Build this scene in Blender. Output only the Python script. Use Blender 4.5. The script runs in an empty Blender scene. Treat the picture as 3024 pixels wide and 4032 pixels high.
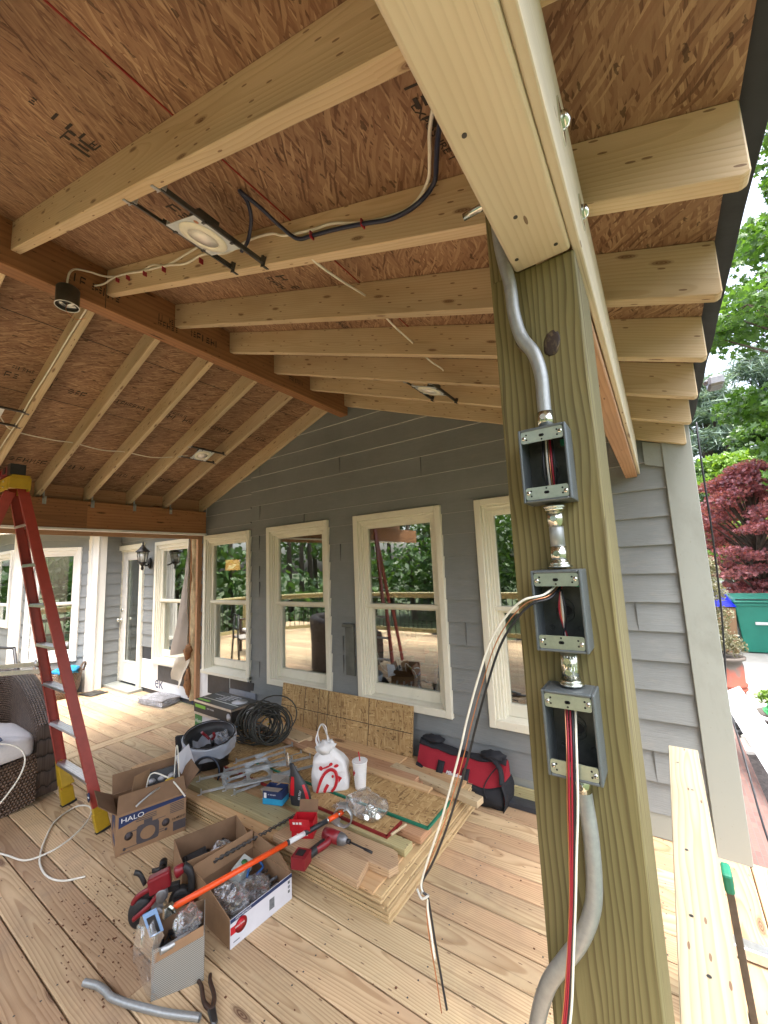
import bpy, math, random
from mathutils import Vector, Matrix, noise as mnoise
R = math.radians
rng = random.Random(7)
SC = bpy.context.scene
COL = SC.collection

# ---------------------------------------------------------------- camera
cam_d = bpy.data.cameras.new('camera'); cam = bpy.data.objects.new('camera', cam_d); COL.objects.link(cam)
cam_d.sensor_fit = 'HORIZONTAL'; cam_d.sensor_width = 36.0; cam_d.lens = 36.0*1581.5/3024.0
cam_d.clip_start = 0.02; cam_d.clip_end = 600
yaw, pit, rol = .5953, .13155, -.04339
fw = Vector((-math.sin(yaw)*math.cos(pit), math.cos(yaw)*math.cos(pit), math.sin(pit)))
rt = Vector((math.cos(yaw), math.sin(yaw), 0)); up = rt.cross(fw)
r2 = math.cos(rol)*rt + math.sin(rol)*up; u2 = -math.sin(rol)*rt + math.cos(rol)*up
mw = Matrix.Identity(4)
for i, v in enumerate((r2, u2, -fw)):
    for j in range(3): mw[j][i] = v[j]
mw[2][3] = 1.625
cam.matrix_world = mw
SC.camera = cam

# ---------------------------------------------------------------- sky, sun, exposure
SUN_DIR = Vector((.22, -.22, .95)).normalized()      # towards the sun (high, hazy)
w = bpy.data.worlds.new('World'); SC.world = w; w.use_nodes = True
wt = w.node_tree; bg = wt.nodes['Background']
sky = wt.nodes.new('ShaderNodeTexSky'); sky.sky_type = 'NISHITA'; sky.sun_disc = False
sky.sun_elevation = math.asin(SUN_DIR.z); sky.sun_rotation = math.atan2(SUN_DIR.x, SUN_DIR.y)
sky.air_density = 1.0; sky.dust_density = 6.0; sky.ozone_density = 1.0
hs = wt.nodes.new('ShaderNodeHueSaturation'); hs.inputs['Saturation'].default_value = .55
wt.links.new(sky.outputs[0], hs.inputs['Color']); wt.links.new(hs.outputs[0], bg.inputs['Color'])
bg.inputs['Strength'].default_value = .15
sd = bpy.data.lights.new('sun', 'SUN'); so = bpy.data.objects.new('sun', sd); COL.objects.link(so)
sd.energy = .65; sd.angle = R(20); sd.color = (1, .97, .93)
so.rotation_euler = SUN_DIR.to_track_quat('Z', 'Y').to_euler(); so.location = (3, -3, 12)
SC.view_settings.view_transform = 'Standard'; SC.view_settings.look = 'None'
SC.view_settings.gamma = 1; SC.view_settings.exposure = 2.5
SC.cycles.max_bounces = 8; SC.cycles.diffuse_bounces = 5; SC.cycles.transparent_max_bounces = 16
SC.cycles.sample_clamp_indirect = 6

# ---------------------------------------------------------------- tagging
def tag(o, label=None, cat=None, group=None, kind=None):
    if label: o['label'] = label
    if cat: o['category'] = cat
    if group: o['group'] = group
    if kind: o['kind'] = kind
    return o
def empty(name, loc=(0, 0, 0), rz=0, label=None, cat=None, group=None):
    o = bpy.data.objects.new(name, None); COL.objects.link(o)
    o.location = loc; o.rotation_euler = (0, 0, rz); o.empty_display_size = .1
    return tag(o, label, cat, group)
def copy_tree(o, parent=None):
    c = o.copy(); COL.objects.link(c)
    if parent is not None: c.parent = parent
    for ch in [x for x in bpy.data.objects if x.parent == o]: copy_tree(ch, c)
    return c

# ---------------------------------------------------------------- mesh builder
I4 = Matrix.Identity(4)
def frame(o, x, z):
    """matrix with origin o, local X along x, local Z near z"""
    x = Vector(x).normalized(); z = Vector(z); y = z.cross(x).normalized(); z = x.cross(y)
    M = Matrix.Identity(4)
    for i, v in enumerate((x, y, z)):
        for j in range(3): M[j][i] = v[j]
    M.translation = Vector(o)
    return M
def T(x, y, z): return Matrix.Translation((x, y, z))
def RZ(a): return Matrix.Rotation(a, 4, 'Z')
def RX(a): return Matrix.Rotation(a, 4, 'X')
def RY(a): return Matrix.Rotation(a, 4, 'Y')
KC = [0]
def newk():
    KC[0] = (KC[0]+1) % 180
    return KC[0]
class MB:
    def __init__(s, M=None): s.v = []; s.f = []; s.u = []; s.m = []; s.s = []; s.M = M or I4
    def face(s, idx, uv=None, m=0, smooth=False):
        s.f.append(tuple(idx)); s.u.append(uv or [(0, 0)]*len(idx)); s.m.append(m); s.s.append(smooth)
    def add(s, pts, M=None):
        b = len(s.v); MM = s.M @ M if M is not None else s.M
        for p in pts: s.v.append(tuple(MM @ Vector(p)))
        return b
    def box(s, c, d, M=None, m=0, k=None, taper=None, ax=None):
        """c centre, d size; UV in metres along the longest axis, offset by plank id"""
        k = newk() if k is None else k
        hx, hy, hz = d[0]/2, d[1]/2, d[2]/2
        P = [(c[0]+sx*hx, c[1]+sy*hy, c[2]+sz*hz) for sz in (-1, 1) for sy in (-1, 1) for sx in (-1, 1)]
        if taper:
            P = [((p[0]-c[0])*(taper[0] if i > 3 else 1)+c[0], (p[1]-c[1])*(taper[1] if i > 3 else 1)+c[1], p[2]) for i, p in enumerate(P)]
        b = s.add(P, M)
        if ax is None: ax = max(range(3), key=lambda i: d[i])
        o = [i for i in range(3) if i != ax]
        if d[o[1]] > d[o[0]]: o = o[::-1]
        faces = [((0, 2, 3, 1), 2), ((4, 5, 7, 6), 2), ((0, 1, 5, 4), 1), ((2, 6, 7, 3), 1), ((0, 4, 6, 2), 0), ((1, 3, 7, 5), 0)]
        for idx, na in faces:
            uv = []
            for i in idx:
                p = P[i]
                if na == ax: uv.append((20*k+10+(p[o[0]]-c[o[0]]), 3+(p[o[1]]-c[o[1]])))
                else:
                    oth = [q for q in range(3) if q not in (na, ax)][0]
                    off = 0 if oth == o[0] else .11
                    uv.append((20*k+10+(p[ax]-c[ax]), (p[oth]-c[oth])+off))
            s.face([b+i for i in idx], uv, m)
    def hexa(s, P, m=0, k=None, M=None):
        """8 corners: bottom 4 ccw then top 4 ccw; uv along 0->1"""
        k = newk() if k is None else k
        b = s.add(P, M); P = [Vector(p) for p in P]
        x = (P[1]-P[0]).normalized()
        for idx in ((0, 3, 2, 1), (4, 5, 6, 7), (0, 1, 5, 4), (1, 2, 6, 5), (2, 3, 7, 6), (3, 0, 4, 7)):
            n = (P[idx[1]]-P[idx[0]]).cross(P[idx[2]]-P[idx[1]])
            t = n.cross(x)
            if t.length < 1e-9: t = Vector((0, 0, 1))
            t.normalize()
            if abs(n.normalized().dot(x)) > .9: xx = Vector((0, 1, 0)) if abs(x.y) < .9 else Vector((1, 0, 0))
            else: xx = x
            s.face([b+i for i in idx], [(20*k+10+(P[i]-P[0]).dot(xx), (P[i]-P[0]).dot(t)) for i in idx], m)
    def prism(s, poly, h, M=None, m=0, k=None, cap=True):
        """poly in local XY extruded along +Z by h"""
        k = newk() if k is None else k
        n = len(poly); b = s.add([(x, y, 0) for x, y in poly]+[(x, y, h) for x, y in poly], M)
        uv = [(20*k+10+x, y) for x, y in poly]
        if cap:
            s.face([b+i for i in range(n)][::-1], uv[::-1], m); s.face([b+n+i for i in range(n)], uv, m)
        L = 0
        for i in range(n):
            j = (i+1) % n; l = math.dist(poly[i], poly[j])
            s.face((b+i, b+j, b+n+j, b+n+i), [(20*k+10+L, 0), (20*k+10+L+l, 0), (20*k+10+L+l, h), (20*k+10+L, h)], m); L += l
    def tube(s, pts, r, seg=8, m=0, cap=True, closed=False, M=None, flat=1.0):
        pts = [Vector(p) for p in pts]; n = len(pts)
        rs = r if isinstance(r, (list, tuple)) else [r]*n
        prev = None; b0 = len(s.v); L = 0
        for i, p in enumerate(pts):
            a = pts[(i-1) % n] if (closed or i > 0) else p
            c = pts[(i+1) % n] if (closed or i < n-1) else p
            t = (c-a).normalized()
            if prev is None:
                q = Vector((0, 0, 1)) if abs(t.z) < .9 else Vector((1, 0, 0))
                prev = (q-t*q.dot(t)).normalized()
            else:
                prev = (prev-t*prev.dot(t))
                prev = prev.normalized() if prev.length > 1e-6 else Vector((1, 0, 0))
            bn = t.cross(prev)
            s.add([p+(prev*math.cos(2*math.pi*j/seg)*flat+bn*math.sin(2*math.pi*j/seg))*rs[i] for j in range(seg)], M)
        m_ = n if closed else n-1
        for i in range(m_):
            i2 = (i+1) % n; l = (pts[i2]-pts[i]).length
            for j in range(seg):
                k = (j+1) % seg
                s.face((b0+i*seg+j, b0+i*seg+k, b0+i2*seg+k, b0+i2*seg+j),
                       [(10+L, j/seg*.1), (10+L, (j+1)/seg*.1), (10+L+l, (j+1)/seg*.1), (10+L+l, j/seg*.1)], m, True)
            L += l
        if cap and not closed:
            s.face([b0+j for j in range(seg)][::-1], None, m); s.face([b0+(n-1)*seg+j for j in range(seg)], None, m)
    def cyl(s, a, b, r, seg=16, m=0, r1=None, M=None): s.tube([a, b], [r, r if r1 is None else r1], seg, m, True, False, M)
    def lathe(s, prof, M=None, seg=24, m=0, closed=False, sx=1, sy=1, cap=True):
        """prof: list of (r,z)"""
        n = len(prof)
        b = s.add([(r*math.cos(2*math.pi*j/seg)*sx, r*math.sin(2*math.pi*j/seg)*sy, z) for r, z in prof for j in range(seg)], M)
        L = 0
        for i in range(n-1):
            l = math.dist(prof[i], prof[i+1])
            for j in range(seg):
                k = (j+1) % seg
                s.face((b+i*seg+j, b+i*seg+k, b+(i+1)*seg+k, b+(i+1)*seg+j),
                       [(10+j/seg*6.28*prof[i][0], L), (10+(j+1)/seg*6.28*prof[i][0], L), (10+(j+1)/seg*6.28*prof[i][0], L+l), (10+j/seg*6.28*prof[i][0], L+l)], m, True)
            L += l
        if cap and prof[0][0] > 1e-4: s.face([b+j for j in range(seg)][::-1], None, m)
        if cap and prof[-1][0] > 1e-4: s.face([b+(n-1)*seg+j for j in range(seg)], None, m)
    def grid(s, fn, nu, nv, m=0, smooth=True, M=None, uvs=(1, 1), cu=False):
        b = s.add([fn(i/(nu-1) if not cu else i/nu, j/(nv-1)) for j in range(nv) for i in range(nu)], M)
        for j in range(nv-1):
            for i in range(nu if cu else nu-1):
                i2 = (i+1) % nu
                s.face((b+j*nu+i, b+j*nu+i2, b+(j+1)*nu+i2, b+(j+1)*nu+i),
                       [(10+i/(nu-1)*uvs[0], j/(nv-1)*uvs[1]), (10+(i+1)/(nu-1)*uvs[0], j/(nv-1)*uvs[1]), (10+(i+1)/(nu-1)*uvs[0], (j+1)/(nv-1)*uvs[1]), (10+i/(nu-1)*uvs[0], (j+1)/(nv-1)*uvs[1])], m, smooth)
    def blob(s, c, r, M=None, m=0, nu=12, nv=8, nz=0, seed=0):
        r = r if isinstance(r, (tuple, list)) else (r, r, r)
        def fn(u, v):
            a = 2*math.pi*u; p = math.pi*min(max(v, .01), .99)
            d = Vector((math.cos(a)*math.sin(p), math.sin(a)*math.sin(p), math.cos(p)))
            q = 1+nz*mnoise.noise(d*2+Vector((seed, seed, 0)))
            return (c[0]+d.x*r[0]*q, c[1]+d.y*r[1]*q, c[2]+d.z*r[2]*q)
        s.grid(fn, nu, nv, m, True, M, cu=True)
    def build(s, name, mat, parent=None, bevel=0, label=None, solid=0, sub=0, seg=1):
        me = bpy.data.meshes.new(name); me.from_pydata(s.v, [], s.f)
        mats = mat if isinstance(mat, (list, tuple)) else [mat]
        for q in mats: me.materials.append(q)
        me.polygons.foreach_set('material_index', s.m); me.polygons.foreach_set('use_smooth', s.s)
        uvl = me.uv_layers.new(name='UVMap'); flat = []
        for u in s.u:
            for a in u: flat += [a[0], a[1]]
        uvl.data.foreach_set('uv', flat); me.update()
        o = bpy.data.objects.new(name, me); COL.objects.link(o)
        if parent: o.parent = parent
        if solid:
            q = o.modifiers.new('solid', 'SOLIDIFY'); q.thickness = solid; q.offset = 0
        if bevel:
            q = o.modifiers.new('bevel', 'BEVEL'); q.width = bevel; q.segments = seg; q.limit_method = 'ANGLE'; q.angle_limit = R(40)
        if sub:
            q = o.modifiers.new('sub', 'SUBSURF'); q.levels = sub; q.render_levels = sub
        if label: o['label'] = label
        return o
def text(name, s, size, M, mat, parent=None, ext=.0004, shear=0, align='LEFT', sx=1.0):
    cu = bpy.data.curves.new(name, 'FONT'); cu.body = s; cu.size = size; cu.extrude = ext; cu.shear = shear
    cu.align_x = align; cu.resolution_u = 3
    to = bpy.data.objects.new(name, cu); COL.objects.link(to)
    bpy.context.view_layer.update()
    me = bpy.data.meshes.new_from_object(to)
    bpy.data.objects.remove(to); bpy.data.curves.remove(cu)
    me.transform(M @ Matrix.Diagonal((sx, 1, 1, 1))); me.materials.clear(); me.materials.append(mat)
    o = bpy.data.objects.new(name, me); COL.objects.link(o)
    if parent: o.parent = parent
    return o
def smooth_path(pts, n=6):
    """Catmull-Rom through the points"""
    P = [Vector(p) for p in pts]; P = [P[0]*2-P[1]]+P+[P[-1]*2-P[-2]]; out = []
    for i in range(1, len(P)-2):
        for j in range(n):
            t = j/n; a, b, c, d = P[i-1], P[i], P[i+1], P[i+2]
            out.append(.5*((2*b)+(c-a)*t+(2*a-5*b+4*c-d)*t*t+(3*b-a-3*c+d)*t**3))
    out.append(P[-2]); return out

# ---------------------------------------------------------------- materials
class NT:
    def __init__(s, name):
        s.mat = bpy.data.materials.new(name); s.mat.use_nodes = True; s.t = s.mat.node_tree
        s.b = s.t.nodes['Principled BSDF']; s.out = s.t.nodes['Material Output']
    def n(s, typ, ins=None, out=0, **kw):
        nd = s.t.nodes.new('ShaderNode'+typ)
        for k, v in kw.items(): setattr(nd, k, v)
        for k, v in (ins or {}).items():
            if isinstance(v, bpy.types.NodeSocket): s.t.links.new(v, nd.inputs[k])
            elif v is not None: nd.inputs[k].default_value = v
        return nd.outputs[out] if out is not None else nd
    def m(s, op, a, b=None, c=None, clamp=False):
        d = {0: a}
        if b is not None: d[1] = b
        if c is not None: d[2] = c
        return s.n('Math', d, operation=op, use_clamp=clamp)
    def mix(s, f, a, b, bt='MIX'):
        return s.n('Mix', {0: f, 6: a, 7: b}, 2, data_type='RGBA', blend_type=bt)
    def ramp(s, f, stops, ip='LINEAR'):
        nd = s.t.nodes.new('ShaderNodeValToRGB'); nd.color_ramp.interpolation = ip
        e = nd.color_ramp.elements
        while len(e) < len(stops): e.new(.5)
        for i, (p, c) in enumerate(stops):
            e[i].position = p; e[i].color = (*c, 1) if len(c) == 3 else c
        s.t.links.new(f, nd.inputs[0]); return nd.outputs[0]
    def vec(s, x, y, z=0.0): return s.n('CombineXYZ', {0: x, 1: y, 2: z})
    def noise(s, v, sc, det=3, rough=.5, dist=0, out=0): return s.n('TexNoise', {'Vector': v, 'Scale': sc, 'Detail': det, 'Roughness': rough, 'Distortion': dist}, out)
    def set(s, **kw):
        for k, v in kw.items():
            i = s.b.inputs[k]
            if isinstance(v, bpy.types.NodeSocket): s.t.links.new(v, i)
            else: i.default_value = v
        return s.mat
    def bump(s, h, st=.3, dist=.002):
        return s.n('Bump', {'Strength': st, 'Distance': dist, 'Height': h})
def c4(c): return (c[0], c[1], c[2], 1)
def plain(name, col, rough=.6, metal=0, var=.12, scale=30, bump=0, spec=.5, trans=0):
    n = NT(name); tc = n.n('TexCoord', None, 3)
    ns = n.noise(tc, scale, 4, .6); f = n.ramp(ns, [(.3, (1-var,)*3), (.7, (1+var*.5,)*3)])
    c = n.mix(1.0, c4(col), f, 'MULTIPLY')
    kw = {'Base Color': c, 'Roughness': rough, 'Metallic': metal, 'Specular IOR Level': spec}
    if bump: kw['Normal'] = n.bump(n.noise(tc, scale*4, 3), bump, .003)
    if trans: kw['Transmission Weight'] = trans
    return n.set(**kw)
def emis(name, col, st):
    n = NT(name); return n.set(**{'Base Color': c4(col), 'Emission Color': c4(col), 'Emission Strength': st})
def wood(name, c1, c2, freq=800, knots=.5, rough=.65, tints=((1, 1, 1), (1, 1, 1)), late=.7, knotc=(.10, .04, .02), stain=None, ks=(1.5, 8), fib=.25, slope=.05, wav=.022, jit=.16, checks=0.0, specks=.25, dirt=0.0):
    n = NT(name)
    uv = n.n('TexCoord', None, 2); sx = n.n('SeparateXYZ', {0: uv}, None); u, v = sx.outputs[0], sx.outputs[1]
    k = n.m('FLOOR', n.m('DIVIDE', u, 20.0)); ul = n.m('SUBTRACT', u, n.m('MULTIPLY', k, 20.0))
    oi = n.n('ObjectInfo', None, 5)
    wn = n.n('TexWhiteNoise', {'Vector': n.vec(n.m('ADD', k, .37), n.m('MULTIPLY', oi, 91.7))}, 1, noise_dimensions='2D')
    s3 = n.n('SeparateXYZ', {0: wn}, None); a, b, c = s3.outputs
    n1 = n.noise(n.vec(n.m('ADD', n.m('MULTIPLY', ul, .9), n.m('MULTIPLY', a, 50)), n.m('MULTIPLY', v, 4), n.m('MULTIPLY', b, 9)), 1, 2)
    n2 = n.noise(n.vec(n.m('ADD', n.m('MULTIPLY', ul, 2.6), n.m('MULTIPLY', c, 50)), n.m('MULTIPLY', v, 15), b), 1, 2)
    vo = n.n('TexVoronoi', {'Vector': n.vec(n.m('ADD', n.m('MULTIPLY', ul, ks[0]), n.m('MULTIPLY', a, 40)), n.m('ADD', n.m('MULTIPLY', v, ks[1]), n.m('MULTIPLY', c, 17))), 'Scale': 1.0, 'Randomness': 1.0}, None, voronoi_dimensions='2D')
    kd, kc = vo.outputs['Distance'], vo.outputs['Color']
    ksel = n.m('LESS_THAN', n.n('SeparateXYZ', {0: kc}, 0), knots)
    infl = n.m('MULTIPLY', n.m('POWER', 2.718, n.m('MULTIPLY', kd, -9.0)), n.m('MULTIPLY', ksel, .03))
    ww = n.m('ADD', n.m('MULTIPLY', n.m('SUBTRACT', b, .5), .07), n.m('MULTIPLY', n.m('SUBTRACT', ul, 10.0), n.m('MULTIPLY', n.m('SUBTRACT', c, .5), slope)))
    ww = n.m('ADD', ww, n.m('MULTIPLY', n.m('SUBTRACT', n1, .5), .13)); ww = n.m('ADD', ww, infl)
    vv = n.m('ADD', n.m('SUBTRACT', v, n.m('MULTIPLY', n.m('SUBTRACT', a, .5), .12)), n.m('MULTIPLY', n.m('SUBTRACT', n2, .5), wav))
    d = n.m('SQRT', n.m('ADD', n.m('MULTIPLY', vv, vv), n.m('MULTIPLY', ww, ww)))
    ring = n.m('FRACT', n.m('MULTIPLY', d, float(freq)/6.283))
    ring = n.ramp(ring, [(0.0, (.0,)*3), (.30, (.06,)*3), (.62, (.45,)*3), (.84, (1,)*3), (.93, (.9,)*3), (1.0, (.05,)*3)])
    fb = n.noise(n.vec(n.m('MULTIPLY', ul, 8), n.m('MULTIPLY', v, 260), a), 1, 2)
    f = n.m('ADD', n.m('MULTIPLY', ring, late), n.m('MULTIPLY', n.m('SUBTRACT', fb, .5), fib), clamp=True)
    col = n.mix(f, c4(c1), c4(c2))
    big = n.noise(n.vec(n.m('MULTIPLY', ul, 1.1), n.m('MULTIPLY', v, 5), c), 1.3, 3)
    col = n.mix(1.0, col, n.ramp(big, [(.25, (.80,)*3), (.75, (1.10,)*3)]), 'MULTIPLY')
    col = n.mix(1.0, col, n.mix(b, c4(tints[0]), c4(tints[1])), 'MULTIPLY')
    jv = n.m('MULTIPLY_ADD', a, jit*2, 1-jit); col = n.mix(1.0, col, n.vec(jv, jv, jv), 'MULTIPLY')
    vs = n.n('TexVoronoi', {'Vector': n.vec(n.m('ADD', n.m('MULTIPLY', ul, 9), n.m('MULTIPLY', c, 23)), n.m('MULTIPLY', v, 36)), 'Scale': 1.0}, None, voronoi_dimensions='2D')
    sm = n.m('MULTIPLY', n.m('LESS_THAN', vs.outputs['Distance'], .085), n.m('LESS_THAN', n.n('SeparateXYZ', {0: vs.outputs['Color']}, 1), specks))
    col = n.mix(n.m('MULTIPLY', sm, .75), col, c4(knotc))
    if checks:
        ck = n.noise(n.vec(n.m('MULTIPLY', ul, 1.6), n.m('MULTIPLY', vv, 120), a), 1, 1)
        col = n.mix(n.ramp(ck, [(.70, (0,)*3), (.74, (checks,)*3)]), col, c4([x*.25 for x in c2]))
    if dirt:
        wp = n.n('NewGeometry', None, 0); dn = n.noise(wp, 1.7, 6, .72, .4); dn2 = n.noise(wp, 14, 4, .7)
        col = n.mix(n.m('MULTIPLY', n.ramp(dn, [(.50, (0,)*3), (.68, (dirt,)*3)]), n.ramp(dn2, [(.35, (.3,)*3), (.65, (1,)*3)])), col, c4((.20, .16, .125)))
    if stain: col = n.mix(n.ramp(n.noise(n.vec(n.m('MULTIPLY', ul, .8), n.m('MULTIPLY', v, 3), a), 2, 4), [(.45, (0,)*3), (.7, (.8,)*3)]), col, n.mix(1.0, col, c4(stain), 'MULTIPLY'))
    km = n.m('MULTIPLY', n.n('MapRange', {0: kd, 1: .10, 2: .05, 3: 0.0, 4: 1.0}, 0), ksel, clamp=True)
    kring = n.m('MULTIPLY_ADD', n.m('SINE', n.m('MULTIPLY', kd, 220.0)), .2, .75)
    col = n.mix(n.m('MULTIPLY', km, kring), col, c4(knotc))
    bm = n.bump(n.m('ADD', n.m('MULTIPLY', ring, .6), fb), .25, .0015)
    return n.set(**{'Base Color': col, 'Roughness': rough, 'Normal': bm, 'Specular IOR Level': .3})
def osb(name, dark, mid, light, rough=.7, aniso=1.0, spread=.5, flecks=True, sz=1.0):
    n = NT(name)
    uv = n.n('TexCoord', None, 2); wob = n.noise(uv, 5, 2, .5, 0, 1)
    base = n.n('VectorMath', {0: uv, 1: n.n('VectorMath', {0: wob, 3: .05}, operation='SCALE')}, operation='ADD')
    vals = []
    for i, (ang, ox) in enumerate(((-spread, 1.3), (spread*.35, 5.7), (spread*1.1, 9.1), (-spread*.2, 15.3), (spread*2.2, 21.7))):
        rot = n.n('VectorRotate', {'Vector': base, 'Angle': ang}, rotation_type='Z_AXIS')
        mp = n.n('Mapping', {'Vector': rot, 'Location': (ox, ox*2, 0), 'Scale': (13/sz*aniso, 75/sz, 1)})
        vo = n.n('TexVoronoi', {'Vector': mp, 'Scale': 1.0}, None, voronoi_dimensions='2D')
        s_ = n.n('SeparateXYZ', {0: vo.outputs['Color']}, None)
        vals.append((s_.outputs[0], s_.outputs[1], vo.outputs['Distance']))
    val = vals[0][0]; h = vals[0][2]
    for i in range(1, 5):
        sel = n.m('GREATER_THAN', vals[i][1], .55)
        val = n.n('Mix', {0: sel, 2: val, 3: vals[i][0]}, 0); h = n.n('Mix', {0: sel, 2: h, 3: vals[i][2]}, 0)
    fb = n.noise(n.n('Mapping', {'Vector': base, 'Scale': (30, 420, 1)}), 1, 2)
    val = n.m('ADD', n.m('MULTIPLY', val, .8), n.m('MULTIPLY', fb, .25))
    col = n.ramp(val, [(.08, dark), (.30, mid), (.75, [a*.6+b*.4 for a, b in zip(mid, light)]), (.98, light)])
    col = n.mix(1.0, col, n.ramp(n.noise(uv, 2.2, 4), [(.3, (.78,)*3), (.7, (1.1,)*3)]), 'MULTIPLY')
    if flecks:
        b2 = n.n('VectorMath', {0: uv, 1: n.n('VectorMath', {0: n.noise(uv, 38, 3, .6, 0, 1), 3: .035}, operation='SCALE')}, operation='ADD')
        vf = n.n('TexVoronoi', {'Vector': n.n('Mapping', {'Vector': b2, 'Scale': (12, 34, 1)}), 'Scale': 1.0}, None, voronoi_dimensions='2D')
        fs = n.n('SeparateXYZ', {0: vf.outputs['Color']}, None)
        fm = n.m('MULTIPLY', n.m('LESS_THAN', vf.outputs['Distance'], n.m('MULTIPLY', fs.outputs[1], .20)), n.m('LESS_THAN', fs.outputs[0], .30))
        col = n.mix(n.m('MULTIPLY', fm, .65), col, c4([x*.3 for x in dark]))
    bm = n.bump(n.m('ADD', val, n.m('MULTIPLY', h, .8)), .45, .002)
    return n.set(**{'Base Color': col, 'Roughness': rough, 'Normal': bm, 'Specular IOR Level': .3})
def glass_pane(name, refl=.33, tint=(.80, .82, .80)):
    n = NT(name); n.t.nodes.remove(n.b)
    tc = n.n('TexCoord', None, 3); bm = n.bump(n.noise(tc, 1.3, 1), .03, .02)
    tr = n.n('BsdfTransparent', {0: c4(tint)}); gl = n.n('BsdfGlossy', {0: (.92, .95, .93, 1), 'Roughness': .012, 'Normal': bm})
    fr = n.n('LayerWeight', {0: .3}, 0)
    mx = n.n('MixShader', {0: n.m('MULTIPLY_ADD', fr, .45, refl, clamp=True), 1: tr, 2: gl})
    n.t.links.new(mx, n.out.inputs[0]); return n.mat
def film(name, tint=(.9, .92, .93), op=.25, rough=.15, gl=.25):
    n = NT(name); n.t.nodes.remove(n.b)
    tc = n.n('TexCoord', None, 3)
    h = n.m('ADD', n.m('ABSOLUTE', n.m('SUBTRACT', n.noise(tc, 26, 2, .5, 1.5), .5)), n.m('ABSOLUTE', n.m('SUBTRACT', n.noise(tc, 9, 2, .5, 2), .5)))
    bm = n.bump(h, .35, .012)
    tr = n.n('BsdfTransparent', {0: c4([.97*t for t in tint])}); df = n.n('BsdfDiffuse', {0: c4(tint), 'Normal': bm}); g = n.n('BsdfGlossy', {0: (1, 1, 1, 1), 'Roughness': rough, 'Normal': bm})
    a = n.n('MixShader', {0: op, 1: tr, 2: df})
    fr = n.n('Fresnel', {0: 1.6, 'Normal': bm})
    b = n.n('MixShader', {0: n.m('MULTIPLY_ADD', fr, .38, gl*.3, clamp=True), 1: a, 2: g})
    n.t.links.new(b, n.out.inputs[0]); return n.mat
def leafmat(name, a, b, tr=.35):
    n = NT(name); n.t.nodes.remove(n.b)
    oi = n.n('NewGeometry', None, None); rnd = oi.outputs['Random Per Island']
    tc = n.n('TexCoord', None, 3); ns = n.noise(tc, .6, 2)
    f = n.m('MULTIPLY_ADD', rnd, .6, n.m('MULTIPLY', ns, .4))
    col = n.ramp(f, [(.15, a), (.85, b)])
    df = n.n('BsdfDiffuse', {0: col}); t = n.n('BsdfTranslucent', {0: n.mix(1.0, col, (1.3, 1.25, .6, 1), 'MULTIPLY')}); g = n.n('BsdfGlossy', {0: (1, 1, 1, 1), 'Roughness': .45})
    m1 = n.n('MixShader', {0: tr, 1: df, 2: t}); m2 = n.n('MixShader', {0: .05, 1: m1, 2: g})
    n.t.links.new(m2, n.out.inputs[0]); return n.mat

M = {}
M['pine'] = wood('pine_lumber', (.60, .49, .33), (.46, .345, .20), 640, .45, tints=((1.02, 1.0, .96), (.94, .90, .90)), late=.45, knotc=(.13, .06, .032), ks=(3.2, 12), specks=.38, checks=.25, jit=.13, stain=(.86, .80, .72))
M['beam'] = wood('beam_lumber', (.65, .58, .455), (.52, .445, .32), 620, .12, tints=((1, 1, 1), (1, .98, .95)), late=.42, ks=(1.6, 6), checks=.35, specks=.05, jit=.02, stain=(.88, .82, .76))
M['fir'] = wood('fir_lumber', (.47, .28, .165), (.33, .165, .085), 420, .15, tints=((1, 1, 1), (1, .95, .9)), late=.6)
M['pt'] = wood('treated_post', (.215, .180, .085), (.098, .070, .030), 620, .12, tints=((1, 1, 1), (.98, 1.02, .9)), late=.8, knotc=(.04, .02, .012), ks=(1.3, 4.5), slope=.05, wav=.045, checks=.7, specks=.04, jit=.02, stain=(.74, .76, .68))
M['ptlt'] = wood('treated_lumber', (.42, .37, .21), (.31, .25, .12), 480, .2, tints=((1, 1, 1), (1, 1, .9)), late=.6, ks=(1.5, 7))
M['deck'] = wood('deck_boards', (.61, .49, .315), (.33, .21, .11), 560, .22, tints=((1.03, 1.02, .97), (.95, .82, .77)), late=.58, knotc=(.11, .05, .03), ks=(1.4, 5.5), rough=.62, stain=(.84, .78, .80), slope=.14, jit=.16, checks=.25, specks=.12, dirt=.45)
M['railcap'] = wood('rail_cap', (.40, .35, .25), (.27, .21, .13), 480, .2, late=.7, ks=(1.5, 6), slope=.06)
M['lvl'] = wood('laminated_beam', (.37, .185, .085), (.25, .115, .050), 200, .35, tints=((1, 1, 1), (.95, .9, .85)), late=.6, knotc=(.03, .012, .006), ks=(1.8, 9), fib=.5)
M['ply'] = wood('plywood_face', (.58, .42, .24), (.48, .30, .14), 200, .2, tints=((1, 1, 1), (.95, .85, .8)), late=.5, ks=(1.1, 3))
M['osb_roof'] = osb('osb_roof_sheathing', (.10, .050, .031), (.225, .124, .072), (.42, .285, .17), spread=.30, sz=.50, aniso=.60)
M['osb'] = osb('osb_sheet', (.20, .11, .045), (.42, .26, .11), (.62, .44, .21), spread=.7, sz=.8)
M['osb_edge'] = wood('osb_edge', (.60, .46, .26), (.35, .21, .09), 1500, 0, late=.8)
M['ink'] = plain('black_ink', (.025, .018, .014), .8)
M['redpaint'] = plain('red_edge_paint', (.22, .012, .010), .7)
M['greenpaint'] = plain('green_edge_paint', (.01, .17, .10), .6)
M['felt'] = plain('black_underlayment', (.022, .023, .027), .8, var=.3, scale=9, bump=.3)
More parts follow.
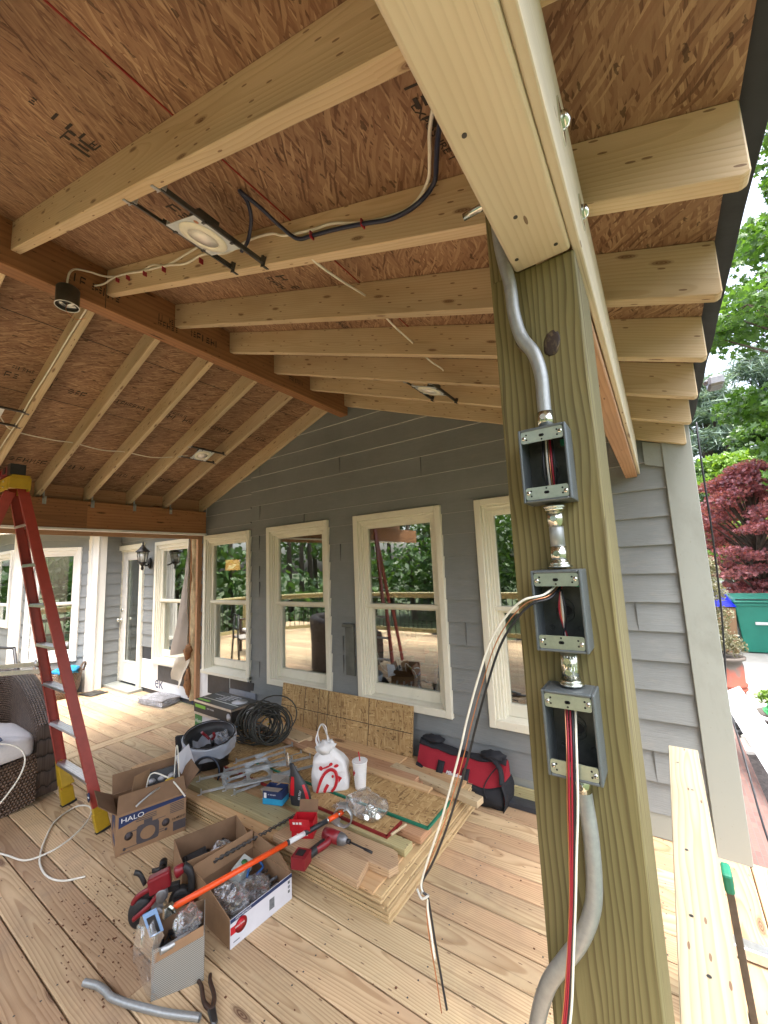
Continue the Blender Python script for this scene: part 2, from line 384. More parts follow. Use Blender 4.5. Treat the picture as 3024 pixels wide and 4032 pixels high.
def siding_mat(name, col):
    n = NT(name); tc = n.n('TexCoord', None, 3)
    mp = n.n('Mapping', {'Vector': tc, 'Scale': (1.6, 1.6, 26)})
    g = n.noise(mp, 5, 3, .6, 1.5); dirt = n.noise(tc, 2.2, 5, .65)
    c = n.mix(1.0, c4(col), n.ramp(dirt, [(.3, (.88,)*3), (.7, (1.06,)*3)]), 'MULTIPLY')
    c = n.mix(1.0, c, n.ramp(g, [(.35, (.95,)*3), (.6, (1.03,)*3)]), 'MULTIPLY')
    wv = n.noise(tc, .9, 2); vn = n.n('TexVoronoi', {'Vector': n.n('Mapping', {'Vector': tc, 'Scale': (2.46, 2.46, 5.85)}), 'Scale': 1.0, 'Randomness': .22}, None)
    c = n.mix(n.m('MULTIPLY', n.m('LESS_THAN', vn.outputs['Distance'], .016), .7), c, c4((.10, .10, .09)))
    c = n.mix(n.ramp(n.noise(n.n('Mapping', {'Vector': tc, 'Scale': (1, 1, 3)}), 5, 6, .75), [(.56, (0,)*3), (.80, (.45,)*3)]), c, c4((.30, .29, .26)))
    return n.set(**{'Base Color': c, 'Roughness': .55, 'Normal': n.bump(n.m('ADD', g, n.m('MULTIPLY', wv, 3.0)), .45, .004)})
M['jointgap'] = plain('dark_joint_gray', (.11, .115, .115), .7)  # gray darker than the siding, for its butt joints
M['lit_lip'] = plain('lit_lap_edge', (.46, .46, .43), .7)  # lap undersides painted lighter, putting light from below into their colour
M['siding'] = siding_mat('gray_lap_siding', (.205, .220, .224))
def paint_mat(name, col, dirt=.25, sc=7):
    n = NT(name); tc = n.n('TexCoord', None, 3)
    d = n.noise(n.n('Mapping', {'Vector': tc, 'Scale': (1, 1, .45)}), sc, 6, .7, .4)
    sp = n.noise(tc, 55, 3, .6)
    c = n.mix(n.ramp(d, [(.52, (0,)*3), (.75, (dirt,)*3)]), c4(col), c4([x*.55 for x in (col[0], col[1]*.97, col[2]*.88)]))
    c = n.mix(n.ramp(sp, [(.66, (0,)*3), (.72, (dirt*.8,)*3)]), c, c4((.18, .15, .11)))
    return n.set(**{'Base Color': c, 'Roughness': .5, 'Normal': n.bump(sp, .12, .001)})
M['trim'] = paint_mat('cream_trim', (.73, .705, .59), .28)
M['white'] = paint_mat('white_trim', (.74, .73, .69), .2)
M['graytrim'] = paint_mat('gray_corner_paint', (.27, .285, .26), .5, 3)
M['pane'] = glass_pane('window_glass')
M['roomwall'] = plain('room_wall', (.34, .28, .21), .8)
M['roomfloor'] = plain('room_floor', (.12, .06, .03), .5)
M['roomdark'] = plain('room_furniture', (.03, .025, .022), .6)
M['galv'] = plain('galvanized_steel', (.50, .52, .53), .42, .8, .2, 60)
M['emt'] = plain('dull_conduit', (.36, .38, .385), .48, .65, .12, 90)
M['zinc'] = plain('zinc_fitting', (.70, .72, .66), .2, 1, .12, 40)
M['boxgray'] = plain('cast_box_gray', (.12, .140, .152), .42, .35, .1, 200, .1)
M['boxin'] = plain('cast_box_inside', (.07, .075, .072), .5, .4, .3, 60)
M['earplate'] = plain('zinc_ear_plate', (.36, .41, .345), .36, .7, .15, 90)
M['dark'] = plain('dark_gap', (.012, .012, .014), .8)
M['chrome'] = plain('bright_screw', (.7, .7, .68), .22, 1, .1)
M['whitecable'] = plain('white_cable', (.72, .70, .62), .45, 0, .06)
M['graycable'] = plain('gray_white_cable', (.50, .50, .46), .45, 0, .1)
M['blackcable'] = plain('black_cable', (.012, .013, .018), .4, 0, .1)
M['bluecable'] = plain('navy_cable', (.012, .018, .05), .42, 0, .1)
M['copper'] = plain('bare_copper', (.62, .28, .15), .3, .9, .15)
M['redwire'] = plain('red_wire', (.30, .012, .03), .4)
M['steeldark'] = plain('dark_steel', (.10, .10, .10), .4, .8, .2)
M['lightgray'] = plain('light_plate', (.62, .66, .68), .45, .35, .1)
M['ivory'] = plain('ivory_plastic', (.80, .78, .66), .4, 0, .05)
M['lens'] = plain('frosted_lens', (.92, .88, .87), .5, 0, .04)
M['cangray'] = plain('can_housing', (.08, .075, .065), .5, .5, .2)
M['cardboard'] = plain('cardboard', (.29, .175, .095), .8, 0, .14, 14, .1)
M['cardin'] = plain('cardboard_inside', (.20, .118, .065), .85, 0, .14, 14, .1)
M['cardwhite'] = plain('coated_white_card', (.62, .63, .68), .5, 0, .06, 14)
M['printdark'] = plain('brown_print', (.07, .06, .065), .8)
M['navy'] = plain('navy_print', (.015, .03, .10), .6)
M['blue'] = plain('blue_print', (.02, .10, .30), .5)
M['cyan'] = plain('cyan_print', (.02, .28, .50), .45)
M['redprint'] = plain('red_print', (.50, .012, .022), .45)
M['limegreen'] = plain('lime_print', (.20, .50, .05), .5)
M['green'] = plain('green_print', (.05, .22, .06), .5)
M['blackcard'] = plain('black_card', (.03, .032, .036), .45, 0, .3, 8)
M['graphics'] = plain('gray_print', (.20, .22, .24), .5, 0, .6, 25)
M['redtool'] = plain('red_tool_plastic', (.20, .010, .017), .35, 0, .12)
M['blacktool'] = plain('black_tool_rubber', (.018, .018, .02), .5, 0, .25)
M['greytool'] = plain('gray_tool_metal', (.22, .22, .23), .4, .5, .2)
M['redcloth'] = plain('red_canvas', (.32, .008, .022), .75, 0, .15, 200, .4)
M['blackcloth'] = plain('black_canvas', (.012, .013, .018), .8, 0, .25, 200, .4)
M['ladder'] = plain('red_fiberglass', (.32, .045, .032), .42, 0, .15, 20)
M['yellow'] = plain('yellow_plastic', (.42, .27, .012), .45, 0, .1)
M['alu'] = plain('aluminium', (.66, .67, .68), .33, .9, .15, 40)
M['orange'] = plain('orange_pole', (.80, .085, .012), .35, 0, .05)
M['paper'] = plain('white_label', (.72, .72, .72), .55, 0, .05)
M['cushion'] = plain('white_cushion', (.68, .67, .68), .8, 0, .06, 60, .1)
M['blacklamp'] = plain('black_lantern', (.012, .010, .010), .4, .4)
M['seeded'] = film('lantern_glass', (.8, .8, .76), .35, .1, .3)
M['film'] = film('clear_plastic', (.97, .98, 1.0), .07, .18, .05)
M['bagfilm'] = film('white_bag_plastic', (.88, .88, .88), .82, .3, .12)
M['binliner'] = film('bin_liner_plastic', (.80, .87, 1.0), .40, .2, .15)
M['foam'] = plain('foam_cup', (.85, .85, .85), .6, 0, .03, 60, .1)
M['tyvek'] = plain('white_house_wrap', (.72, .74, .76), .6, 0, .08, 6, .2)
M['insul'] = plain('insulation_foam', (.46, .35, .20), .9, 0, .45, 9, .8)
M['bluegray'] = plain('tape_gray', (.035, .04, .05), .5, 0, .4, 8, .5)
M['magenta'] = plain('red_bag_print', (.55, .01, .02), .35)
M['foil'] = plain('silver_foil', (.75, .75, .75), .18, 1, .1, 30, .6)
M['bluetowel'] = plain('blue_towel', (.02, .25, .50), .85, 0, .6, 12, .5)
# ================================================================ SETTING
GY = 2.964                                # gable wall plane
def struct(name, mb, mat, **k):
    o = mb.build(name, mat, **k); o['kind'] = 'structure'; return o
# deck boards
d = MB(); y = 2.970-.1405*38; r_ = random.Random(3)
for i in range(38):
    y0 = y+i*.1405; yc = y0+.0702
    segs = [(-4.636, .056)]
    j = r_.choice([None, None, -3.3, -1.9, -2.6])
    if y0 < 1.0 and j: segs = [(-4.636, j), (j+.002, .056)]
    for a, b in segs: d.box(((a+b)/2, yc, -.0125), (b-a, .1338, .025), ax=0)
    x = -9.7
    while x < -4.8:
        e = min(-4.792, x+r_.choice([1.6, 2.4, 3.1, 3.7]))
        if -4.792-e < .4: e = -4.792
        d.box(((x+e)/2, yc, -.0125), (e-x-.003, .1340, .025), ax=0); x = e
d.box((-4.714, .3, -.0125), (.14, 5.32, .025), ax=1)
d.box((.132, .31, -.0125), (.144, 5.3, .025), ax=1); d.box((.281, .31, -.0125), (.144, 5.3, .025), ax=1)
d.box((.43, .31, -.0125), (.144, 5.3, .025), ax=1)
for q in range(5): d.box((-7.4+q*.0, -2.45-q*.1405, -.0125), (5.6-q*.2, .1372, .025), ax=0)
struct('deck', d, M['deck'], bevel=.0035)
dq = MB(); r_ = random.Random(8)
for i in range(38):
    for q in range(24):
        x = -9.5+q*.406
        if x > .05: continue
        for yy in (.030, .108):
            if r_.random() < .12: continue
            cx_, cy_ = x+r_.uniform(-.012, .012), y+i*.1405+yy+r_.uniform(-.006, .006); k_ = dq.add([(cx_+.0042*math.cos(a*1.047), cy_+.0042*math.sin(a*1.047), .0006) for a in range(6)]); dq.face([k_+a for a in range(6)])
o = dq.build('deck_screws', M['steeldark']); tag(o, 'dark screw heads in pairs along the deck boards', 'screws', kind='stuff')
d = MB()
for q in range(26): d.box((-9.6+q*.406, .0, -.12), (.038, 5.9, .18), ax=1)
d.box((-4.6, .0, -.22), (10.2, 5.9, .01))
struct('deck_frame_and_void', d, M['dark'])  # joists and sheet near black, painting in the shaded void below the boards
# ground, driveway, brick edging
gm = NT('lawn_ground'); tc = gm.n('TexCoord', None, 3)
gm.set(**{'Base Color': gm.ramp(gm.noise(tc, 3, 6, .7), [(.3, (.03, .045, .015)), (.7, (.08, .10, .035))]), 'Roughness': .95})
d = MB(); d.box((0, 0, -1.35), (400, 400, .02)); struct('ground', d, gm.mat)
cm = NT('concrete'); tc = cm.n('TexCoord', None, 3)
cm.set(**{'Base Color': cm.ramp(cm.noise(tc, 2.5, 8, .7), [(.3, (.36, .35, .33)), (.7, (.50, .49, .47))]), 'Roughness': .85, 'Normal': cm.bump(cm.noise(tc, 60, 3), .3, .003)})
d = MB(); d.box((6.2, 12.6, -.33), (12.2, 14.6, .10)); d.box((3.5, 26, -.36), (9, 16, .10)); struct('driveway', d, cm.mat)
mm = NT('dark_mulch'); tc = mm.n('TexCoord', None, 3)
mm.set(**{'Base Color': mm.ramp(mm.noise(tc, 35, 5, .8), [(.35, (.006, .006, .007)), (.7, (.06, .05, .05))]), 'Roughness': .9, 'Normal': mm.bump(mm.noise(tc, 45, 4, .8), 1, .02)})
d = MB()
d.grid(lambda u, v: (.25+1.3*u, 3.0+2.9*v, -.30+.03*mnoise.noise(Vector((u*14, v*22, 3)))), 40, 70)
struct('mulch_bed', d, mm.mat)
bm_ = NT('brick_paving'); tc = bm_.n('TexCoord', None, 3)
bk = bm_.n('TexBrick', {'Vector': bm_.n('Mapping', {'Vector': tc, 'Rotation': (0, 0, R(90))}), 'Color1': (.22, .12, .10, 1), 'Color2': (.16, .09, .08, 1), 'Mortar': (.14, .12, .11, 1), 'Scale': 9.0, 'Mortar Size': .02}, None)
bm_.set(**{'Base Color': bk.outputs[0], 'Roughness': .85, 'Normal': bm_.bump(bk.outputs['Fac'], .5, .004)})
d = MB(); d.box((.31, 4.35, -.16), (.19, 2.75, .24)); struct('brick_edging', d, bm_.mat, bevel=.004)

# ================================================================ HOUSE
house = empty('house', (0, GY, 0), 0, 'gray lap-sided house with cream windows, a glazed door and a gable under the porch', 'house')
def hl(o):                                 # keep the world position of a part below the house empty
    o.matrix_parent_inverse = Matrix.Translation((0, -GY, 0)); return o
def siding(mb, x0f, x1f, z0, z1, holes, M_, step=.171, lip=.016, off=0):
    z = z0
    while z < z1-1e-4:
        zt = min(z+step, z1); cuts = sorted({z, zt, *[h for q in holes for h in (q[2], q[3]) if z < h < zt]})
        for a, b in zip(cuts[:-1], cuts[1:]):
            iv = [(x0f, x1f)]
            for hx0, hx1, hz0, hz1 in holes:
                if hz0 < (a+b)/2 < hz1:
                    nv = []
                    zm_ = (a+b)/2
                    for s0, s1 in iv:
                        if hx1 <= s0(zm_) or hx0 >= s1(zm_): nv.append((s0, s1)); continue
                        if hx0 > s0(zm_): nv.append((s0, lambda zz, h=hx0: h))
                        if hx1 < s1(zm_): nv.append((lambda zz, h=hx1: h, s1))
                    iv = [(p, q) for p, q in nv if q((a+b)/2)-p((a+b)/2) > .002]
            ya = .002+lip*(1-(a-z)/step); yb = .002+lip*(1-(b-z)/step)
            for p, q in iv:
                if q(a)-p(a) < .003 and q(b)-p(b) < .003: continue
                i = mb.add([(p(a), -ya, a), (q(a), -ya, a), (max(q(b), p(b)), -yb, b), (p(b), -yb, b)], M_)
                mb.face((i, i+1, i+2, i+3))
                if a == z:
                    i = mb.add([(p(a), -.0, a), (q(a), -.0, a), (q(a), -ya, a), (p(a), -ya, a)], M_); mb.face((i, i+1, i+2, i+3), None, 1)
        z = zt
C_ = lambda v: (lambda zz: v)
WX = [-5.99, -4.768, -3.567, -2.342, -1.147]; WW = .905; WZ0, WZ1 = .44, 2.092
DOOR = (-7.235, -6.33, .02, 2.105)
zt_r = lambda x: 3.18-.361*(x+2.38)+.13; 
def xl(zz): return max(-4.84, -4.815+(zz-.12-2.412)/.355) if zz > 2.5 else -4.84
def xr(zz): return min(.115, (3.18+.12-zz)/.361-2.38)
d = MB()
zz0 = .137                                   # lap lines measured at z = .137 + n*.171
holes = [(x+.03, x+WW-.03, WZ0+.02, WZ1-.02) for x in WX]
Mg = T(0, GY, 0)
siding(d, C_(-3.86), xr, zz0, zz0+.171*19, [h for h in holes if h[0] > -3.9], Mg)          # right of the stripped corner
siding(d, xl, C_(-3.86), zz0+.171*2-.02, zz0+.171*19, [h for h in holes], Mg)
hl(d.build('siding', [M['siding'], M['lit_lip']], house))
d = MB()                                     # wall left of the corner, around the door
siding(d, C_(-7.25), C_(-4.9), .62+.0, 2.40, [DOOR, holes[0], (-6.33, -5.97, 0, .62)], Mg)
hl(d.build('siding', [M['siding'], M['lit_lip']], house))
d = MB(); qj = random.Random(6)
for i in range(17):
    zc = zz0+.171*i+.085; xj = qj.choice([-2.55, -2.50, -1.25, -3.70, -.42, -2.0, -1.6, -3.0]) if i > 10 else qj.choice([-2.52, -1.29, -3.71, -.16])
    if abs(zc-1.0) < 5 and xj > xl(zc+.1)+.1 and xj < xr(zc+.1)-.1 and not any(h[0]-.02 < xj < h[1]+.02 and h[2] < zc < h[3] for h in holes): d.box((xj, GY-.0125, zc), (.0018, .012, .166))
hl(d.build('butt_joints', M['jointgap'], house))['kind'] = 'stuff'
d = MB(); d.box((-.9, GY-.004, .07), (2.0, .02, .135)); hl(d.build('base_board', M['graytrim'], house, bevel=.003))
d = MB()                                     # backing wall with openings and the far side of the house
def wallgrid(mb, x0, x1, z0, z1, holes, y, th):
    xs = sorted({x0, x1, *[h for q in holes for h in q[:2]]}); zs = sorted({z0, z1, *[h for q in holes for h in q[2:]]})
    for a, b in zip(xs[:-1], xs[1:]):
        for c, e in zip(zs[:-1], zs[1:]):
            if any(h[0] < (a+b)/2 < h[1] and h[2] < (c+e)/2 < h[3] for h in holes): continue
            mb.box(((a+b)/2, y+th/2, (c+e)/2), (b-a, th, e-c))
wallgrid(d, -7.25, .11, 0, 2.5, holes+[DOOR], GY+.004, .12)
hl(d.build('wall_backing', M['bluegray'], house))
d = MB()
d.prism([(-4.80, 2.5), (.11, 2.5), (-2.425, 3.34)], .12, Matrix(((1, 0, 0, 0), (0, 0, -1, GY+.13), (0, 1, 0, 0), (0, 0, 0, 1)))); 
d.box((.12, GY+4.2, 1.2), (.16, 8.2, 2.7)); hl(d.build('side_wall', M['siding'], house))
# corner board of the gable wall
d = MB(); d.box((.1475, GY-.012, 1.19), (.145, .05, 2.385)); d.box((.205, GY+.07, 1.19), (.03, .12, 2.385))
hl(d.build('corner_board', M['graytrim'], house, bevel=.003))
# white frieze under the roof, along the left slope rafter
d = MB(); d.hexa([(-.02, GY-.026, 2.175), (.10, GY-.026, 2.135), (.10, GY-.006, 2.135), (-.02, GY-.006, 2.175), (-.02, GY-.026, 2.32), (.10, GY-.026, 2.28), (.10, GY-.006, 2.28), (-.02, GY-.006, 2.32)])
hl(d.build('frieze_board', M['graytrim'], house))

def window(M_, wd=WW, z0=WZ0, z1=WZ1, mat='trim', glass='pane', parent=house, sill=.03, bigsill=False):
    """double hung window; local X along the wall from the left casing edge, local -Y out, z up"""
    w_ = empty('window'); w_.parent = parent; w_.matrix_world = M_ ; bpy.context.view_layer.update()
    w_.matrix_parent_inverse = parent.matrix_world.inverted(); w_.matrix_basis = M_
    cw = .052; h = z1-z0
    m = MB()                                  # casing (brick mould)
    m.box((cw/2, -.020, (z0+z1)/2), (cw, .042, h)); m.box((wd-cw/2, -.020, (z0+z1)/2), (cw, .042, h))
    m.box((wd/2, -.0205, z1-cw/2), (wd-2*cw, .0425, cw))
    m.box((cw+.009, -.011, (z0+z1)/2-.02), (.018, .022, h-.07)); m.box((wd-cw-.009, -.011, (z0+z1)/2-.02), (.018, .022, h-.07)); m.box((wd/2, -.0115, z1-cw-.009), (wd-2*cw, .0222, .018))
    m.build('casing', M[mat], w_, bevel=.004)
    m = MB()                                  # jambs, stepped
    for i, (o, y0, y1) in enumerate(((cw+.018, -.004, .075), (cw+.034, .012, .075), (cw+.046, .036, .08))):
        m.box((o+.008, (y0+y1)/2, (z0+z1)/2), (.017, y1-y0, h-.08)); m.box((wd-o-.008, (y0+y1)/2, (z0+z1)/2), (.017, y1-y0, h-.08))
    m.box((wd/2, .03, z1-cw-.03), (wd-.14, .08, .03))
    m.build('jamb', M[mat], w_, bevel=.0015)
    if not bigsill:
        m = MB(); m.box((wd/2, -.0195, z0+.030), (wd-2*cw, .0415, .058)); m.build('bottom_casing', M[mat], w_, bevel=.004)
        m = MB(); m.hexa([(cw, .0, z0+.02), (wd-cw, .0, z0+.02), (wd-cw, .08, z0+.02), (cw, .08, z0+.02), (cw, .0, z0+.052), (wd-cw, .0, z0+.052), (wd-cw, .08, z0+.075), (cw, .08, z0+.075)]); m.build('sill', M[mat], w_)
    m = MB()
    if bigsill: m.hexa([(0, -.03-sill, z0-.012), (wd, -.03-sill, z0-.012), (wd, .08, z0-.012), (0, .08, z0-.012), (0, -.03-sill, z0+.022), (wd, -.03-sill, z0+.022), (wd, .08, z0+.066), (0, .08, z0+.066)]); m.build('sill', M[mat], w_, bevel=.003)
    g0, g1 = .128, wd-.128; zm = 1.27
    m = MB()                                  # upper sash
    m.box((.105, .035, (zm+z1)/2-.03), (.046, .032, z1-zm-.09)); m.box((wd-.105, .035, (zm+z1)/2-.03), (.046, .032, z1-zm-.09))
    m.box((wd/2, .035, 2.002), (wd-.256, .032, .075)); m.box((wd/2, .030, zm), (wd-.166, .042, .034))
    m.build('upper_sash', M[mat], w_, bevel=.003)
    m = MB(); m.box((wd/2, .040, 1.628), (wd-.25, .006, .69)); m.build('pane', M[glass], w_)
    m = MB()                                  # lower sash
    m.box((.112, .066, .89), (.05, .032, .76)); m.box((wd-.112, .066, .89), (.05, .032, .76)); m.box((wd/2, .066, .552), (wd-.274, .032, .085)); m.box((wd/2, .0665, 1.245), (wd-.274, .030, .02))
    m.build('lower_sash', M[mat], w_, bevel=.003)
    m = MB(); m.box((wd/2, .072, .92), (wd-.27, .006, .66)); m.build('pane', M[glass], w_)
    return w_
for x in WX: window(T(x, GY, 0), bigsill=x < -4.5)

# glazed door
dr = empty('door'); dr.parent = house; dr.matrix_parent_inverse = Matrix.Translation((0, -GY, 0))
def dpart(n, mb, mat, **k): return mb.build(n, mat, dr, **k)
d = MB()
d.box((-7.195, GY-.02, 1.06), (.085, .045, 2.10)); d.box((-6.368, GY-.02, 1.06), (.075, .045, 2.10)); d.box((-6.78, GY-.0205, 2.068), (.75, .0455, .075))
d.box((-7.13, GY+.03, 1.06), (.045, .07, 2.08)); d.box((-6.42, GY+.03, 1.06), (.03, .07, 2.08)); d.box((-6.78, GY+.03, 2.02), (.68, .07, .03))
dpart('door_frame', d, M['trim'], bevel=.003)
d = MB(); dx0, dx1 = -7.10, -6.44
d.box((dx0+.065, GY+.045, 1.03), (.13, .04, 1.96)); d.box((dx1-.05, GY+.045, 1.03), (.10, .04, 1.96)); d.box((-6.77, GY+.045, 1.945), (.43, .04, .13)); d.box((-6.77, GY+.045, .20), (.43, .04, .30))
d.box((dx0+.14, GY+.030, 1.115), (.022, .022, 1.56)); d.box((dx1-.11, GY+.030, 1.115), (.022, .022, 1.56)); d.box((-6.755, GY+.030, 1.885), (.38, .022, .022)); d.box((-6.755, GY+.030, .345), (.38, .022, .022))
dpart('door_slab', d, M['white'], bevel=.004)
d = MB(); d.box((-6.77, GY+.05, 1.115), (.44, .006, 1.54)); dpart('pane', d, M['pane'])
d = MB(); d.cyl((-7.055, GY+.03, .955), (-7.055, GY-.01, .955), .026, 14); d.blob((-7.055, GY-.035, .955), .03); d.cyl((-7.055, GY+.03, 1.105), (-7.055, GY+.005, 1.105), .028, 14); dpart('door_knob', d, M['zinc'])
d = MB(); d.box((-6.78, GY-.09, .018), (.98, .20, .036)); dpart('threshold', d, M['graytrim'], bevel=.004)

# stripped corner beside the LVL: insulation, stud, torn wrap
d = MB(); d.grid(lambda u, v: (-5.02+.13*u+.03*mnoise.noise(Vector((u*2, v*9, 1))), GY-.022-.05*math.sin(math.pi*u)-.02*mnoise.noise(Vector((u*3, v*14, 5))), .08+2.02*v), 10, 70)
hl(d.build('insulation_strip', M['insul'], house))
d = MB(); d.box((-4.865, GY-.03, 1.1), (.04, .07, 2.02)); hl(d.build('stud', M['fir'], house, bevel=.002))
d = MB(); d.box((-5.045, GY-.015, 1.1), (.03, .05, 2.0)); d.box((-4.905, GY-.01, .62), (.03, .03, .55)); hl(d.build('rotted_stud', M['lvl'], house))
def torn(u, v):
    zz = 2.09-1.45*v; edge = -4.93-.42*v**.8+.04*math.sin(v*9)
    return (-5.10*(1-u)*1+(edge)*0+u*(-5.085), 0, zz)
d = MB()
d.grid(lambda u, v: (-5.06-(.01+.27*v**1.15)*(1-u), GY-.05-.09*math.sin(u*2.2+v)*v-.02*mnoise.noise(Vector((u*3, v*6, 0))), 2.09-1.50*v+.05*u*v), 12, 30)
hl(d.build('peeled_wrap', plain('brown_wrap_back', (.30, .26, .225), .7, 0, .1, 8), house))
d = MB()
d.grid(lambda u, v: (-5.20+.24*u-.13*v+.03*mnoise.noise(Vector((u*3, v*3, 2))), GY-.10-.04*math.sin(u*5+v*3), .60-.30*v-.08*u*v), 12, 14)
hl(d.build('torn_wrap_flap', plain('cream_paper', (.62, .58, .50), .7, 0, .15, 8), house))
d = MB(); d.blob((-4.98, GY-.09, .66), (.045, .05, .09), nz=.5); d.blob((-4.99, GY-.08, .30), (.05, .04, .16), nz=.6, seed=4)
hl(d.build('corner_rot', M['lvl'], house))
# house wrap below the windows with its lettering
d = MB(); d.box((-5.62, GY-.006, .255), (1.38, .008, .39)); d.box((-4.40, GY-.006, .255), (1.02, .008, .39)); hw = hl(d.build('house_wrap', M['tyvek'], house))
def face_m(x, z, y=GY-.0125): return Matrix(((1, 0, 0, x), (0, 0, -1, y), (0, 1, 0, z), (0, 0, 0, 1)))
for s_, x, z in (('ek', -5.93, .10), ('Ty', -5.16, .075), ('k', -5.20, .95)):
    if s_ == 'k': continue
    o = text('wrap_lettering', s_, .23, face_m(x, z), M['navy'], hw)
d = MB(); d.box((-5.46, GY-.012, .30), (.78, .008, .20)); hl(d.build('black_flashing', M['bluegray'], house))
d = MB(); d.box((-4.46, GY-.012, .32), (.42, .008, .24)); hl(d.build('black_flashing', M['bluegray'], house))
d = MB(); d.box((-4.02, GY-.012, .36), (.42, .008, .10)); hl(d.build('black_flashing', M['bluegray'], house))
d = MB(); d.box((-4.0, GY-.018, .27), (.46, .014, .08)); d.box((-3.98, GY-.019, .14), (.62, .016, .17)); hl(d.build('siding_patch', plain('blue_gray_siding', (.24, .27, .32), .55), house))
d = MB(); d.box((-2.43, GY-.022, .86), (.10, .014, .42)); d.box((-2.44, GY-.03, 1.09), (.13, .03, .03)); hl(d.build('siding_patch', plain('unpainted_patch', (.12, .125, .11), .7, 0, .4, 6), house))

# bay with its white pilaster, wall turning 45 degrees
x1, y1 = -7.10, 2.55
d = MB()
Mb = frame((-7.79, 1.86, 0), (1, 1, 0), (0, 0, 1))         # local x along bay wall, -y outwards (to the camera side)
bl = 1.02
siding(d, C_(0), C_(bl), -.02, 2.42, [(.24, .24+.57, .46, 2.08)], Mb)
Mr = frame((-7.16, 2.62, 0), (0, 1, 0), (0, 0, 1)) if False else Matrix(((0, 1, 0, -7.16), (1, 0, 0, 2.60), (0, 0, 1, 0), (0, 0, 0, 1)))
Mr = Matrix(((0, -1, 0, -7.11), (1, 0, 0, 2.60), (0, 0, 1, 0), (0, 0, 0, 1)))
siding(d, C_(0), C_(.37), -.02, 2.42, [], Mr)
hl(d.build('siding', [M['siding'], M['lit_lip']], house))
window(Mb @ T(.16, -.002, 0), .69, .44, 2.092, 'white')
d = MB()
d.box((bl+.02, -.03, 1.18), (.11, .06, 2.36), Mb); d.box((.05, -.02, 1.18), (.12, .05, 2.36), Mb)
d.box((-7.09, 2.62, 1.18), (.13, .21, 2.36)); hl(d.build('corner_board', M['white'], house, bevel=.003))
d = MB(); d.box((-7.02, 2.72, 2.31), (.10, .55, .05)); hl(d.build('trim_board', M['white'], house))
# wing wall coming forward on the far left
Mw = T(-12.0, 1.90, 0)
d = MB(); siding(d, C_(0), C_(4.2), -.02, 2.6, [(2.76, 3.86, .98, 2.02)], Mw); hl(d.build('siding', [M['siding'], M['lit_lip']], house))
d = MB(); d.box((4.17, -.03, 1.2), (.10, .06, 2.4), Mw); d.box((4.02, -.012, 1.2), (.12, .03, 2.4), Mw); hl(d.build('corner_board', M['white'], house, bevel=.003))
wwin = window(Mw @ T(2.70, -.004, 0), 1.22, .94, 2.092, 'white')
d = MB(); d.box((3.2, .6, 1.3), (1.9, .02, 2.4), Mw); hl(d.build('room_wall', M['roomwall'], house))
# eave soffits of the old roof over the bay and door
d = MB(); d.box((-6.13, GY-.16, 2.36), (2.44, .36, .04)); d.box((-6.13, GY-.35, 2.33), (2.44, .025, .12)); d.box((.35, -.22, 2.36), (1.7, .5, .05), Mb); d.box((.35, -.47, 2.33), (1.7, .02, .12), Mb)
d.box((2.3, -.2, 2.40), (3.4, .5, .04), Mw)
hl(d.build('eave_soffit', M['trim'], house))
# rooms behind the glass
d = MB()
d.box((-3.6, GY+3.4, 1.25), (7.2, .05, 2.6)); d.box((-7.2, GY+1.8, 1.25), (.05, 3.2, 2.6)); d.box((-3.6, GY+1.8, 2.52), (7.2, 3.3, .03))
hl(d.build('room_wall', M['roomwall'], house))
d = MB(); d.box((-3.6, GY+1.8, .03), (7.2, 3.3, .03)); hl(d.build('room_floor', M['roomfloor'], house))
furn = MB(); furn.box((-3.0, GY+1.3, .35), (1.4, .5, .7)); furn.box((-1.6, GY+.9, .3), (.6, .5, .6)); furn.box((-5.3, GY+2.0, .5), (1.2, .7, 1.0)); furn.box((-1.9, GY+2.2, .85), (.5, .4, 1.7)); furn.box((-3.7, GY+3.2, 1.1), (.9, .15, 1.9))
hl(furn.build('room_furniture', M['roomdark'], house, bevel=.02))
cl_ = MB(); qq = random.Random(41)
for i in range(46):
    p = (qq.uniform(-2.35, -1.35), GY+qq.uniform(.25, .75), qq.uniform(.35, 1.15)); k = qq.choice([0, 1, 1, 2, 3]); t = qq.random()
    if t < .45: cl_.box(p, (qq.uniform(.08, .3), qq.uniform(.05, .2), qq.uniform(.03, .16)), None, m=k)
    else: cl_.blob(p, (qq.uniform(.05, .16), qq.uniform(.05, .12), qq.uniform(.05, .12)), m=k, nz=.6, seed=i)
o = cl_.build('room_clutter', [M['redcloth'], M['roomdark'], M['navy'], M['cushion']]); tag(o, 'indoor jumble of red, navy and white things behind the middle window', 'clutter', kind='stuff')
for i, (lx, ly, lz, rr) in enumerate(((-5.84, 4.1, 1.735, .115),)):
    lamp = empty('table_lamp', (lx, ly, 0), 0, 'lit lamp with an orange drum shade glowing behind the window by the stripped corner', 'lamp')
    m = MB(); m.lathe([(rr*.92, lz+.085), (rr, lz-.085)], seg=20, cap=False); m.build('lamp_shade', emis('lit_shade', (1, .48, .15), .55), lamp)
    m = MB(); m.lathe([(.01, lz+.0), (.02, lz-.15), (.05, lz-.3), (.02, lz-.42), (.06, lz-.46)], seg=12); m.cyl((0, 0, 0), (0, 0, lz-.46), .018); m.build('lamp_base', M['roomdark'], lamp)

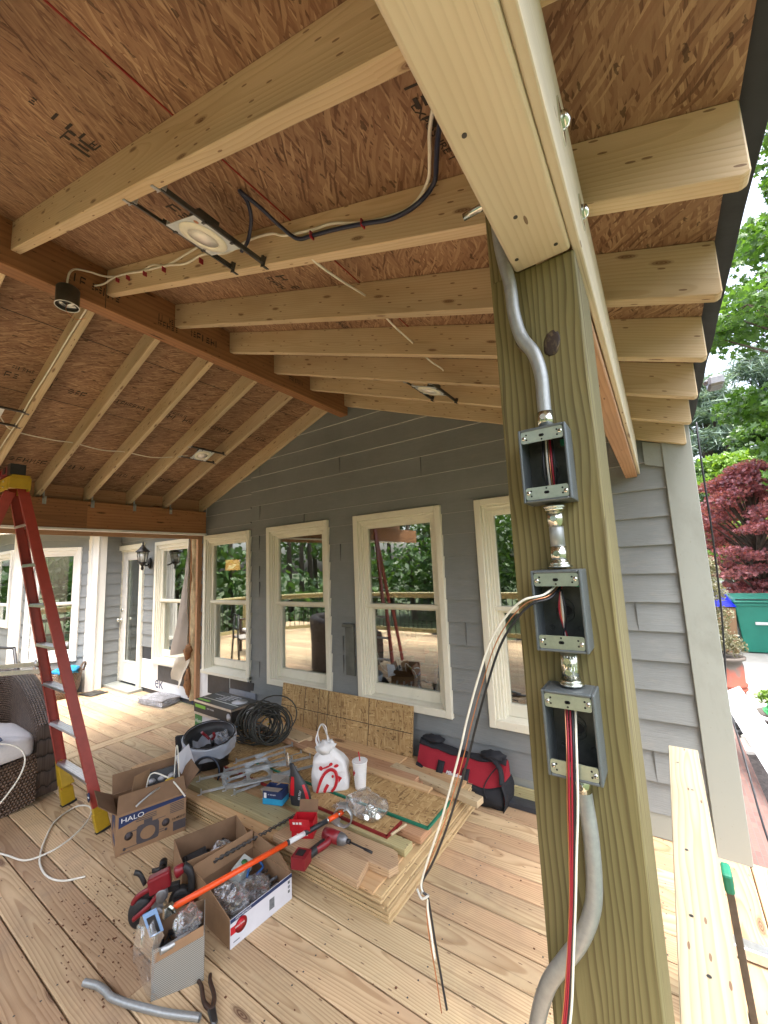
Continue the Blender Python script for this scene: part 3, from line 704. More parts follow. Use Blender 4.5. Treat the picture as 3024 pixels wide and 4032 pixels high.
# ================================================================ PORCH ROOF
roof = empty('porch_roof', (-2.4, .8, 2.3), 0, 'open gabled porch roof of pale pine rafters and brown OSB sheathing on a dark ridge beam', 'roof')
def rp(n, mb, mat, **k):
    o = mb.build(n, mat, roof, **k); o.matrix_parent_inverse = Matrix.Translation((2.4, -.8, -2.3)); return o
SL = .361; CS = 1/math.sqrt(1+SL*SL); RX0 = -2.38; RXL = -2.47; ZR = 3.18
def zR(x): return ZR-SL*(x-RX0)
def zL(x): return 2.412+.355*(x+4.815)
RD = .15                                        # vertical depth of a rafter
Y0R = -1.75; Y1R = GY-.004
# sheathing, right slope; UV: u along Y, v down the slope
def slope_sheet(mb, xa, xb, zf, th=.012, k=0, off=0):
    L = abs(xb-xa)/CS
    for dz, fl in ((0, False), (th, True)):
        P = [(xa, Y0R, zf(xa)+RD+dz+off), (xa, Y1R, zf(xa)+RD+dz+off), (xb, Y1R, zf(xb)+RD+dz+off), (xb, Y0R, zf(xb)+RD+dz+off)]
        i = mb.add(P); uv = [(3+Y0R, k), (3+Y1R, k), (3+Y1R, k+L), (3+Y0R, k+L)]
        mb.face((i, i+1, i+2, i+3) if not fl else (i+3, i+2, i+1, i), uv if not fl else uv[::-1])
d = MB()
slope_sheet(d, -2.46, -.915, zR, k=0); slope_sheet(d, -.912, .199, zR, k=3)
slope_sheet(d, -2.47, -3.00, zL, k=6); slope_sheet(d, -3.003, -3.66, zL, k=9); slope_sheet(d, -3.663, -4.90, zL, k=12)
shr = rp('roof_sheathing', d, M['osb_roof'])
def shc(o): o.parent = shr; return o
d = MB()
d.tube([(-.9135, Y0R+i*.05, zR(-.9135)+RD-.001-.0012*math.sin(i*1.7)) for i in range(94)], [.0022+.0012*abs(math.sin(i*2.3)) for i in range(94)], 5)
o = d.build('red_seam_line', M['redpaint'], shr)
d = MB()
for i in range(2): 
    x = (-3.0015, -3.6615)[i]; d.tube([(x, Y0R, zL(x)+RD-.0002), (x, Y1R, zL(x)+RD-.0002)], .0022, 5)
d.build('panel_seam', M['dark'], shr)
# printed grade stamps (mostly broken up and unreadable)
def smat(x, y, right=True, ang=0):
    """matrix on the sheathing underside: text X along +Y, facing down"""
    z = (zR(x) if right else zL(x))+RD-.0012
    dn = Vector((-SL if right else .355, 0, -1)).normalized()
    X = Vector((0, 1, 0)); X.rotate(Matrix.Rotation(ang, 3, dn)); Yv = dn.cross(X)
    m = Matrix.Identity(4)
    for i, v in enumerate((X, Yv, dn)):
        for j in range(3): m[j][i] = v[j]
    m.translation = Vector((x, y, z)); return m
def glyphs(mb, L, h, r, M_):
    x = 0; h *= 1.2
    while x < L:
        w_ = r.uniform(.25, .7)*h; t = r.random()
        if t < .25: mb.box((x+w_*.2, 0, 0), (w_*.24, h, .0006), M_); 
        elif t < .5:
            mb.box((x+w_*.1, 0, 0), (w_*.14, h*.9, .0006), M_); mb.box((x+w_*.5, h*.4, 0), (w_*.7, h*.2, .0006), M_); mb.box((x+w_*.5, -h*.1, 0), (w_*.6, h*.18, .0006), M_)
        elif t < .7:
            for q in range(3): mb.box((x+w_*.4, h*(q-1)*.33, 0), (w_*r.uniform(.4, .9), h*.17, .0006), M_)
        elif t < .88:
            mb.box((x+w_*.1, 0, 0), (w_*.2, h, .0006), M_); mb.box((x+w_*.8, 0, 0), (w_*.13, h*.8, .0006), M_); mb.box((x+w_*.45, 0, 0), (w_*.6, h*.18, .0006), M_)
        else: x += w_*.5
        x += w_*1.15
r_ = random.Random(5)
for (x, y, L, h, rt_) in ((-1.345, .12, .30, .075, True), (-1.29, .26, .17, .04, True), (-1.27, 1.12, .26, .05, True), (-1.35, 1.12, .26, .04, True), (-1.33, .60, .16, .05, True), (-1.27, .62, .12, .035, True), (-.30, .52, .18, .05, True), (-1.30, 1.50, .2, .04, True), (-1.30, 2.3, .2, .04, True), (-.55, 1.3, .15, .04, True), (-1.30, 1.9, .2, .04, True), (-.36, .05, .35, .07, True), (-.27, .08, .30, .05, True),
                           (-3.52, .70, .45, .05, False), (-3.44, .72, .25, .03, False), (-3.49, 1.30, .34, .04, False), (-3.49, 1.70, .36, .05, False), (-3.44, 1.72, .2, .03, False), (-3.48, 2.1, .3, .05, False), (-3.46, 2.5, .3, .05, False), (-4.50, .75, .45, .06, False), (-4.50, 1.28, .34, .06, False), (-4.52, 1.7, .34, .05, False), (-4.50, 2.1, .3, .06, False), (-4.55, 2.5, .3, .05, False), (-2.72, 2.1, .25, .04, False), (-2.70, 2.55, .25, .04, False)):
    d = MB(); glyphs(d, L, h, r_, smat(x, y, rt_)); d.build('grade_stamp', M['ink'], shr)
shc(text('grade_stamp', 'APA', .075, smat(-.285, .74, True, R(8)), M['ink'])); shc(text('grade_stamp', 'HOME', .03, smat(-.25, .79, True, R(8)), M['ink']))
shc(text('grade_stamp', 'EXPOSURE 1', .028, smat(-.335, .66, True, R(8)), M['ink']))
# rafters
RYS = [.457, .857, 1.24, 1.635, 2.036, 2.437, 2.904]
def rafter_R():
    m = MB(); xa, xb = RX0, .198; h = .115
    nx = math.ceil(1)
    # body: near face y=0 .. .038, plumb cut tail with a small eased corner
    P = [(xa, zR(xa)), (xb-.012, zR(xb-.012)), (xb, zR(xb)+.010), (xb, zR(xb)+RD), (xa, zR(xa)+RD)]
    k = newk(); b = m.add([(x, 0, z) for x, z in P]+[(x, .038, z) for x, z in P])
    def uvp(p, o=0): x, z = p; return (20*k+10+(x-xa)/CS, (z-zR(x))*CS-.07+o)
    m.face((b, b+1, b+2, b+3, b+4), [uvp(p) for p in P]); m.face((b+9, b+8, b+7, b+6, b+5), [uvp(p) for p in P[::-1]])
    for i in range(5):
        j = (i+1) % 5
        m.face((b+i, b+i+5, b+j+5, b+j), [(uvp(P[i])[0], -.10), (uvp(P[i])[0], -.062), (uvp(P[j])[0], -.062), (uvp(P[j])[0], -.10)])
    return m
def rafter_L():
    m = MB(); xa, xb = -4.93, RXL
    P = [(xa, zL(xa)), (xb, zL(xb)), (xb, zL(xb)+RD), (xa, zL(xa)+RD)]
    k = newk(); b = m.add([(x, 0, z) for x, z in P]+[(x, .038, z) for x, z in P])
    def uvp(p, o=0): x, z = p; return (20*k+10+(x-xa)/CS, (z-zL(x))*CS-.07+o)
    m.face((b, b+1, b+2, b+3), [uvp(p) for p in P]); m.face((b+7, b+6, b+5, b+4), [uvp(p) for p in P[::-1]])
    for i in range(4):
        j = (i+1) % 4
        m.face((b+i, b+i+4, b+j+4, b+j), [(uvp(P[i])[0], -.10), (uvp(P[i])[0], -.062), (uvp(P[j])[0], -.062), (uvp(P[j])[0], -.10)])
    return m
for i, y in enumerate([.035, -.35]+RYS):
    o = rp('rafter', rafter_R(), M['pine'], bevel=.003); o.location.y += y
    o = rp('rafter', rafter_L(), M['pine'], bevel=.003); o.location.y += y if i < 8 else y
for i, y in enumerate([-.76, -1.16, -1.56]):
    o = rp('rafter', rafter_R(), M['pine'], bevel=.003); o.location.y += y
# ridge
d = MB(); d.box((-2.425, (Y0R+Y1R)/2+.0, 3.25), (.09, Y1R-Y0R-.004, .308), ax=1); rdg = rp('ridge_beam', d, M['lvl'], bevel=.002)
d = MB(); d.box((-2.3795, .857, 3.25), (.001, .003, .30)); 
def rM(y, z): return Matrix(((0, 0, 1, -2.3792), (1, 0, 0, y), (0, 1, 0, z), (0, 0, 0, 1)))
glyphs(d, .30, .04, r_, rM(.62, 3.20) @ RZ(R(-3))); glyphs(d, .12, .03, r_, rM(1.14, 3.20)); glyphs(d, .12, .03, r_, rM(1.14, 3.16)); glyphs(d, .18, .04, r_, rM(1.35, 3.19)); glyphs(d, .2, .03, r_, rM(2.15, 3.2))
d.build('grade_stamp', M['ink'], rdg)
# black underlayment hanging a little past the eave
d = MB()
d.grid(lambda u, v: (.10+.142*v+.004*mnoise.noise(Vector((u*22, 0, 3)))*v, Y0R+(Y1R+.05-Y0R)*u, zR(.10+.142*v)+RD+.0135-.012*v*v), 90, 4)
rp('underlayment', d, M['felt'], solid=.002)
# solar eave light at the edge and joist hanger clips on the LVL
d = MB()
d.box((.305, 2.42, 2.42), (.06, .10, .05)); d.box((.275, 2.42, 2.43), (.03, .05, .02)); el = d.build('eave_light', M['greytool'], bevel=.01)
tag(el, 'small gray box light fixed to the black roof edge near the far end', 'light')
# LVL side beam with metal clips
lv = empty('side_beam', (-4.80, 1, 2.1), 0, 'dark laminated side beam carrying the left rafters above the open deck', 'beam')
def lvp(n, mb, mat, **k): o = mb.build(n, mat, lv, **k); o.matrix_parent_inverse = Matrix.Translation((4.80, -1, -2.1)); return o
d = MB(); d.box((-4.80, -.35, 2.26), (.088, 4.0, .278), ax=1); d.box((-4.80, 2.30, 2.26), (.088, 1.30, .278), ax=1); lvp('beam', d, M['lvl'], bevel=.002)
d = MB(); d.box((-4.80, .6, 2.109), (.13, 4.7, .020)); lvp('trim_strip', d, M['white'])
d = MB(); d.box((-4.85, 1.64, 2.105), (.02, 2.6, .10)); d.box((-4.86, .6, 2.50), (.03, 4.7, .24)); lvp('blocking', d, M['fir'])
for y in RYS:
    d = MB(); d.box((-4.752, y+.055, 2.375), (.004, .03, .075)); d.box((-4.752, y+.048, 2.43), (.004, .016, .07)); lvp('rafter_clip', d, M['galv'])
# header beam on the right
hb = empty('header_beam', (-.1, .7, 2.115), 0, 'thick pale header beam running over the post to the gable wall', 'beam')
def hbp(n, mb, mat, **k): o = mb.build(n, mat, hb, **k); o.matrix_parent_inverse = Matrix.Translation((.1, -.7, -2.115)); return o
PY0, PY1 = .67, .842; PX0, PX1 = -.200, -.0615
zb = 2.117; ht_ = .225
d = MB(); d.box((-.1105, (Y0R+PY0)/2, zb+ht_/2), (.091, PY0-Y0R, ht_), ax=1, k=11)
M_in = hbp('inner_ply', d, M['beam'], bevel=.007, seg=3)
d = MB(); d.box((-.0575, (Y0R+Y1R-.01)/2, zb+.004+ht_/2), (.014, Y1R-Y0R-.01, ht_), ax=1); hbp('outer_ply', d, M['beam'], bevel=.003, seg=2)
d = MB(); d.box((-.0985, (PY1+Y1R-.01)/2, zb-.012+ht_/2), (.064, Y1R-.01-PY1, ht_), ax=1); hbp('inner_ply', d, M['fir'], bevel=.005, seg=2)
for y, z in ((.57, 2.245), (.745, 2.235)):
    d = MB(); d.box((-.0495, y, z), (.003, .042, .042)); d.lathe([(.0001, .011), (.010, .008), (.013, 0)], Matrix.Translation((-.048, y, z)) @ RY(R(90)), 14); hbp('carriage_bolt', d, M['zinc'])
d = MB(); d.tube([(-.155, .60, 2.21), (-.215, .60, 2.21)], .006, 10); hbp('carriage_bolt', d, M['zinc'])
for x, y in ((-.135, .40), (-.12, .55), (-.143, .635), (-.083, .64)):
    d = MB(); d.cyl((x, y, zb-.0008), (x, y, zb+.003), .0032, 10); hbp('nail_head', d, M['steeldark'])
# post
post = empty('post', ((PX0+PX1)/2, (PY0+PY1)/2, 0), 0, 'tall green-brown treated post carrying the header beam, three gray boxes on its face', 'post')
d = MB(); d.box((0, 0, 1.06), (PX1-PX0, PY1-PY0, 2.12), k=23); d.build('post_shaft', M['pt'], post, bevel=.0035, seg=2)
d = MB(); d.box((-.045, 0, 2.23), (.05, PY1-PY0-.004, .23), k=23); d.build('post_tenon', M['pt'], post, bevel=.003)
kmat = NT('post_knot'); tc = kmat.n('TexCoord', None, 0); kd_ = kmat.n('VectorMath', {0: kmat.n('VectorMath', {0: tc, 1: (.5, .5, .5)}, operation='SUBTRACT')}, 1, operation='LENGTH')
kmat.set(**{'Base Color': kmat.ramp(kmat.m('ADD', kd_, kmat.m('MULTIPLY', kmat.noise(tc, 5, 3), .25)), [(.2, (.14, .09, .045)), (.42, (.07, .042, .024)), (.50, (.15, .11, .055)), (.62, (.035, .02, .014))]), 'Roughness': .6})
for kx, kz, kw, kh, ka in ((-.1085, 1.972, .0125, .022, 12), (-.155, 1.985, .0075, .017, -25), (-.10, .95, .010, .016, 0)):
    d = MB(); d.blob((0, 0, 0), (kw, .0022, kh), Matrix.Translation((kx-(PX0+PX1)/2, PY0-(PY0+PY1)/2, kz)) @ RY(R(ka)), nu=18, nv=12, nz=.25, seed=kx*50); d.build('knot', kmat.mat, post)
# ================================================================ THINGS ON THE POST
def outlet_box(z, label, green_screw=True):
    t = empty('outlet_box', (-.1285, PY0, z), 0, label, 'electrical box', 'cast boxes in a column on the post')
    W_, H_, D_, th = .069, .1145, .050, .0042
    m = MB()
    for s in (-1, 1):
        m.box((s*(W_-th)/2, -D_/2, 0), (th, D_, H_)); m.box((0, -D_/2, s*(H_-th)/2), (W_-2*th, D_, th))
    m.build('box_shell', M['boxgray'], t, bevel=.0016, seg=2)
    m = MB(); m.box((0, -.003, 0), (W_-2*th, .004, H_-2*th))
    for s in (-1, 1): m.tube([(0+.013*math.cos(a*.524), -.0055, s*.004-.004+.013*math.sin(a*.524)) for a in range(12)], .0009, 5, closed=True)
    for x, zz in ((-.016, .032), (.020, -.030), (.016, .034), (-.02, -.03)): m.tube([(x+.0032*math.cos(a*.785), -.006, zz+.0032*math.sin(a*.785)) for a in range(8)], .0008, 5, closed=True)
    m.build('box_back', M['boxin'], t)
    m = MB(); m.cyl((0, -.0052, -.004), (0, -.0058, -.004), .0105, 16); m.build('knockout_hole', M['dark'], t)
    for s in (-1, 1):
        zc = s*(H_/2-.0135)
        m = MB(); w2, h2 = .0300, .0092
        pl = []
        for cx, cy, a0 in ((w2-.003, h2-.003, 0), (-w2+.003, h2-.003, 90), (-w2+.003, -h2+.003, 180), (w2-.003, -h2+.003, 270)):
            for q in range(4): a = R(a0+q*30); pl.append((cx+.003*math.cos(a), cy+.003*math.sin(a)))
        m.prism(pl, .0014, Matrix(((1, 0, 0, 0), (0, 0, -1, -D_+.002), (0, 1, 0, zc), (0, 0, 0, 1))))
        p = m.build('ear_plate', M['earplate'], t)
        m = MB()
        m.cyl((-.0016, -D_+.0004, zc), (-.0016, -D_+.0000, zc), .0022, 10); m.cyl((.0016, -D_+.0004, zc), (.0016, -D_+.0000, zc), .0022, 10); m.box((0, -D_+.0002, zc), (.0034, .0004, .0042))
        for x, zz in ((-.022, .0038), (-.022, -.0038), (.022, .0038), (.022, -.0038), (0, -s*.0062)): m.cyl((x, -D_+.0006, zc+zz), (x, -D_+.0001, zc+zz), .0014, 8)
        m.build('slot_hole', M['dark'], p)
        for sx_ in (-1, 1):
            m = MB(); x = sx_*.0262
            m.lathe([(.0032, 0), (.0028, .0010), (.0001, .0014)], Matrix(((1, 0, 0, x), (0, 0, -1, -D_+.0006), (0, 1, 0, zc+(-.0012 if sx_ < 0 else .001)*s), (0, 0, 0, 1))), 14)
            sc = m.build('screw', M['chrome'], p)
            m = MB(); zz = zc+(-.0012 if sx_ < 0 else .001)*s; m.box((x, -D_-.0009, zz), (.0036, .0003, .0007)); m.box((x, -D_-.00091, zz), (.0007, .0003, .0036)); m.build('screw_cross', M['dark'], sc)
    m = MB(); m.box((.024, -.010, .036), (.010, .008, .010)); m.cyl((.024, -.014, .036), (.024, -.0155, .036), .0035, 10); m.build('ground_screw', M['greenpaint'], t, bevel=.001)
    return t
B1 = outlet_box(1.7655, 'top gray box on the post, just under the bent conduit')
B2 = outlet_box(1.550, 'middle gray box on the post with wires bending out to the left')
B3 = outlet_box(1.3825, 'lowest gray box on the post with wires hanging down out of it')
CX = -.1265; CYc = .6520; CR = .0104
def conn(par, zc, up_=1, ring=True):
    m = MB(); m.cyl((CX, CYc, zc), (CX, CYc, zc+up_*.024), .0124, 20)
    m.tube([(CX, CYc-.0135, zc+up_*.013), (CX, CYc-.0175, zc+up_*.013)], .0045, 10)
    if ring: m.tube([(CX, CYc, zc), (CX, CYc, zc-up_*.0035)], .0148, 16); m.tube([(CX, CYc, zc-up_*.0035), (CX, CYc, zc-up_*.0045)], [.0148, .0172], 12); m.cyl((CX, CYc, zc-up_*.0045), (CX, CYc, zc-up_*.0075), .0172, 10)
    o = m.build('connector', M['zinc'], par); return o
cd = empty('conduit', (CX, CYc, 1.83), 0, 'offset-bent galvanized conduit rising from the top box past the header beam', 'conduit')
def cdp(par, n, mb, mat):
    o = mb.build(n, mat, par); o.matrix_parent_inverse = Matrix.Translation(-par.location); return o
def addconn(par, *a, **k): o = conn(par, *a, **k); o.matrix_parent_inverse = Matrix.Translation(-par.location)
m = MB(); m.tube(smooth_path([(-.174, .648, 2.36), (-.172, .647, 2.18), (-.161, .648, 2.09), (-.159, .650, 2.035), (-.151, .652, 1.99), (-.134, .652, 1.955), (-.1265, .652, 1.915), (CX, CYc, 1.87), (CX, CYc, 1.832)], 6), CR, 18); cdp(cd, 'tube', m, M['emt'])
addconn(cd, 1.829, 1, False)
cd = empty('conduit', (CX, CYc, 1.6), 0, 'short straight conduit joining the top and middle boxes', 'conduit')
m = MB(); m.cyl((CX, CYc, 1.632), (CX, CYc, 1.688), CR, 18); cdp(cd, 'tube', m, M['emt']); addconn(cd, 1.694+.002, -1); addconn(cd, 1.6180, 1)
cd = empty('conduit', (CX, CYc, 1.46), 0, 'very short double connector between the middle and lowest boxes', 'conduit')
m = MB(); m.cyl((CX, CYc, 1.448), (CX, CYc, 1.492), .0125, 18); cdp(cd, 'tube', m, M['zinc']); addconn(cd, 1.491, -1, False); addconn(cd, 1.4495, 1)
cd = empty('conduit', (CX, CYc, 1.2), 0, 'S-bent conduit leaving the lowest box and curving left round the post', 'conduit')
m = MB(); m.tube(smooth_path([(CX, CYc, 1.325), (-.124, .652, 1.29), (-.121, .650, 1.24), (-.123, .648, 1.18), (-.131, .646, 1.145), (-.148, .645, 1.108), (-.172, .645, 1.072), (-.195, .645, 1.035), (-.213, .645, .985), (-.222, .645, .93), (-.224, .65, .80), (-.224, .66, .03)], 7), CR, 18); cdp(cd, 'tube', m, M['emt']); addconn(cd, 1.3245, -1, False)
# wires
wl = empty('wire_bundle', (-.128, .64, 1.6), 0, 'white, copper and black wires curving left out of the middle box to a knot', 'wires')
def wadd(par, pts, r, mat, name, n=8, seg=8):
    m = MB(); m.tube(smooth_path(pts, n), r*.82, seg); o = m.build(name, M[mat], par); o.matrix_parent_inverse = Matrix.Translation(-par.location); return o
base = [(-.128, .65, 1.600), (-.132, .640, 1.586), (-.145, .615, 1.573), (-.171, .60, 1.566), (-.199, .60, 1.541), (-.225, .60, 1.503), (-.249, .60, 1.446), (-.270, .60, 1.388), (-.2845, .60, 1.342), (-.305, .60, 1.283), (-.328, .60, 1.222), (-.352, .60, 1.166), (-.366, .60, 1.128)]
def offs(pts, dx, dy, dz, s=None): return [(p[0]+dx*(1 if s is None else s(i/(len(pts)-1))), p[1]+dy, p[2]+dz*(1 if s is None else s(i/(len(pts)-1)))) for i, p in enumerate(pts)]
kk = [(-.362, .598, 1.118), (-.356, .60, 1.112)]
wadd(wl, offs(base, 0, 0, 0)+kk+[(-.357, .60, 1.095), (-.353, .60, 1.062), (-.349, .60, 1.03)], .0021, 'whitecable', 'white_wire')
wadd(wl, offs(base, .006, .004, -.004, lambda t: math.sin(t*3.14)**.6 if 0 < t < 1 else 0)+kk+[(-.361, .603, 1.09), (-.358, .603, 1.05), (-.351, .603, 1.01), (-.344, .603, .96)], .0011, 'copper', 'copper_wire')
wadd(wl, offs(base, .013, .002, -.008, lambda t: math.sin(t*3.0)**.7 if 0 < t < 1 else 0)+kk+[(-.354, .603, 1.09), (-.349, .603, 1.055), (-.345, .603, 1.03), (-.340, .603, 1.00), (-.333, .60, .972)], .0022, 'blackcable', 'black_wire')
wadd(wl, [(-.372, .596, 1.120), (-.362, .592, 1.113), (-.354, .597, 1.116), (-.360, .606, 1.110), (-.368, .60, 1.114)], .0022, 'graycable', 'knot_loop')
wb = empty('wire_bundle', (-.13, .61, 1.3), 0, 'red, white, black and copper wires hanging straight down in front of the lowest box', 'wires')
for dx, r, mat, nm in ((-.0055, .0010, 'copper', 'copper_wire'), (-.0030, .0017, 'redwire', 'red_wire'), (.0012, .0017, 'redwire', 'red_wire'), (.0045, .0018, 'blackcable', 'black_wire'), (.0085, .0020, 'whitecable', 'white_wire')):
    s = dx*.9; s2 = dx*.62
    wadd(wb, [(-.130+dx, .650, 1.432), (-.131+dx, .640, 1.41), (-.130+s, .622, 1.375), (-.1305+s, .613, 1.345), (-.133+s, .606, 1.30), (-.1375+s2, .602, 1.24), (-.142+s2*.8, .60, 1.19), (-.150+s2*.8, .60, 1.13), (-.159+s2, .60, 1.07), (-.168+s2, .60, 1.02), (-.176+s2, .60, .95), (-.186+s2, .60, .80)], r, mat, nm)
for (zt_, zb_) in ((1.818, 1.712), (1.600, 1.498)):
    w3 = empty('wire_bundle', (-.128, .65, zb_), 0, ('wires crossing straight down inside the top box' if zt_ > 1.7 else 'red, black and white wires crossing inside the middle box'), 'wires')
    for dx, r, mat, nm in ((-.005, .0022, 'blackcable', 'black_wire'), (-.0005, .0019, 'graycable', 'white_wire'), (.0025, .0010, 'copper', 'copper_wire'), (.005, .0016, 'redwire', 'red_wire'), (.008, .0018, 'blackcable', 'black_wire')):
        if zt_ < 1.7 and dx > .007: continue
        wadd(w3, [(-.128+dx, .652, zt_), (-.127+dx*(1.2 if zt_ > 1.7 else -.8), .640, (zt_+zb_)/2), (-.128+dx, .652, zb_)], r, mat, nm)

# ================================================================ LIGHTS IN THE ROOF
def recessed(cx, cy, right, label, by0, by1, span=.18, y_off=0):
    zf = zR if right else zL
    t = empty('recessed_light', (cx, cy, zf(cx)), 0, label, 'light', 'unfinished recessed lights between rafters')
    sl = -SL if right else .355
    t.rotation_euler = (0, -math.atan(sl), 0)
    pw, pl = .175, .165
    m = MB(); m.box((0, 0, .004), (pw, pl, .0018)); 
    for s in (-1, 1): m.box((s*pw/2, 0, .011), (.0018, pl, .016))
    m.build('mounting_plate', M['lightgray'], t)
    m = MB(); m.lathe([(.076, .002), (.074, -.002), (.050, -.004), (.048, -.0015)], seg=40, cap=False); m.build('trim_ring', M['ivory'], t)
    m = MB(); m.lathe([(.049, -.0020), (.0001, -.0028)], seg=32); m.build('lens', M['lens'], t)
    m = MB(); m.box((.045, -.03, .024), (.055, .07, .035)); m.build('junction_housing', M['steeldark'], t)
    for s in (-1, 1):
        x = s*(pw/2+.006); m = MB()
        m.box((x, (by0+by1)/2-cy, .004), (.010, by1-by0, .003)); m.box((x+.006*s, (by0+by1)/2-cy, .010), (.0022, (by1-by0)*.96, .012)); m.box((x-.004*s, (by0+by1)/2-cy+.04, .013), (.0022, (by1-by0)*.7, .010))
        b = m.build('hanger_bar', M['steeldark'], t)
        for y, q in ((by0-cy, 1), (by1-cy, -1)):
            m = MB(); m.box((x, y+q*.001, .012), (.022, .002, .034)); m.box((x+.002, y-q*.010, -.003), (.014, .022, .0018)); m.box((x+.006, y+q*.008, .016), (.010, .014, .022)); m.build('hanger_clip', M['galv'] if q > 0 else M['steeldark'], b)
        m = MB()
        for yy in (-.05, .05): m.box((x-.003*s, yy, .006), (.020, .008, .013))
        m.build('bar_bracket', M['steeldark'], b)
    if right and cy < 1:
        m = MB(); m.box((-.072, .035, .0028), (.018, .055, .0006)); sk = m.build('label_sticker', M['paper'], t)
        m = MB(); glyphs(m, .045, .006, random.Random(2), Matrix(((0, -1, 0, -.072), (-1, 0, 0, .058), (0, 0, -1, .0022), (0, 0, 0, 1)))); m.build('sticker_print', M['ink'], sk)
        m = MB(); m.cyl((.06, -.06, .0028), (.06, -.06, .0024), .008, 14); m.build('plate_hole', M['copper'], t)
    return t
recessed(-1.143, .684, True, 'round white recessed light on a steel plate between the two nearest right-hand rafters', .495, .857)
recessed(-1.115, 2.225, True, 'small distant recessed light between the far right-hand rafters, seen edge-on', 2.074, 2.437)
recessed(-3.715, 2.255, False, 'small recessed light between two left-hand rafters near the gable wall', 2.074, 2.437)
recessed(-3.755, .665, False, 'recessed light cut by the left frame edge, only its bars and plate corner showing', .495, .857)
cl = empty('can_light', (-2.305, .665, 2.972), 0, 'black cylindrical can light hanging below the ridge beam on a white cable', 'light')
m = MB(); m.lathe([(.0001, .098), (.045, .098), (.049, .092), (.049, 0)], seg=28, cap=False); m.build('can_body', M['cangray'], cl)
m = MB(); m.tube([(.0495*math.cos(a*.2618), .0495*math.sin(a*.2618), 0) for a in range(24)], .0022, 6, closed=True); m.build('rim', M['paper'], cl)
m = MB(); m.lathe([(.047, .012), (.0001, .02)], seg=20); m.build('inner_face', M['blacktool'], cl)
m = MB()
for a, l in ((.3, .05), (2.2, .04), (4.0, .045), (5.2, .03)): m.box((.015*math.cos(a), .015*math.sin(a), .006), (l, .012, .003), RZ(a))
m.build('reflector_fins', M['paper'], cl)
wadd(cl, [(-2.30, .665, 2.99), (-2.30, .66, 2.95), (-2.29, .68, 2.92), (-2.27, .70, 2.905), (-2.25, .73, 2.92)], .0016, 'copper', 'lead_wire')
def cable(name, pts, r, mat, label, n=8, flat=1):
    m = MB(); m.tube(smooth_path(pts, n), r, 8, flat=flat); o = m.build(name, M[mat]); tag(o, label, 'cable'); return o
RYf = .853
cable('cable', [(-2.31, .66, 3.07), (-2.31, .662, 3.12), (-2.31, .67, 3.165), (-2.33, .70, 3.21), (-2.335, .76, 3.235), (-2.31, .82, 3.235), (-2.24, RYf, 3.222), (-2.1, RYf, 3.175), (-1.95, RYf, 3.115), (-1.85, RYf, 3.095), (-1.72, RYf, 3.03), (-1.55, RYf-.004, 2.995), (-1.42, .84, 2.965), (-1.28, .80, 2.90), (-1.2, .76, 2.82)], .0045, 'whitecable', 'white cable looping from the can light along the second right-hand rafter to the recessed light')
cable('cable', [(-2.385, .80, 3.20), (-2.34, .83, 3.21), (-2.24, RYf-.008, 3.213), (-2.1, RYf-.007, 3.165), (-1.95, RYf-.007, 3.105), (-1.72, RYf-.006, 3.022), (-1.55, RYf-.005, 2.95), (-1.42, RYf-.005, 2.925), (-1.26, RYf-.005, 2.85), (-1.12, RYf-.005, 2.83), (-1.0, RYf-.005, 2.79), (-.93, RYf-.005, 2.745), (-.80, RYf-.005, 2.695), (-.72, RYf-.006, 2.67), (-.62, RYf-.007, 2.615), (-.52, RYf-.007, 2.575), (-.44, RYf-.01, 2.56), (-.385, .83, 2.585), (-.352, .78, 2.588), (-.315, .71, 2.572), (-.26, .64, 2.548), (-.19, .585, 2.52)], .0045, 'whitecable', 'white cable stapled along the second right-hand rafter and rising by the header beam')
cable('cable', [(-1.10, .80, 2.74), (-1.05, .79, 2.75), (-1.0, .765, 2.78), (-.972, .73, 2.80), (-.958, .69, 2.80), (-.945, .70, 2.785), (-.93, .75, 2.77), (-.91, .81, 2.74), (-.87, RYf-.006, 2.70), (-.80, RYf-.008, 2.672), (-.70, RYf-.012, 2.635), (-.60, RYf-.014, 2.595), (-.50, RYf-.016, 2.553), (-.42, RYf-.02, 2.545), (-.368, .83, 2.57), (-.340, .79, 2.575), (-.300, .72, 2.558), (-.245, .65, 2.535), (-.175, .60, 2.50)], .0062, 'bluecable', 'navy blue cable beside the white one on the second right-hand rafter')
m = MB()
for x in (-2.2, -2.08, -1.9, -1.72, -1.42, -.80, -.60): m.box((x, RYf-.012, zR(x)+.058 if x < -1 else zR(x)+.060), (.004, .018, .022))
o = m.build('cable_staple', M['redwire']); tag(o, 'tiny dark red staples pinning the cables to the second right-hand rafter', 'staples', kind='stuff')
cable('cable', [(-.83, .86, 2.63), (-.83, .90, 2.622), (-.85, 1.05, 2.66), (-.886, 1.235, 2.728), (-.89, 1.30, 2.73), (-.885, 1.45, 2.70), (-.893, 1.63, 2.704), (-.90, 1.70, 2.70), (-.905, 1.85, 2.70), (-.92, 2.03, 2.726), (-1.0, 2.14, 2.75)], .0042, 'whitecable', 'white cable sagging through holes in the right-hand rafters to the far light')
cable('cable', [(-3.80, .75, 2.80), (-3.95, .86, 2.76), (-3.955, 1.1, 2.745), (-3.953, 1.24, 2.752), (-3.95, 1.45, 2.735), (-3.945, 1.63, 2.755), (-3.92, 1.85, 2.745), (-3.885, 2.03, 2.775), (-3.80, 2.15, 2.80)], .0042, 'whitecable', 'white cable running through the left-hand rafters between two lights')
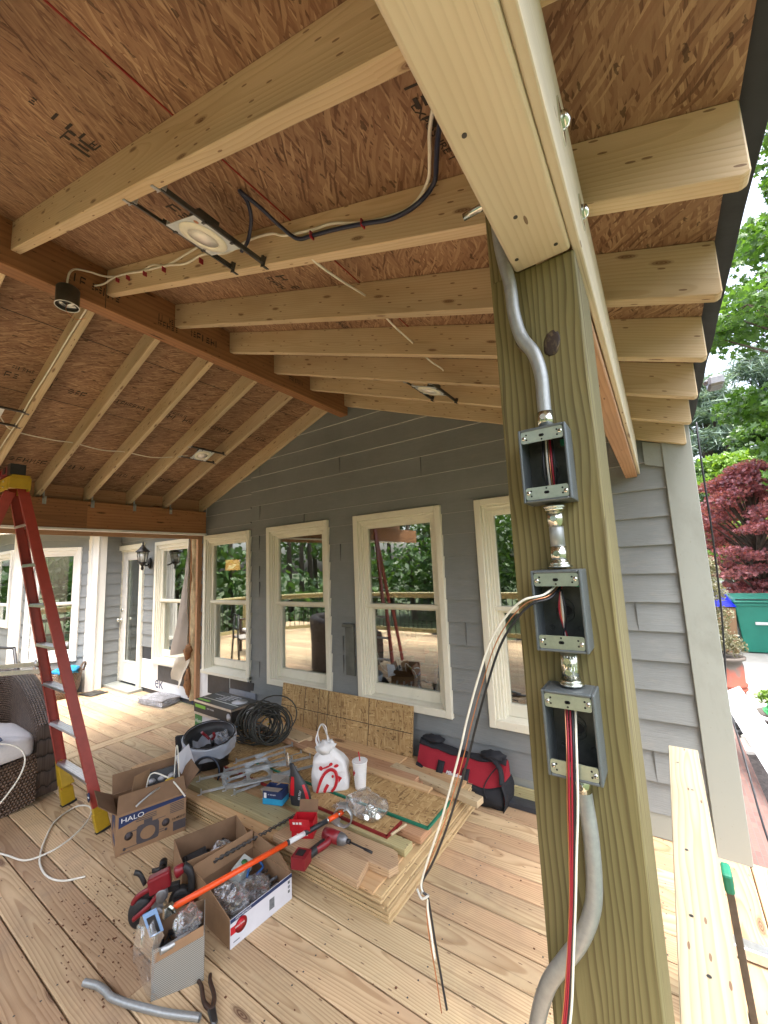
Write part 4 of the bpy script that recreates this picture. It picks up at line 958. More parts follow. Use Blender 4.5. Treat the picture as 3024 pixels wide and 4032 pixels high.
cable('cable', [(-2.6, .846, 3.19), (-2.9, .848, 3.10), (-3.2, .847, 2.99), (-3.5, .849, 2.90), (-3.75, .848, 2.80), (-4.1, .848, 2.70), (-4.6, .848, 2.52)], .0045, 'whitecable', 'white cable lying along the nearest full left-hand rafter')
cable('cable', [(.255, 2.90, 2.37), (.25, 2.872, 2.25), (.248, 2.865, 2.05), (.25, 2.88, 1.80), (.25, 2.93, 1.5), (.25, 3.02, 1.27), (.25, 3.2, 1.0), (.25, 3.38, .79), (.25, 3.49, .66), (.262, 3.3, .52), (.27, 3.1, .40), (.28, 2.98, .25), (.30, 2.9, .12), (.34, 2.83, .035), (.50, 2.75, .03)], .005, 'blackcable', 'black cable hanging from the roof edge down past the corner board')

# ================================================================ LADDER
ld = empty('ladder', (-3.47, 1.28, 0), 0, 'tall red fiberglass stepladder with yellow top and feet standing by the wicker chair', 'ladder')
def lp(n, mb, mat, **k):
    par = k.pop('par', ld); o = mb.build(n, mat, par, **k)
    if par is ld: o.matrix_parent_inverse = Matrix.Translation((3.47, -1.28, 0))
    return o
LT = 2.30
def railp(side, z):                    # front rails: left (-1) and right (+1)
    t = z/LT; xb_ = (-3.77, -3.17)[side > 0]; xt_ = (-3.88, -3.665)[side > 0]
    return Vector((xb_+(xt_-xb_)*t, 1.285-.415*t, z))
for s in (-1, 1):
    a, b = railp(s, .10), railp(s, LT); ax = (b-a); L = ax.length
    F = frame(a, ax, Vector((-s, 0, .1)))           # local x along, z towards the inside
    m = MB(); m.box((L/2, 0, .002), (L, .060, .004), F); 
    for q in (-1, 1): m.box((L/2, q*.028, .013), (L, .004, .024), F)
    lp('front_rail', m, M['ladder'], bevel=.0015)
    a0 = railp(s, 0); F2 = frame(a0, ax, Vector((-s, 0, .1)))
    m = MB(); m.box((.06, 0, .008), (.12, .078, .040), F2); m.box((.135, -.01*0, .006), (.04, .068, .034), F2)
    if s < 0: m.hexa([(.15, -.04, -.01), (.33, -.01, -.01), (.33, .03, -.01), (.15, .04, -.01), (.15, -.04, .075), (.30, -.01, .045), (.30, .03, .045), (.15, .04, .075)], M=F2)
    ft = lp('foot', m, M['yellow'], bevel=.004)
    m = MB(); m.box((.006, 0, .01), (.014, .090, .046), F2); o = lp('foot_pad', m, M['blacktool'])
    # rear rails spread to the far left and towards the camera side
    a, b = Vector(((-4.05, -3.30)[s > 0]-.42, .20, .05)), railp(s, LT-.05)+Vector((-.05, -.06, 0)); ax = b-a; L = ax.length
    F = frame(a, ax, Vector((-s, 0, .1))); m = MB(); m.box((L/2, 0, .002), (L, .060, .004), F)
    for q in (-1, 1): m.box((L/2, q*.028, .012), (L, .004, .022), F)
    lp('rear_rail', m, M['ladder'], bevel=.0015)
for i, z in enumerate((.31, .60, .885, 1.17, 1.455, 1.74, 2.02)):
    a, b = railp(-1, z)+Vector((.006, 0, 0)), railp(1, z)-Vector((.006, 0, 0)); L = (b-a).length
    m = MB(); F = frame(a, b-a, (0, 0, 1)); m.box((L/2, 0, 0), (L, .056, .004), F); m.box((L/2, .027, -.009), (L, .004, .018), F); m.box((L/2, -.027, -.009), (L, .004, .018), F)
    for q in range(4): m.box((L/2, -.021+.014*q, .003), (L, .003, .002), F)
    st = lp('step', m, M['alu'], bevel=.0008)
m = MB(); cxx = -3.80
m.box((cxx-.02, .845, LT+.035), (.46, .10, .035)); m.box((cxx-.02, .895, LT-.01), (.46, .008, .085)); m.box((cxx-.02, .78, LT-.01), (.46, .008, .085)); m.box((cxx+.212, .84, LT-.005), (.008, .12, .08))
cap = lp('top_cap', m, M['yellow'], bevel=.008, seg=2)
for x in (-.20, -.10, .0, .12):
    for z in (LT-.03, LT+.01): m = MB(); m.cyl((cxx+x, .775, z), (cxx+x, .770, z), .006, 8); lp('rivet', m, M['alu'])
for z in (1.02, .965):
    m = MB(); p = railp(-1, z); q = Vector((p.x-.62, p.y-.55, z-.02 if z > 1 else z+.0)); F = frame(p, q-p, (0, 0, 1)); m.box(((q-p).length/2, 0, 0), ((q-p).length, .004, .030), F); lp('spreader_bar', m, M['alu'])
m = MB(); p = railp(-1, 1.03); m.lathe([(.028, 0), (.028, .006), (.010, .008), (.010, .012)], Matrix.Translation(p+Vector((.012, -.045, 0))) @ RX(R(90)), 14); lp('spreader_hinge', m, M['alu'])
# blue oval maker sticker
m = MB(); p = railp(1, .22); m.lathe([(.030, 0), (.0001, .001)], Matrix.Translation(p+Vector((-.0, -.0385, 0))) @ RX(R(90)) , 20, sx=.75, sy=1.0); stk = lp('maker_sticker', m, M['navy'])
m = MB(); m.box((p.x, p.y-.040, p.z), (.022, .001, .008)); lp('sticker_band', m, M['paper'])
tdl = empty('power_tool', (-3.72, .83, LT+.053), 0, 'red and black cordless tool lying on top of the yellow ladder cap', 'power tool')
m = MB(); m.box((-.05, 0, .045), (.20, .07, .075)); m.cyl((-.18, 0, .05), (-.30, 0, .05), .04, 14); m.build('tool_body', M['redtool'], tdl, bevel=.012, seg=2)
m = MB(); m.box((.075, 0, .040), (.07, .085, .078)); m.box((-.06, -.037, .05), (.06, .004, .045)); m.build('battery', M['blacktool'], tdl, bevel=.01, seg=2)

# ================================================================ CHAIRS, BASKET, LANTERN ON THE LEFT
def wicker(name, c1, c2, su=26, sv=60):
    n = NT(name); uv = n.n('TexCoord', None, 2); s_ = n.n('SeparateXYZ', {0: uv}, None); u, v = s_.outputs[0], s_.outputs[1]
    wob = n.noise(uv, 9, 2)
    vv = n.m('ADD', n.m('MULTIPLY', v, float(sv)), n.m('MULTIPLY', wob, .7)); row = n.m('FLOOR', vv)
    uu = n.m('ADD', n.m('MULTIPLY', u, float(su)), n.m('MULTIPLY', row, .5)); 
    fv = n.m('ABSOLUTE', n.m('SINE', n.m('MULTIPLY', vv, math.pi))); fu = n.m('MULTIPLY_ADD', n.m('SINE', n.m('MULTIPLY', uu, 2*math.pi)), .5, .5)
    h = n.m('MULTIPLY', n.m('POWER', fv, .6), n.m('MULTIPLY_ADD', fu, .55, .45))
    wn = n.n('TexWhiteNoise', {'Vector': n.vec(row, n.m('FLOOR', uu))}, 0, noise_dimensions='2D')
    col = n.mix(n.m('MULTIPLY_ADD', wn, .6, .2), c4(c1), c4(c2)); col = n.mix(n.ramp(h, [(.12, (1,)*3), (.4, (0,)*3)]), col, (.008, .006, .005, 1))  # strand tops kept lighter than the near-black gaps, painting in highlights and shade
    return n.set(**{'Base Color': col, 'Roughness': .45, 'Normal': n.bump(h, 1, .02)})
M['wicker'] = wicker('brown_wicker', (.085, .050, .034), (.23, .155, .110), 50, 46)
M['wicker2'] = wicker('basket_wicker', (.14, .085, .05), (.26, .17, .11), 40, 50)
ch = empty('wicker_chair', (-4.4, .85, 0), 0, 'dark brown wicker armchair with curved back and white seat cushion, at the left edge', 'chair')
def cp(n, mb, mat, par=None, **k):
    o = mb.build(n, mat, par or ch, **k)
    if par is None: o.matrix_parent_inverse = Matrix.Translation((4.4, -.85, 0))
    return o
XF, XB, YA, YB = -3.965, -4.80, .40, 1.285
m = MB()                                  # arm + back shell: U-shaped wall, rising towards the back
def shell(u, v, o=0.0):
    # path: front-right arm (YB) -> back -> other arm (YA)
    Ls = [.62, .35, .50, .35, .62]; tot = sum(Ls); s = u*tot
    rr = .35/1.5708
    if s < .62: x, y, nx, ny = XF-.035-s, YB-.07, 0, 1
    elif s < .97: a = (s-.62)/rr; x, y = XF-.035-.62-rr*math.sin(a), YB-.07-rr+rr*math.cos(a); nx, ny = -math.sin(a), math.cos(a)
    elif s < 1.47: x, y, nx, ny = XF-.035-.62-rr, YB-.07-rr-(s-.97), -1, 0
    elif s < 1.82: a = (s-1.47)/rr; x, y = XF-.035-.62-rr*math.cos(a), YA+.07+rr-rr*math.sin(a)-.0; nx, ny = -math.cos(a), -math.sin(a)
    else: x, y, nx, ny = XF-.035-.62+(s-1.82), YA+.07, 0, -1
    t = 1-abs(u-.5)*2; top = .535+.33*(1-(1-min(1, t*1.35))**2.0) if t > .0 else .535
    return x, y, nx, ny, top
def shellpt(u, v):
    x, y, nx, ny, top = shell(u, v)
    # v: 0 outer bottom .. .42 outer top, .42-.58 rolled top, .58..1 inner
    th = .075
    if v < .42: z = .03+(top-.06-.03)*v/.42; o = th
    elif v < .58: a = (v-.42)/.16*math.pi; z = top-.06+.062*math.sin(a); o = th*math.cos(a)
    else: z = top-.06-(top-.06-.22)*(v-.58)/.42; o = -th
    lean = .10*max(0, (z-.4))*max(0, -nx) if nx < 0 else 0
    return (x+nx*o-lean, y+ny*o, z)
m.grid(shellpt, 80, 30, uvs=(2.4, 1.7)); cp('frame', m, M['wicker'])
wup = wicker('wicker_upright', (.08, .052, .042), (.22, .165, .135), 60, 30)
for yy in (YB-.07, YA+.07):
    m = MB(); m.grid(lambda u, v: ((XF-.01)+.0-.03*(abs(v-.5)*2)**3, yy+(u-.5)*.15*(1 if v < .97 else .9), .03+(.50)*v), 8, 14, uvs=(.5, .15)); cp('arm_front', m, wup)
m = MB()
def apron(u, v): return (XF+.005-.02*v*v, YA+.14+(YB-YA-.28)*u, .03+.33*v-.03*math.sin(math.pi*u))
m.grid(apron, 20, 12, uvs=(.62, .33)); m.grid(lambda u, v: (XF-.0-.75*u, YA+.12+(YB-YA-.24)*v, .33), 6, 6, uvs=(.6, .6)); cp('apron', m, M['wicker'])
m = MB()
def cush(u, v):
    a = 2*math.pi*u; rx, ry = .36, .31; e = .30
    c_, s_ = math.cos(a), math.sin(a); x = rx*abs(c_)**e*(1 if c_ > 0 else -1); y = ry*abs(s_)**e*(1 if s_ > 0 else -1)
    k = [0, .86, .97, 1, 1, .97, .88, 0][int(round(v*7))]; z = [.335, .335, .345, .37, .435, .468, .482, .50][int(round(v*7))]
    return (-4.325+x*k, .842+y*k, z+.008*math.sin(5*a)*k)
m.grid(cush, 48, 8, cu=True); cp('cushion', m, M['cushion'], sub=1)
# rag and cable on the cushion
m = MB(); m.grid(lambda u, v: (-4.12+.16*u+.02*math.sin(v*9), .72+.22*v, .51+.022*mnoise.noise(Vector((u*4, v*4, 2)))+.014), 16, 16); o = m.build('rag', plain('blue_white_rag', (.25, .32, .55), .85, 0, .9, 30), solid=.004); tag(o, 'crumpled blue and white rag on the wicker chair cushion', 'rag')
m = MB(); m.blob((-4.20, .86, .54), (.04, .05, .035), nz=.4); o = m.build('work_glove', plain('lime_glove', (.30, .36, .08), .8, 0, .3)); tag(o, 'yellow-green balled glove on the wicker chair cushion', 'glove')
cable('cable', [(-3.98, .76, .52), (-3.93, .85, .525), (-3.87, .92, .52), (-3.80, .97, .50), (-3.74, 1.0, .46), (-3.70, 1.0, .40), (-3.69, .97, .32), (-3.70, .92, .24), (-3.73, .86, .15), (-3.72, .80, .06), (-3.60, .82, .01), (-3.40, .87, .008), (-3.25, .915, .008), (-3.19, 1.0, .02), (-3.19, 1.08, .03), (-3.24, 1.17, .035), (-3.33, 1.25, .03), (-3.46, 1.32, .02), (-3.58, 1.335, .012), (-3.645, 1.28, .008), (-3.57, 1.15, .008), (-3.39, 1.045, .008), (-3.22, .972, .012), (-3.10, .942, .010), (-2.97, .939, .006), (-2.86, .973, .006), (-2.79, 1.05, .006)], .005, 'whitecable', 'loose white cable looping from the chair cushion onto the deck boards', 10)
# dark metal chair behind
mc = empty('metal_chair', (-6.2, 1.35, 0), R(20), 'open dark metal chair frame behind the wicker chair at the far left', 'chair')
m = MB()
for pts in ([(.25, .25, 0), (.05, .22, .45), (-.02, .20, .86)], [(-.25, .25, 0), (-.25, .22, .45), (-.28, .2, .86)], [(.25, -.3, 0), (.22, -.3, .45)], [(-.3, -.3, 0), (-.3, -.3, .45)], [(-.02, .2, .86), (-.28, .2, .86)], [(.04, .22, .62), (-.26, .2, .62)], [(.05, .22, .45), (.22, -.3, .45), (-.3, -.3, .45), (-.25, .22, .45)]): m.tube(pts, .017, 8)
m.build('frame', M['blacktool'], mc)
m = MB(); m.box((-.03, -.04, .47), (.44, .5, .03)); m.build('seat', plain('taupe_sling', (.40, .36, .32), .8), mc, bevel=.008)
# basket
bk_ = empty('wicker_basket', (-7.10, 2.24, 0), R(45), 'round wicker laundry basket in front of the bay wall', 'basket')
m = MB(); m.lathe([(.19, 0), (.235, .12), (.262, .30), (.268, .345), (.255, .352), (.245, .33), (.215, .10), (.0001, .03)], seg=36, sx=1.0, sy=.8); m.build('body', M['wicker2'], bk_)
for s in (-1, 1):
    m = MB(); m.tube(smooth_path([(s*.26, -.06, .33), (s*.29, -.05, .42), (s*.295, 0, .45), (s*.29, .05, .42), (s*.26, .06, .33)], 5), .014, 8); m.build('handle', M['wicker'], bk_)
m = MB(); m.blob((.10, 0, .345), (.15, .14, .07), nz=.5, nu=20, nv=12); o = m.build('towel', M['bluetowel']); o.location = (-7.06, 2.28, .02); tag(o, 'bright blue towel bunched in the wicker basket', 'towel')
m = MB(); m.grid(lambda u, v: (-6.95+.28*u, 2.42+.22*v+.05*u, .012+.012*mnoise.noise(Vector((u*5, v*5, 8)))), 12, 12); o = m.build('doormat', M['steeldark'], solid=.004); tag(o, 'small dark crumpled mat on the deck beside the wicker basket', 'mat')
# lantern
lt = empty('wall_lantern', (-6.13, GY-.03, 1.80), 0, 'black outdoor wall lantern with clear glass beside the glazed door', 'wall lamp')
m = MB(); m.lathe([(.0001, .02), (.045, .018), (.055, 0)], Matrix(((1, 0, 0, 0), (0, 0, -1, 0), (0, 1, 0, 0), (0, 0, 0, 1))), 20, sx=.8, sy=1.5); m.build('wall_plate', M['blacklamp'], lt)
m = MB(); m.tube(smooth_path([(0, -.01, -.01), (.03, -.05, -.03), (.07, -.10, -.03), (.11, -.14, .0), (.13, -.16, .01)], 5), .011, 8); m.lathe([(.012, -.10), (.02, -.07), (.012, -.05), (.03, -.02), (.055, .0), (.06, .01)], T(.13, -.165, 0), 12); m.build('arm', M['blacklamp'], lt)
m = MB(); m.lathe([(.052, .012), (.066, .15), (.0001, .151)], T(.13, -.165, 0), 6); m.build('glass', M['seeded'], lt)
m = MB(); c_ = T(.13, -.165, 0)
for i in range(6): a = i*math.pi/3; m.tube([(.13+.054*math.cos(a), -.165+.054*math.sin(a), .01), (.13+.069*math.cos(a), -.165+.069*math.sin(a), .155)], .0045, 6)
m.lathe([(.092, .152), (.088, .165), (.045, .205), (.04, .215), (.022, .235), (.020, .245), (.008, .262), (.012, .275), (.003, .30), (.0001, .31)], c_, 12); m.build('cage_and_roof', M['blacklamp'], lt)
m = MB(); m.cyl((.13, -.165, .02), (.13, -.165, .09), .016, 10); m.build('bulb', M['paper'], lt)
# ================================================================ STACK OF SHEETS AND LUMBER
ST = empty('osb_stack', (-2.0, 2.15, 0), 0, 'low stack of full OSB and plywood sheets in the middle of the deck', 'sheet stack')
def sp(n, mb, mat, **k): o = mb.build(n, mat, ST, **k); o.matrix_parent_inverse = Matrix.Translation((2.0, -2.15, 0)); return o
r_ = random.Random(9); z = .002
for i in range(9):
    th = .0115; dx, dy = r_.uniform(-.012, .012), r_.uniform(-.012, .012)
    x0, x1 = -3.63+dx, -1.198+dx-.008*i*.5; y0, y1 = 1.676+dy-.003*i, 2.895+dy
    if i == 8: x1 -= .03; y0 -= .01
    m = MB(); m.box(((x0+x1)/2, (y0+y1)/2, z+th/2), (x1-x0, y1-y0, th), k=40+i)
    mat = M['osb_edge'] if i < 8 else M['ply']
    sp('sheet', m, mat, bevel=.0008); z += th+r_.choice([.0015, .0045, .002])
ZS = z
m = MB()                                   # red painted stripes on some edges
m.box((-1.19, 2.3, .05), (.001, .001, .001))
TOP = ZS
def lumber(name, c, dims, rz, mat, label, cat='board', k=None, rx=0, bev=.003):
    t = MB(); t.box((0, 0, 0), dims, ax=0)
    o = t.build(name, M[mat], bevel=bev, seg=2); o.location = c; o.rotation_euler = (rx, 0, rz); tag(o, label, cat); return o
t_ = TOP
lumber('lumber_board', (-2.42, 1.775, t_+.019), (1.05, .125, .038), R(.8), 'ptlt', 'greenish treated board lying along the front edge of the stack behind the cardboard boxes')
lumber('lumber_board', (-1.83, 1.955, t_+.019), (1.15, .078, .038), R(-.8), 'ptlt', 'gray-green two-by-four ending beside the notched board on the stack')
lumber('lumber_board', (-1.83, 2.11, t_+.019), (1.20, .12, .038), R(-1.5), 'fir', 'reddish board on the stack running under the green-edged panel')
lumber('lumber_board', (-2.55, 2.62, t_+.014), (2.10, .14, .028), R(-2), 'fir', 'long reddish board lying along the back of the stack')
lumber('lumber_board', (-2.85, 2.78, t_+.008), (2.1, .14, .016), R(-1.5), 'ply', 'long pale plywood rip at the back of the stack by the leaning panel')
lumber('lumber_board', (-2.20, 2.52, t_+.045), (1.35, .085, .036), R(-2), 'fir', 'light brown stick lying on top of the long reddish board')
lumber('lumber_board', (-1.44, 2.575, t_+.022), (.72, .075, .038), R(-8.5), 'pine', 'pale two-by-four overhanging the right edge of the stack in front of the red bag')
lumber('lumber_board', (-1.95, 2.44, t_+.060), (1.15, .06, .014), R(-1.5), 'ply', 'thin pale strip along the far edge of the green-edged panel')
lumber('lumber_board', (-2.95, 2.62, t_+.055), (.62, .14, .036), R(-8), 'pine', 'short pale board end lying under the coil of black cable')
lumber('lumber_board', (-1.36, 2.02, t_+.046), (.12, .012, .012), R(78), 'pine', 'small pale wood splinter lying beside the plastic bag of fittings')
# notched deck-board offcut
nb = MB(); pts = [(-.42, -.07), (.20, -.07), (.225, .018), (.378, .018), (.405, .088), (.405, .145), (.36, .16), (-.42, .16)]
pts = [(-.33, -.115), (.282, -.13), (.250, -.001), (.371, .002), (.392, .055), (.343, .127), (.309, .135), (-.33, .13)]
nb.prism(pts, .038); o = nb.build('notched_board', M['deck'], bevel=.002); o.location = (-1.62, 1.75, t_); tag(o, 'wide board with a notch cut in its end at the front corner of the stack', 'board')
# panels on the stack
def panel(name, P, zt, th, edge, label, mat='osb', rot=0):
    t = empty(name, (P[0], P[1], zt), rot, label, 'sheet')
    m = MB(); m.box((0, 0, th/2), (P[2], P[3], th), k=60); m.build('board', M[mat], t)
    if edge:
        m = MB()
        m.box((0, -P[3]/2-.0008, th/2), (P[2]+.003, .0022, th+.0012)); m.box((P[2]/2+.0008, 0, th/2), (.0022, P[3], th+.0012)); m.box((0, -P[3]/2+.005, th+.0006), (P[2], .011, .0008)); m.box((P[2]/2-.005, 0, th+.0006), (.011, P[3], .0008))
        m.build('painted_edge', M[edge], t)
    return t
panel('osb_sheet', (-1.99, 2.255, 1.54, .30), t_+.042, .0115, 'greenpaint', 'OSB panel with green painted edges lying on the stack under the cup', rot=R(-.3))
panel('osb_sheet', (-2.13, 2.02, 1.50, .15), t_+.0385, .0115, 'redpaint', 'narrow OSB panel with a dark red edge lying under the takeout bag', rot=R(-1))
panel('osb_sheet', (-2.9, 2.35, .9, .5), t_+.004, .0115, None, 'darker OSB offcut on the stack beneath the steel brackets', rot=R(-2))
# leaning OSB with saw lines
lo = empty('leaning_sheet', (-2.53, 2.86, .11), 0, 'OSB panel ruled with dark grid lines leaning against the wall under the windows', 'sheet')
m = MB(); F = Matrix.Translation((0, 0, 0)) @ RX(R(90-8)); m.box((0, .1925, 0), (1.52, .385, .012), F, k=66); m.build('board', M['osb'], lo)
m = MB()
for x in (-.44, -.26, -.145, .325): m.box((x, .1925, .0064), (.005, .385, .0006), F)
m.box((0, .185, .0065), (1.52, .005, .0006), F)
m.build('ruled_line', M['ink'], lo)

# ================================================================ THINGS ON THE STACK
# takeout bag
tb = empty('takeout_bag', (-2.0, 2.15, t_+.052), 0, 'white plastic takeout bag with a red logo standing on the stack', 'bag')
BX = frame((0, 0, 0), (.78, .62, 0), (0, 0, 1))       # local x along the front face, -y to the camera
def bagp(u, v):
    a = 2*math.pi*u; prof = [(0, 1.0), (.15, 1.03), (.45, .98), (.62, .86), (.74, .60), (.84, .40), (1.0, .30)]
    k = 0
    for (v0, k0), (v1, k1) in zip(prof[:-1], prof[1:]):
        if v0 <= v <= v1: k = k0+(k1-k0)*(v-v0)/(v1-v0)
    c_, s_ = math.cos(a), math.sin(a); e = .45
    x = .112*abs(c_)**e*(1 if c_ > 0 else -1)*k; y = .075*abs(s_)**e*(1 if s_ > 0 else -1)*k
    nz = mnoise.noise(Vector((x*16, y*16, v*5)))*.012*(.3+v*1.6); fr = .0 if y > 0 or v > .6 else .35
    return ((x+nz)*1.08-.03*v*v+.02, (y+nz)*(1-.2*v)-(.004 if y < 0 else 0), .285*v)
m = MB(BX); m.grid(bagp, 60, 26, cu=True); m.face([i for i in range(60)][::-1]); m.build('bag_body', M['bagfilm'], tb)
for s, mm_ in ((-1, 'handle'), (1, 'handle')):
    m = MB(BX); pth = smooth_path([(-.055, s*.018, .255), (-.075, s*.015, .30), (-.060, s*.010, .355), (-.035, s*.006, .395), (-.008, s*.010, .375), (.0, s*.015, .32), (.005, s*.02, .255)] if s < 0 else [(-.05, s*.018, .25), (-.065, .01, .33), (-.045, .012, .385), (-.02, .012, .36), (.02, s*.02, .25)], 6)
    m.tube(pth, [.022-.010*math.sin(math.pi*i/(len(pth)-1)) for i in range(len(pth))], 8, flat=.25); m.build(mm_, M['bagfilm'], tb)
m = MB(BX); m.blob((-.01, -.02, .255), (.06, .045, .035), nz=.7, nu=20, nv=12); m.build('crumpled_paper', M['paper'], tb)
# logo on the face (arc, comb, beak, eye), pressed on the bag front
def strip(mb, pts, w0, w1, y=-.0885, th=.0012):
    pts = smooth_path([(p[0], 0, p[1]) for p in pts], 6); n = len(pts)
    for i in range(n-1):
        a, b = pts[i], pts[i+1]; t0 = (b-a).normalized(); nn = Vector((-t0.z, 0, t0.x)); ww = w0+(w1-w0)*math.sin(math.pi*i/n)
        q = [a-nn*ww, b-nn*ww, b+nn*ww, a+nn*ww]; k_ = mb.add([(p.x, y, p.z) for p in q]); mb.face((k_, k_+1, k_+2, k_+3))
m = MB(BX)
def lz(x, z): return (x, z)
strip(m, [(-.068, .005), (-.052, .055), (-.020, .115), (.020, .140), (.052, .125), (.062, .085), (.050, .035), (.025, .006)], .0075, .0105)
strip(m, [(-.022, .005), (-.010, .030), (.004, .052)], .009, .010)
def disc(mb, cx, cz, rx, rz_, n=18, y=-.0885, rot=0):
    k_ = mb.add([(cx+rx*math.cos(2*math.pi*i/n)*math.cos(rot)-rz_*math.sin(2*math.pi*i/n)*math.sin(rot), y, cz+rx*math.cos(2*math.pi*i/n)*math.sin(rot)+rz_*math.sin(2*math.pi*i/n)*math.cos(rot)) for i in range(n)]); mb.face([k_+i for i in range(n)])
disc(m, .035, .098, .008, .010); disc(m, -.040, .152, .012, .015, rot=.4); disc(m, .060, .160, .016, .010, rot=.2); disc(m, .025, .172, .013, .010, rot=.5)
strip(m, [(-.030, .150), (-.005, .156), (.02, .165)], .004, .006)
k_ = m.add([(.072, -.0885, .10), (.096, -.0885, .085), (.072, -.0885, .055)]); m.face((k_, k_+1, k_+2))
m.build('red_logo', M['redprint'], tb)
# foam cup
cup = empty('foam_cup', (-1.795, 2.235, t_+.052), 0, 'white foam cup with red script and a red straw standing beside the takeout bag', 'cup')
m = MB(); pr = [(.034, 0)]
for i in range(12): z_ = .012+i*.012; pr += [(.035+.0010*i, z_), (.0362+.0010*i, z_+.001), (.0362+.0010*i, z_+.010)]
pr += [(.050, .163), (.0525, .166), (.0515, .171), (.046, .169)]
m.lathe(pr, seg=36); m.build('cup_body', M['foam'], cup)
m = MB(); m.lathe([(.050, .168), (.044, .170), (.040, .165), (.0001, .167)], seg=30); m.build('lid', M['film'], cup)
m = MB(); m.tube([(0, 0, .05), (.002, .0, .17), (-.004, -.004, .225)], .0036, 8); m.build('straw', M['redprint'], cup)
m = MB()
def cupp(a, z_): rr = .0378+z_*.075; return (rr*math.cos(a), rr*math.sin(a), z_)
a0 = R(-125)
m.tube(smooth_path([cupp(a0+x, z_) for x, z_ in ((-.55, .085), (-.45, .105), (-.35, .080), (-.28, .100), (-.2, .082), (-.1, .118), (-.05, .085), (.05, .105), (.12, .088), (.2, .115), (.22, .09), (.35, .125), (.40, .10), (.5, .115))], 5), .0014, 6)
m.tube([cupp(a0-.4, .078), cupp(a0+.4, .092)], .0009, 5)
m.build('red_script', M['redprint'], cup)
# clear bag of fittings
fb_ = empty('bag_of_fittings', (-1.60, 2.02, t_+.055), 0, 'clear plastic bag full of shiny conduit fittings lying beside the cup', 'bag')
m = MB(); rr_ = random.Random(4)
for i in range(34):
    a = rr_.uniform(0, 6.28); q = rr_.uniform(0, .055); p = Vector((.055+q*math.cos(a), -.01+q*.8*math.sin(a), .016+rr_.uniform(0, .055)*(1-q/.07)))
    dr_ = Vector((rr_.uniform(-1, 1), rr_.uniform(-1, 1), rr_.uniform(-1, 1))).normalized()*.014
    m.cyl(p-dr_, p+dr_, .011, 10, m=0); m.cyl(p-dr_*.2, p+dr_*.1, .0145, 8)
m.build('fitting', M['zinc'], fb_)
def fbag(u, v):
    a = 2*math.pi*u; p = math.pi*max(.02, min(.98, v)); d_ = Vector((math.cos(a)*math.sin(p), math.sin(a)*math.sin(p), math.cos(p)))
    q = 1+.25*mnoise.noise(d_*1.9+Vector((7, 1, 0)))+.22*abs(mnoise.noise(d_*3.6))
    return (.03+.125*d_.x*q, -.0+.085*d_.y*q, .058+.062*d_.z*q*(1-.25*d_.x))
m = MB(); m.grid(fbag, 50, 30, cu=True); m.grid(lambda u, v: (-.07-.13*u, -.05+.10*v+.03*math.sin(u*5), .035-.02*u+.022*mnoise.noise(Vector((u*5, v*5, 4)))), 20, 16); m.build('clear_film', M['film'], fb_)
# metal light brackets scattered
def bracket(c, rz, tz, label):
    t = empty('steel_bracket', c, rz, label, 'bracket', 'galvanized light brackets heaped on the stack'); t.rotation_euler = (R(tz), R(tz*.5), rz)
    m = MB(); P_ = []
    n = 28; hole = [(.062*math.cos(2*math.pi*i/n), .062*math.sin(2*math.pi*i/n)) for i in range(n)]
    out = [(.085*max(-1, min(1, 1.42*math.cos(2*math.pi*i/n))), .08*max(-1, min(1, 1.42*math.sin(2*math.pi*i/n)))) for i in range(n)]
    b = m.add([(x, y, .001) for x, y in out]+[(x, y, .001) for x, y in hole]+[(x, y, -.001) for x, y in out]+[(x, y, -.001) for x, y in hole])
    for i in range(n):
        j = (i+1) % n; m.face((b+i, b+j, b+n+j, b+n+i)); m.face((b+2*n+j, b+2*n+i, b+3*n+i, b+3*n+j)); m.face((b+n+i, b+n+j, b+3*n+j, b+3*n+i))
    for s in (-1, 1): m.box((0, s*.081, .008), (.17, .0018, .018))
    m.build('ring_plate', M['galv'], t)
    for s in (-1, 1):
        m = MB(); m.box((.0, s*.088, .008), (.44, .003, .016)); m.box((.03, s*.092, .003), (.40, .008, .002)); m.box((-.225, s*.088, .012), (.006, .024, .030)); m.box((.225, s*.088, .014), (.006, .024, .034)); m.box((-.235, s*.088, -.004), (.024, .012, .002)); m.build('slide_bar', M['galv'], t)
    return t
bl_ = ['front left steel bracket of the heap, its ring over the treated board', 'steel bracket in the middle of the heap with its ring showing', 'steel bracket lying nearest the blue box', 'steel bracket at the back of the heap touching the black cable coil', 'upper right steel bracket of the heap, one bar end raised', 'steel bracket at the bottom of the heap, mostly covered']
for (x, y, z_, a, tl), lb in zip(((-2.66, 1.90, .045, 62, 3), (-2.63, 2.08, .062, 66, -3), (-2.50, 1.98, .072, 60, 4), (-2.68, 2.22, .05, 70, 2), (-2.44, 2.13, .058, 55, -4), (-2.52, 2.02, .040, 74, 2)), bl_): bracket((x, y, t_+z_), R(a), tl, lb)
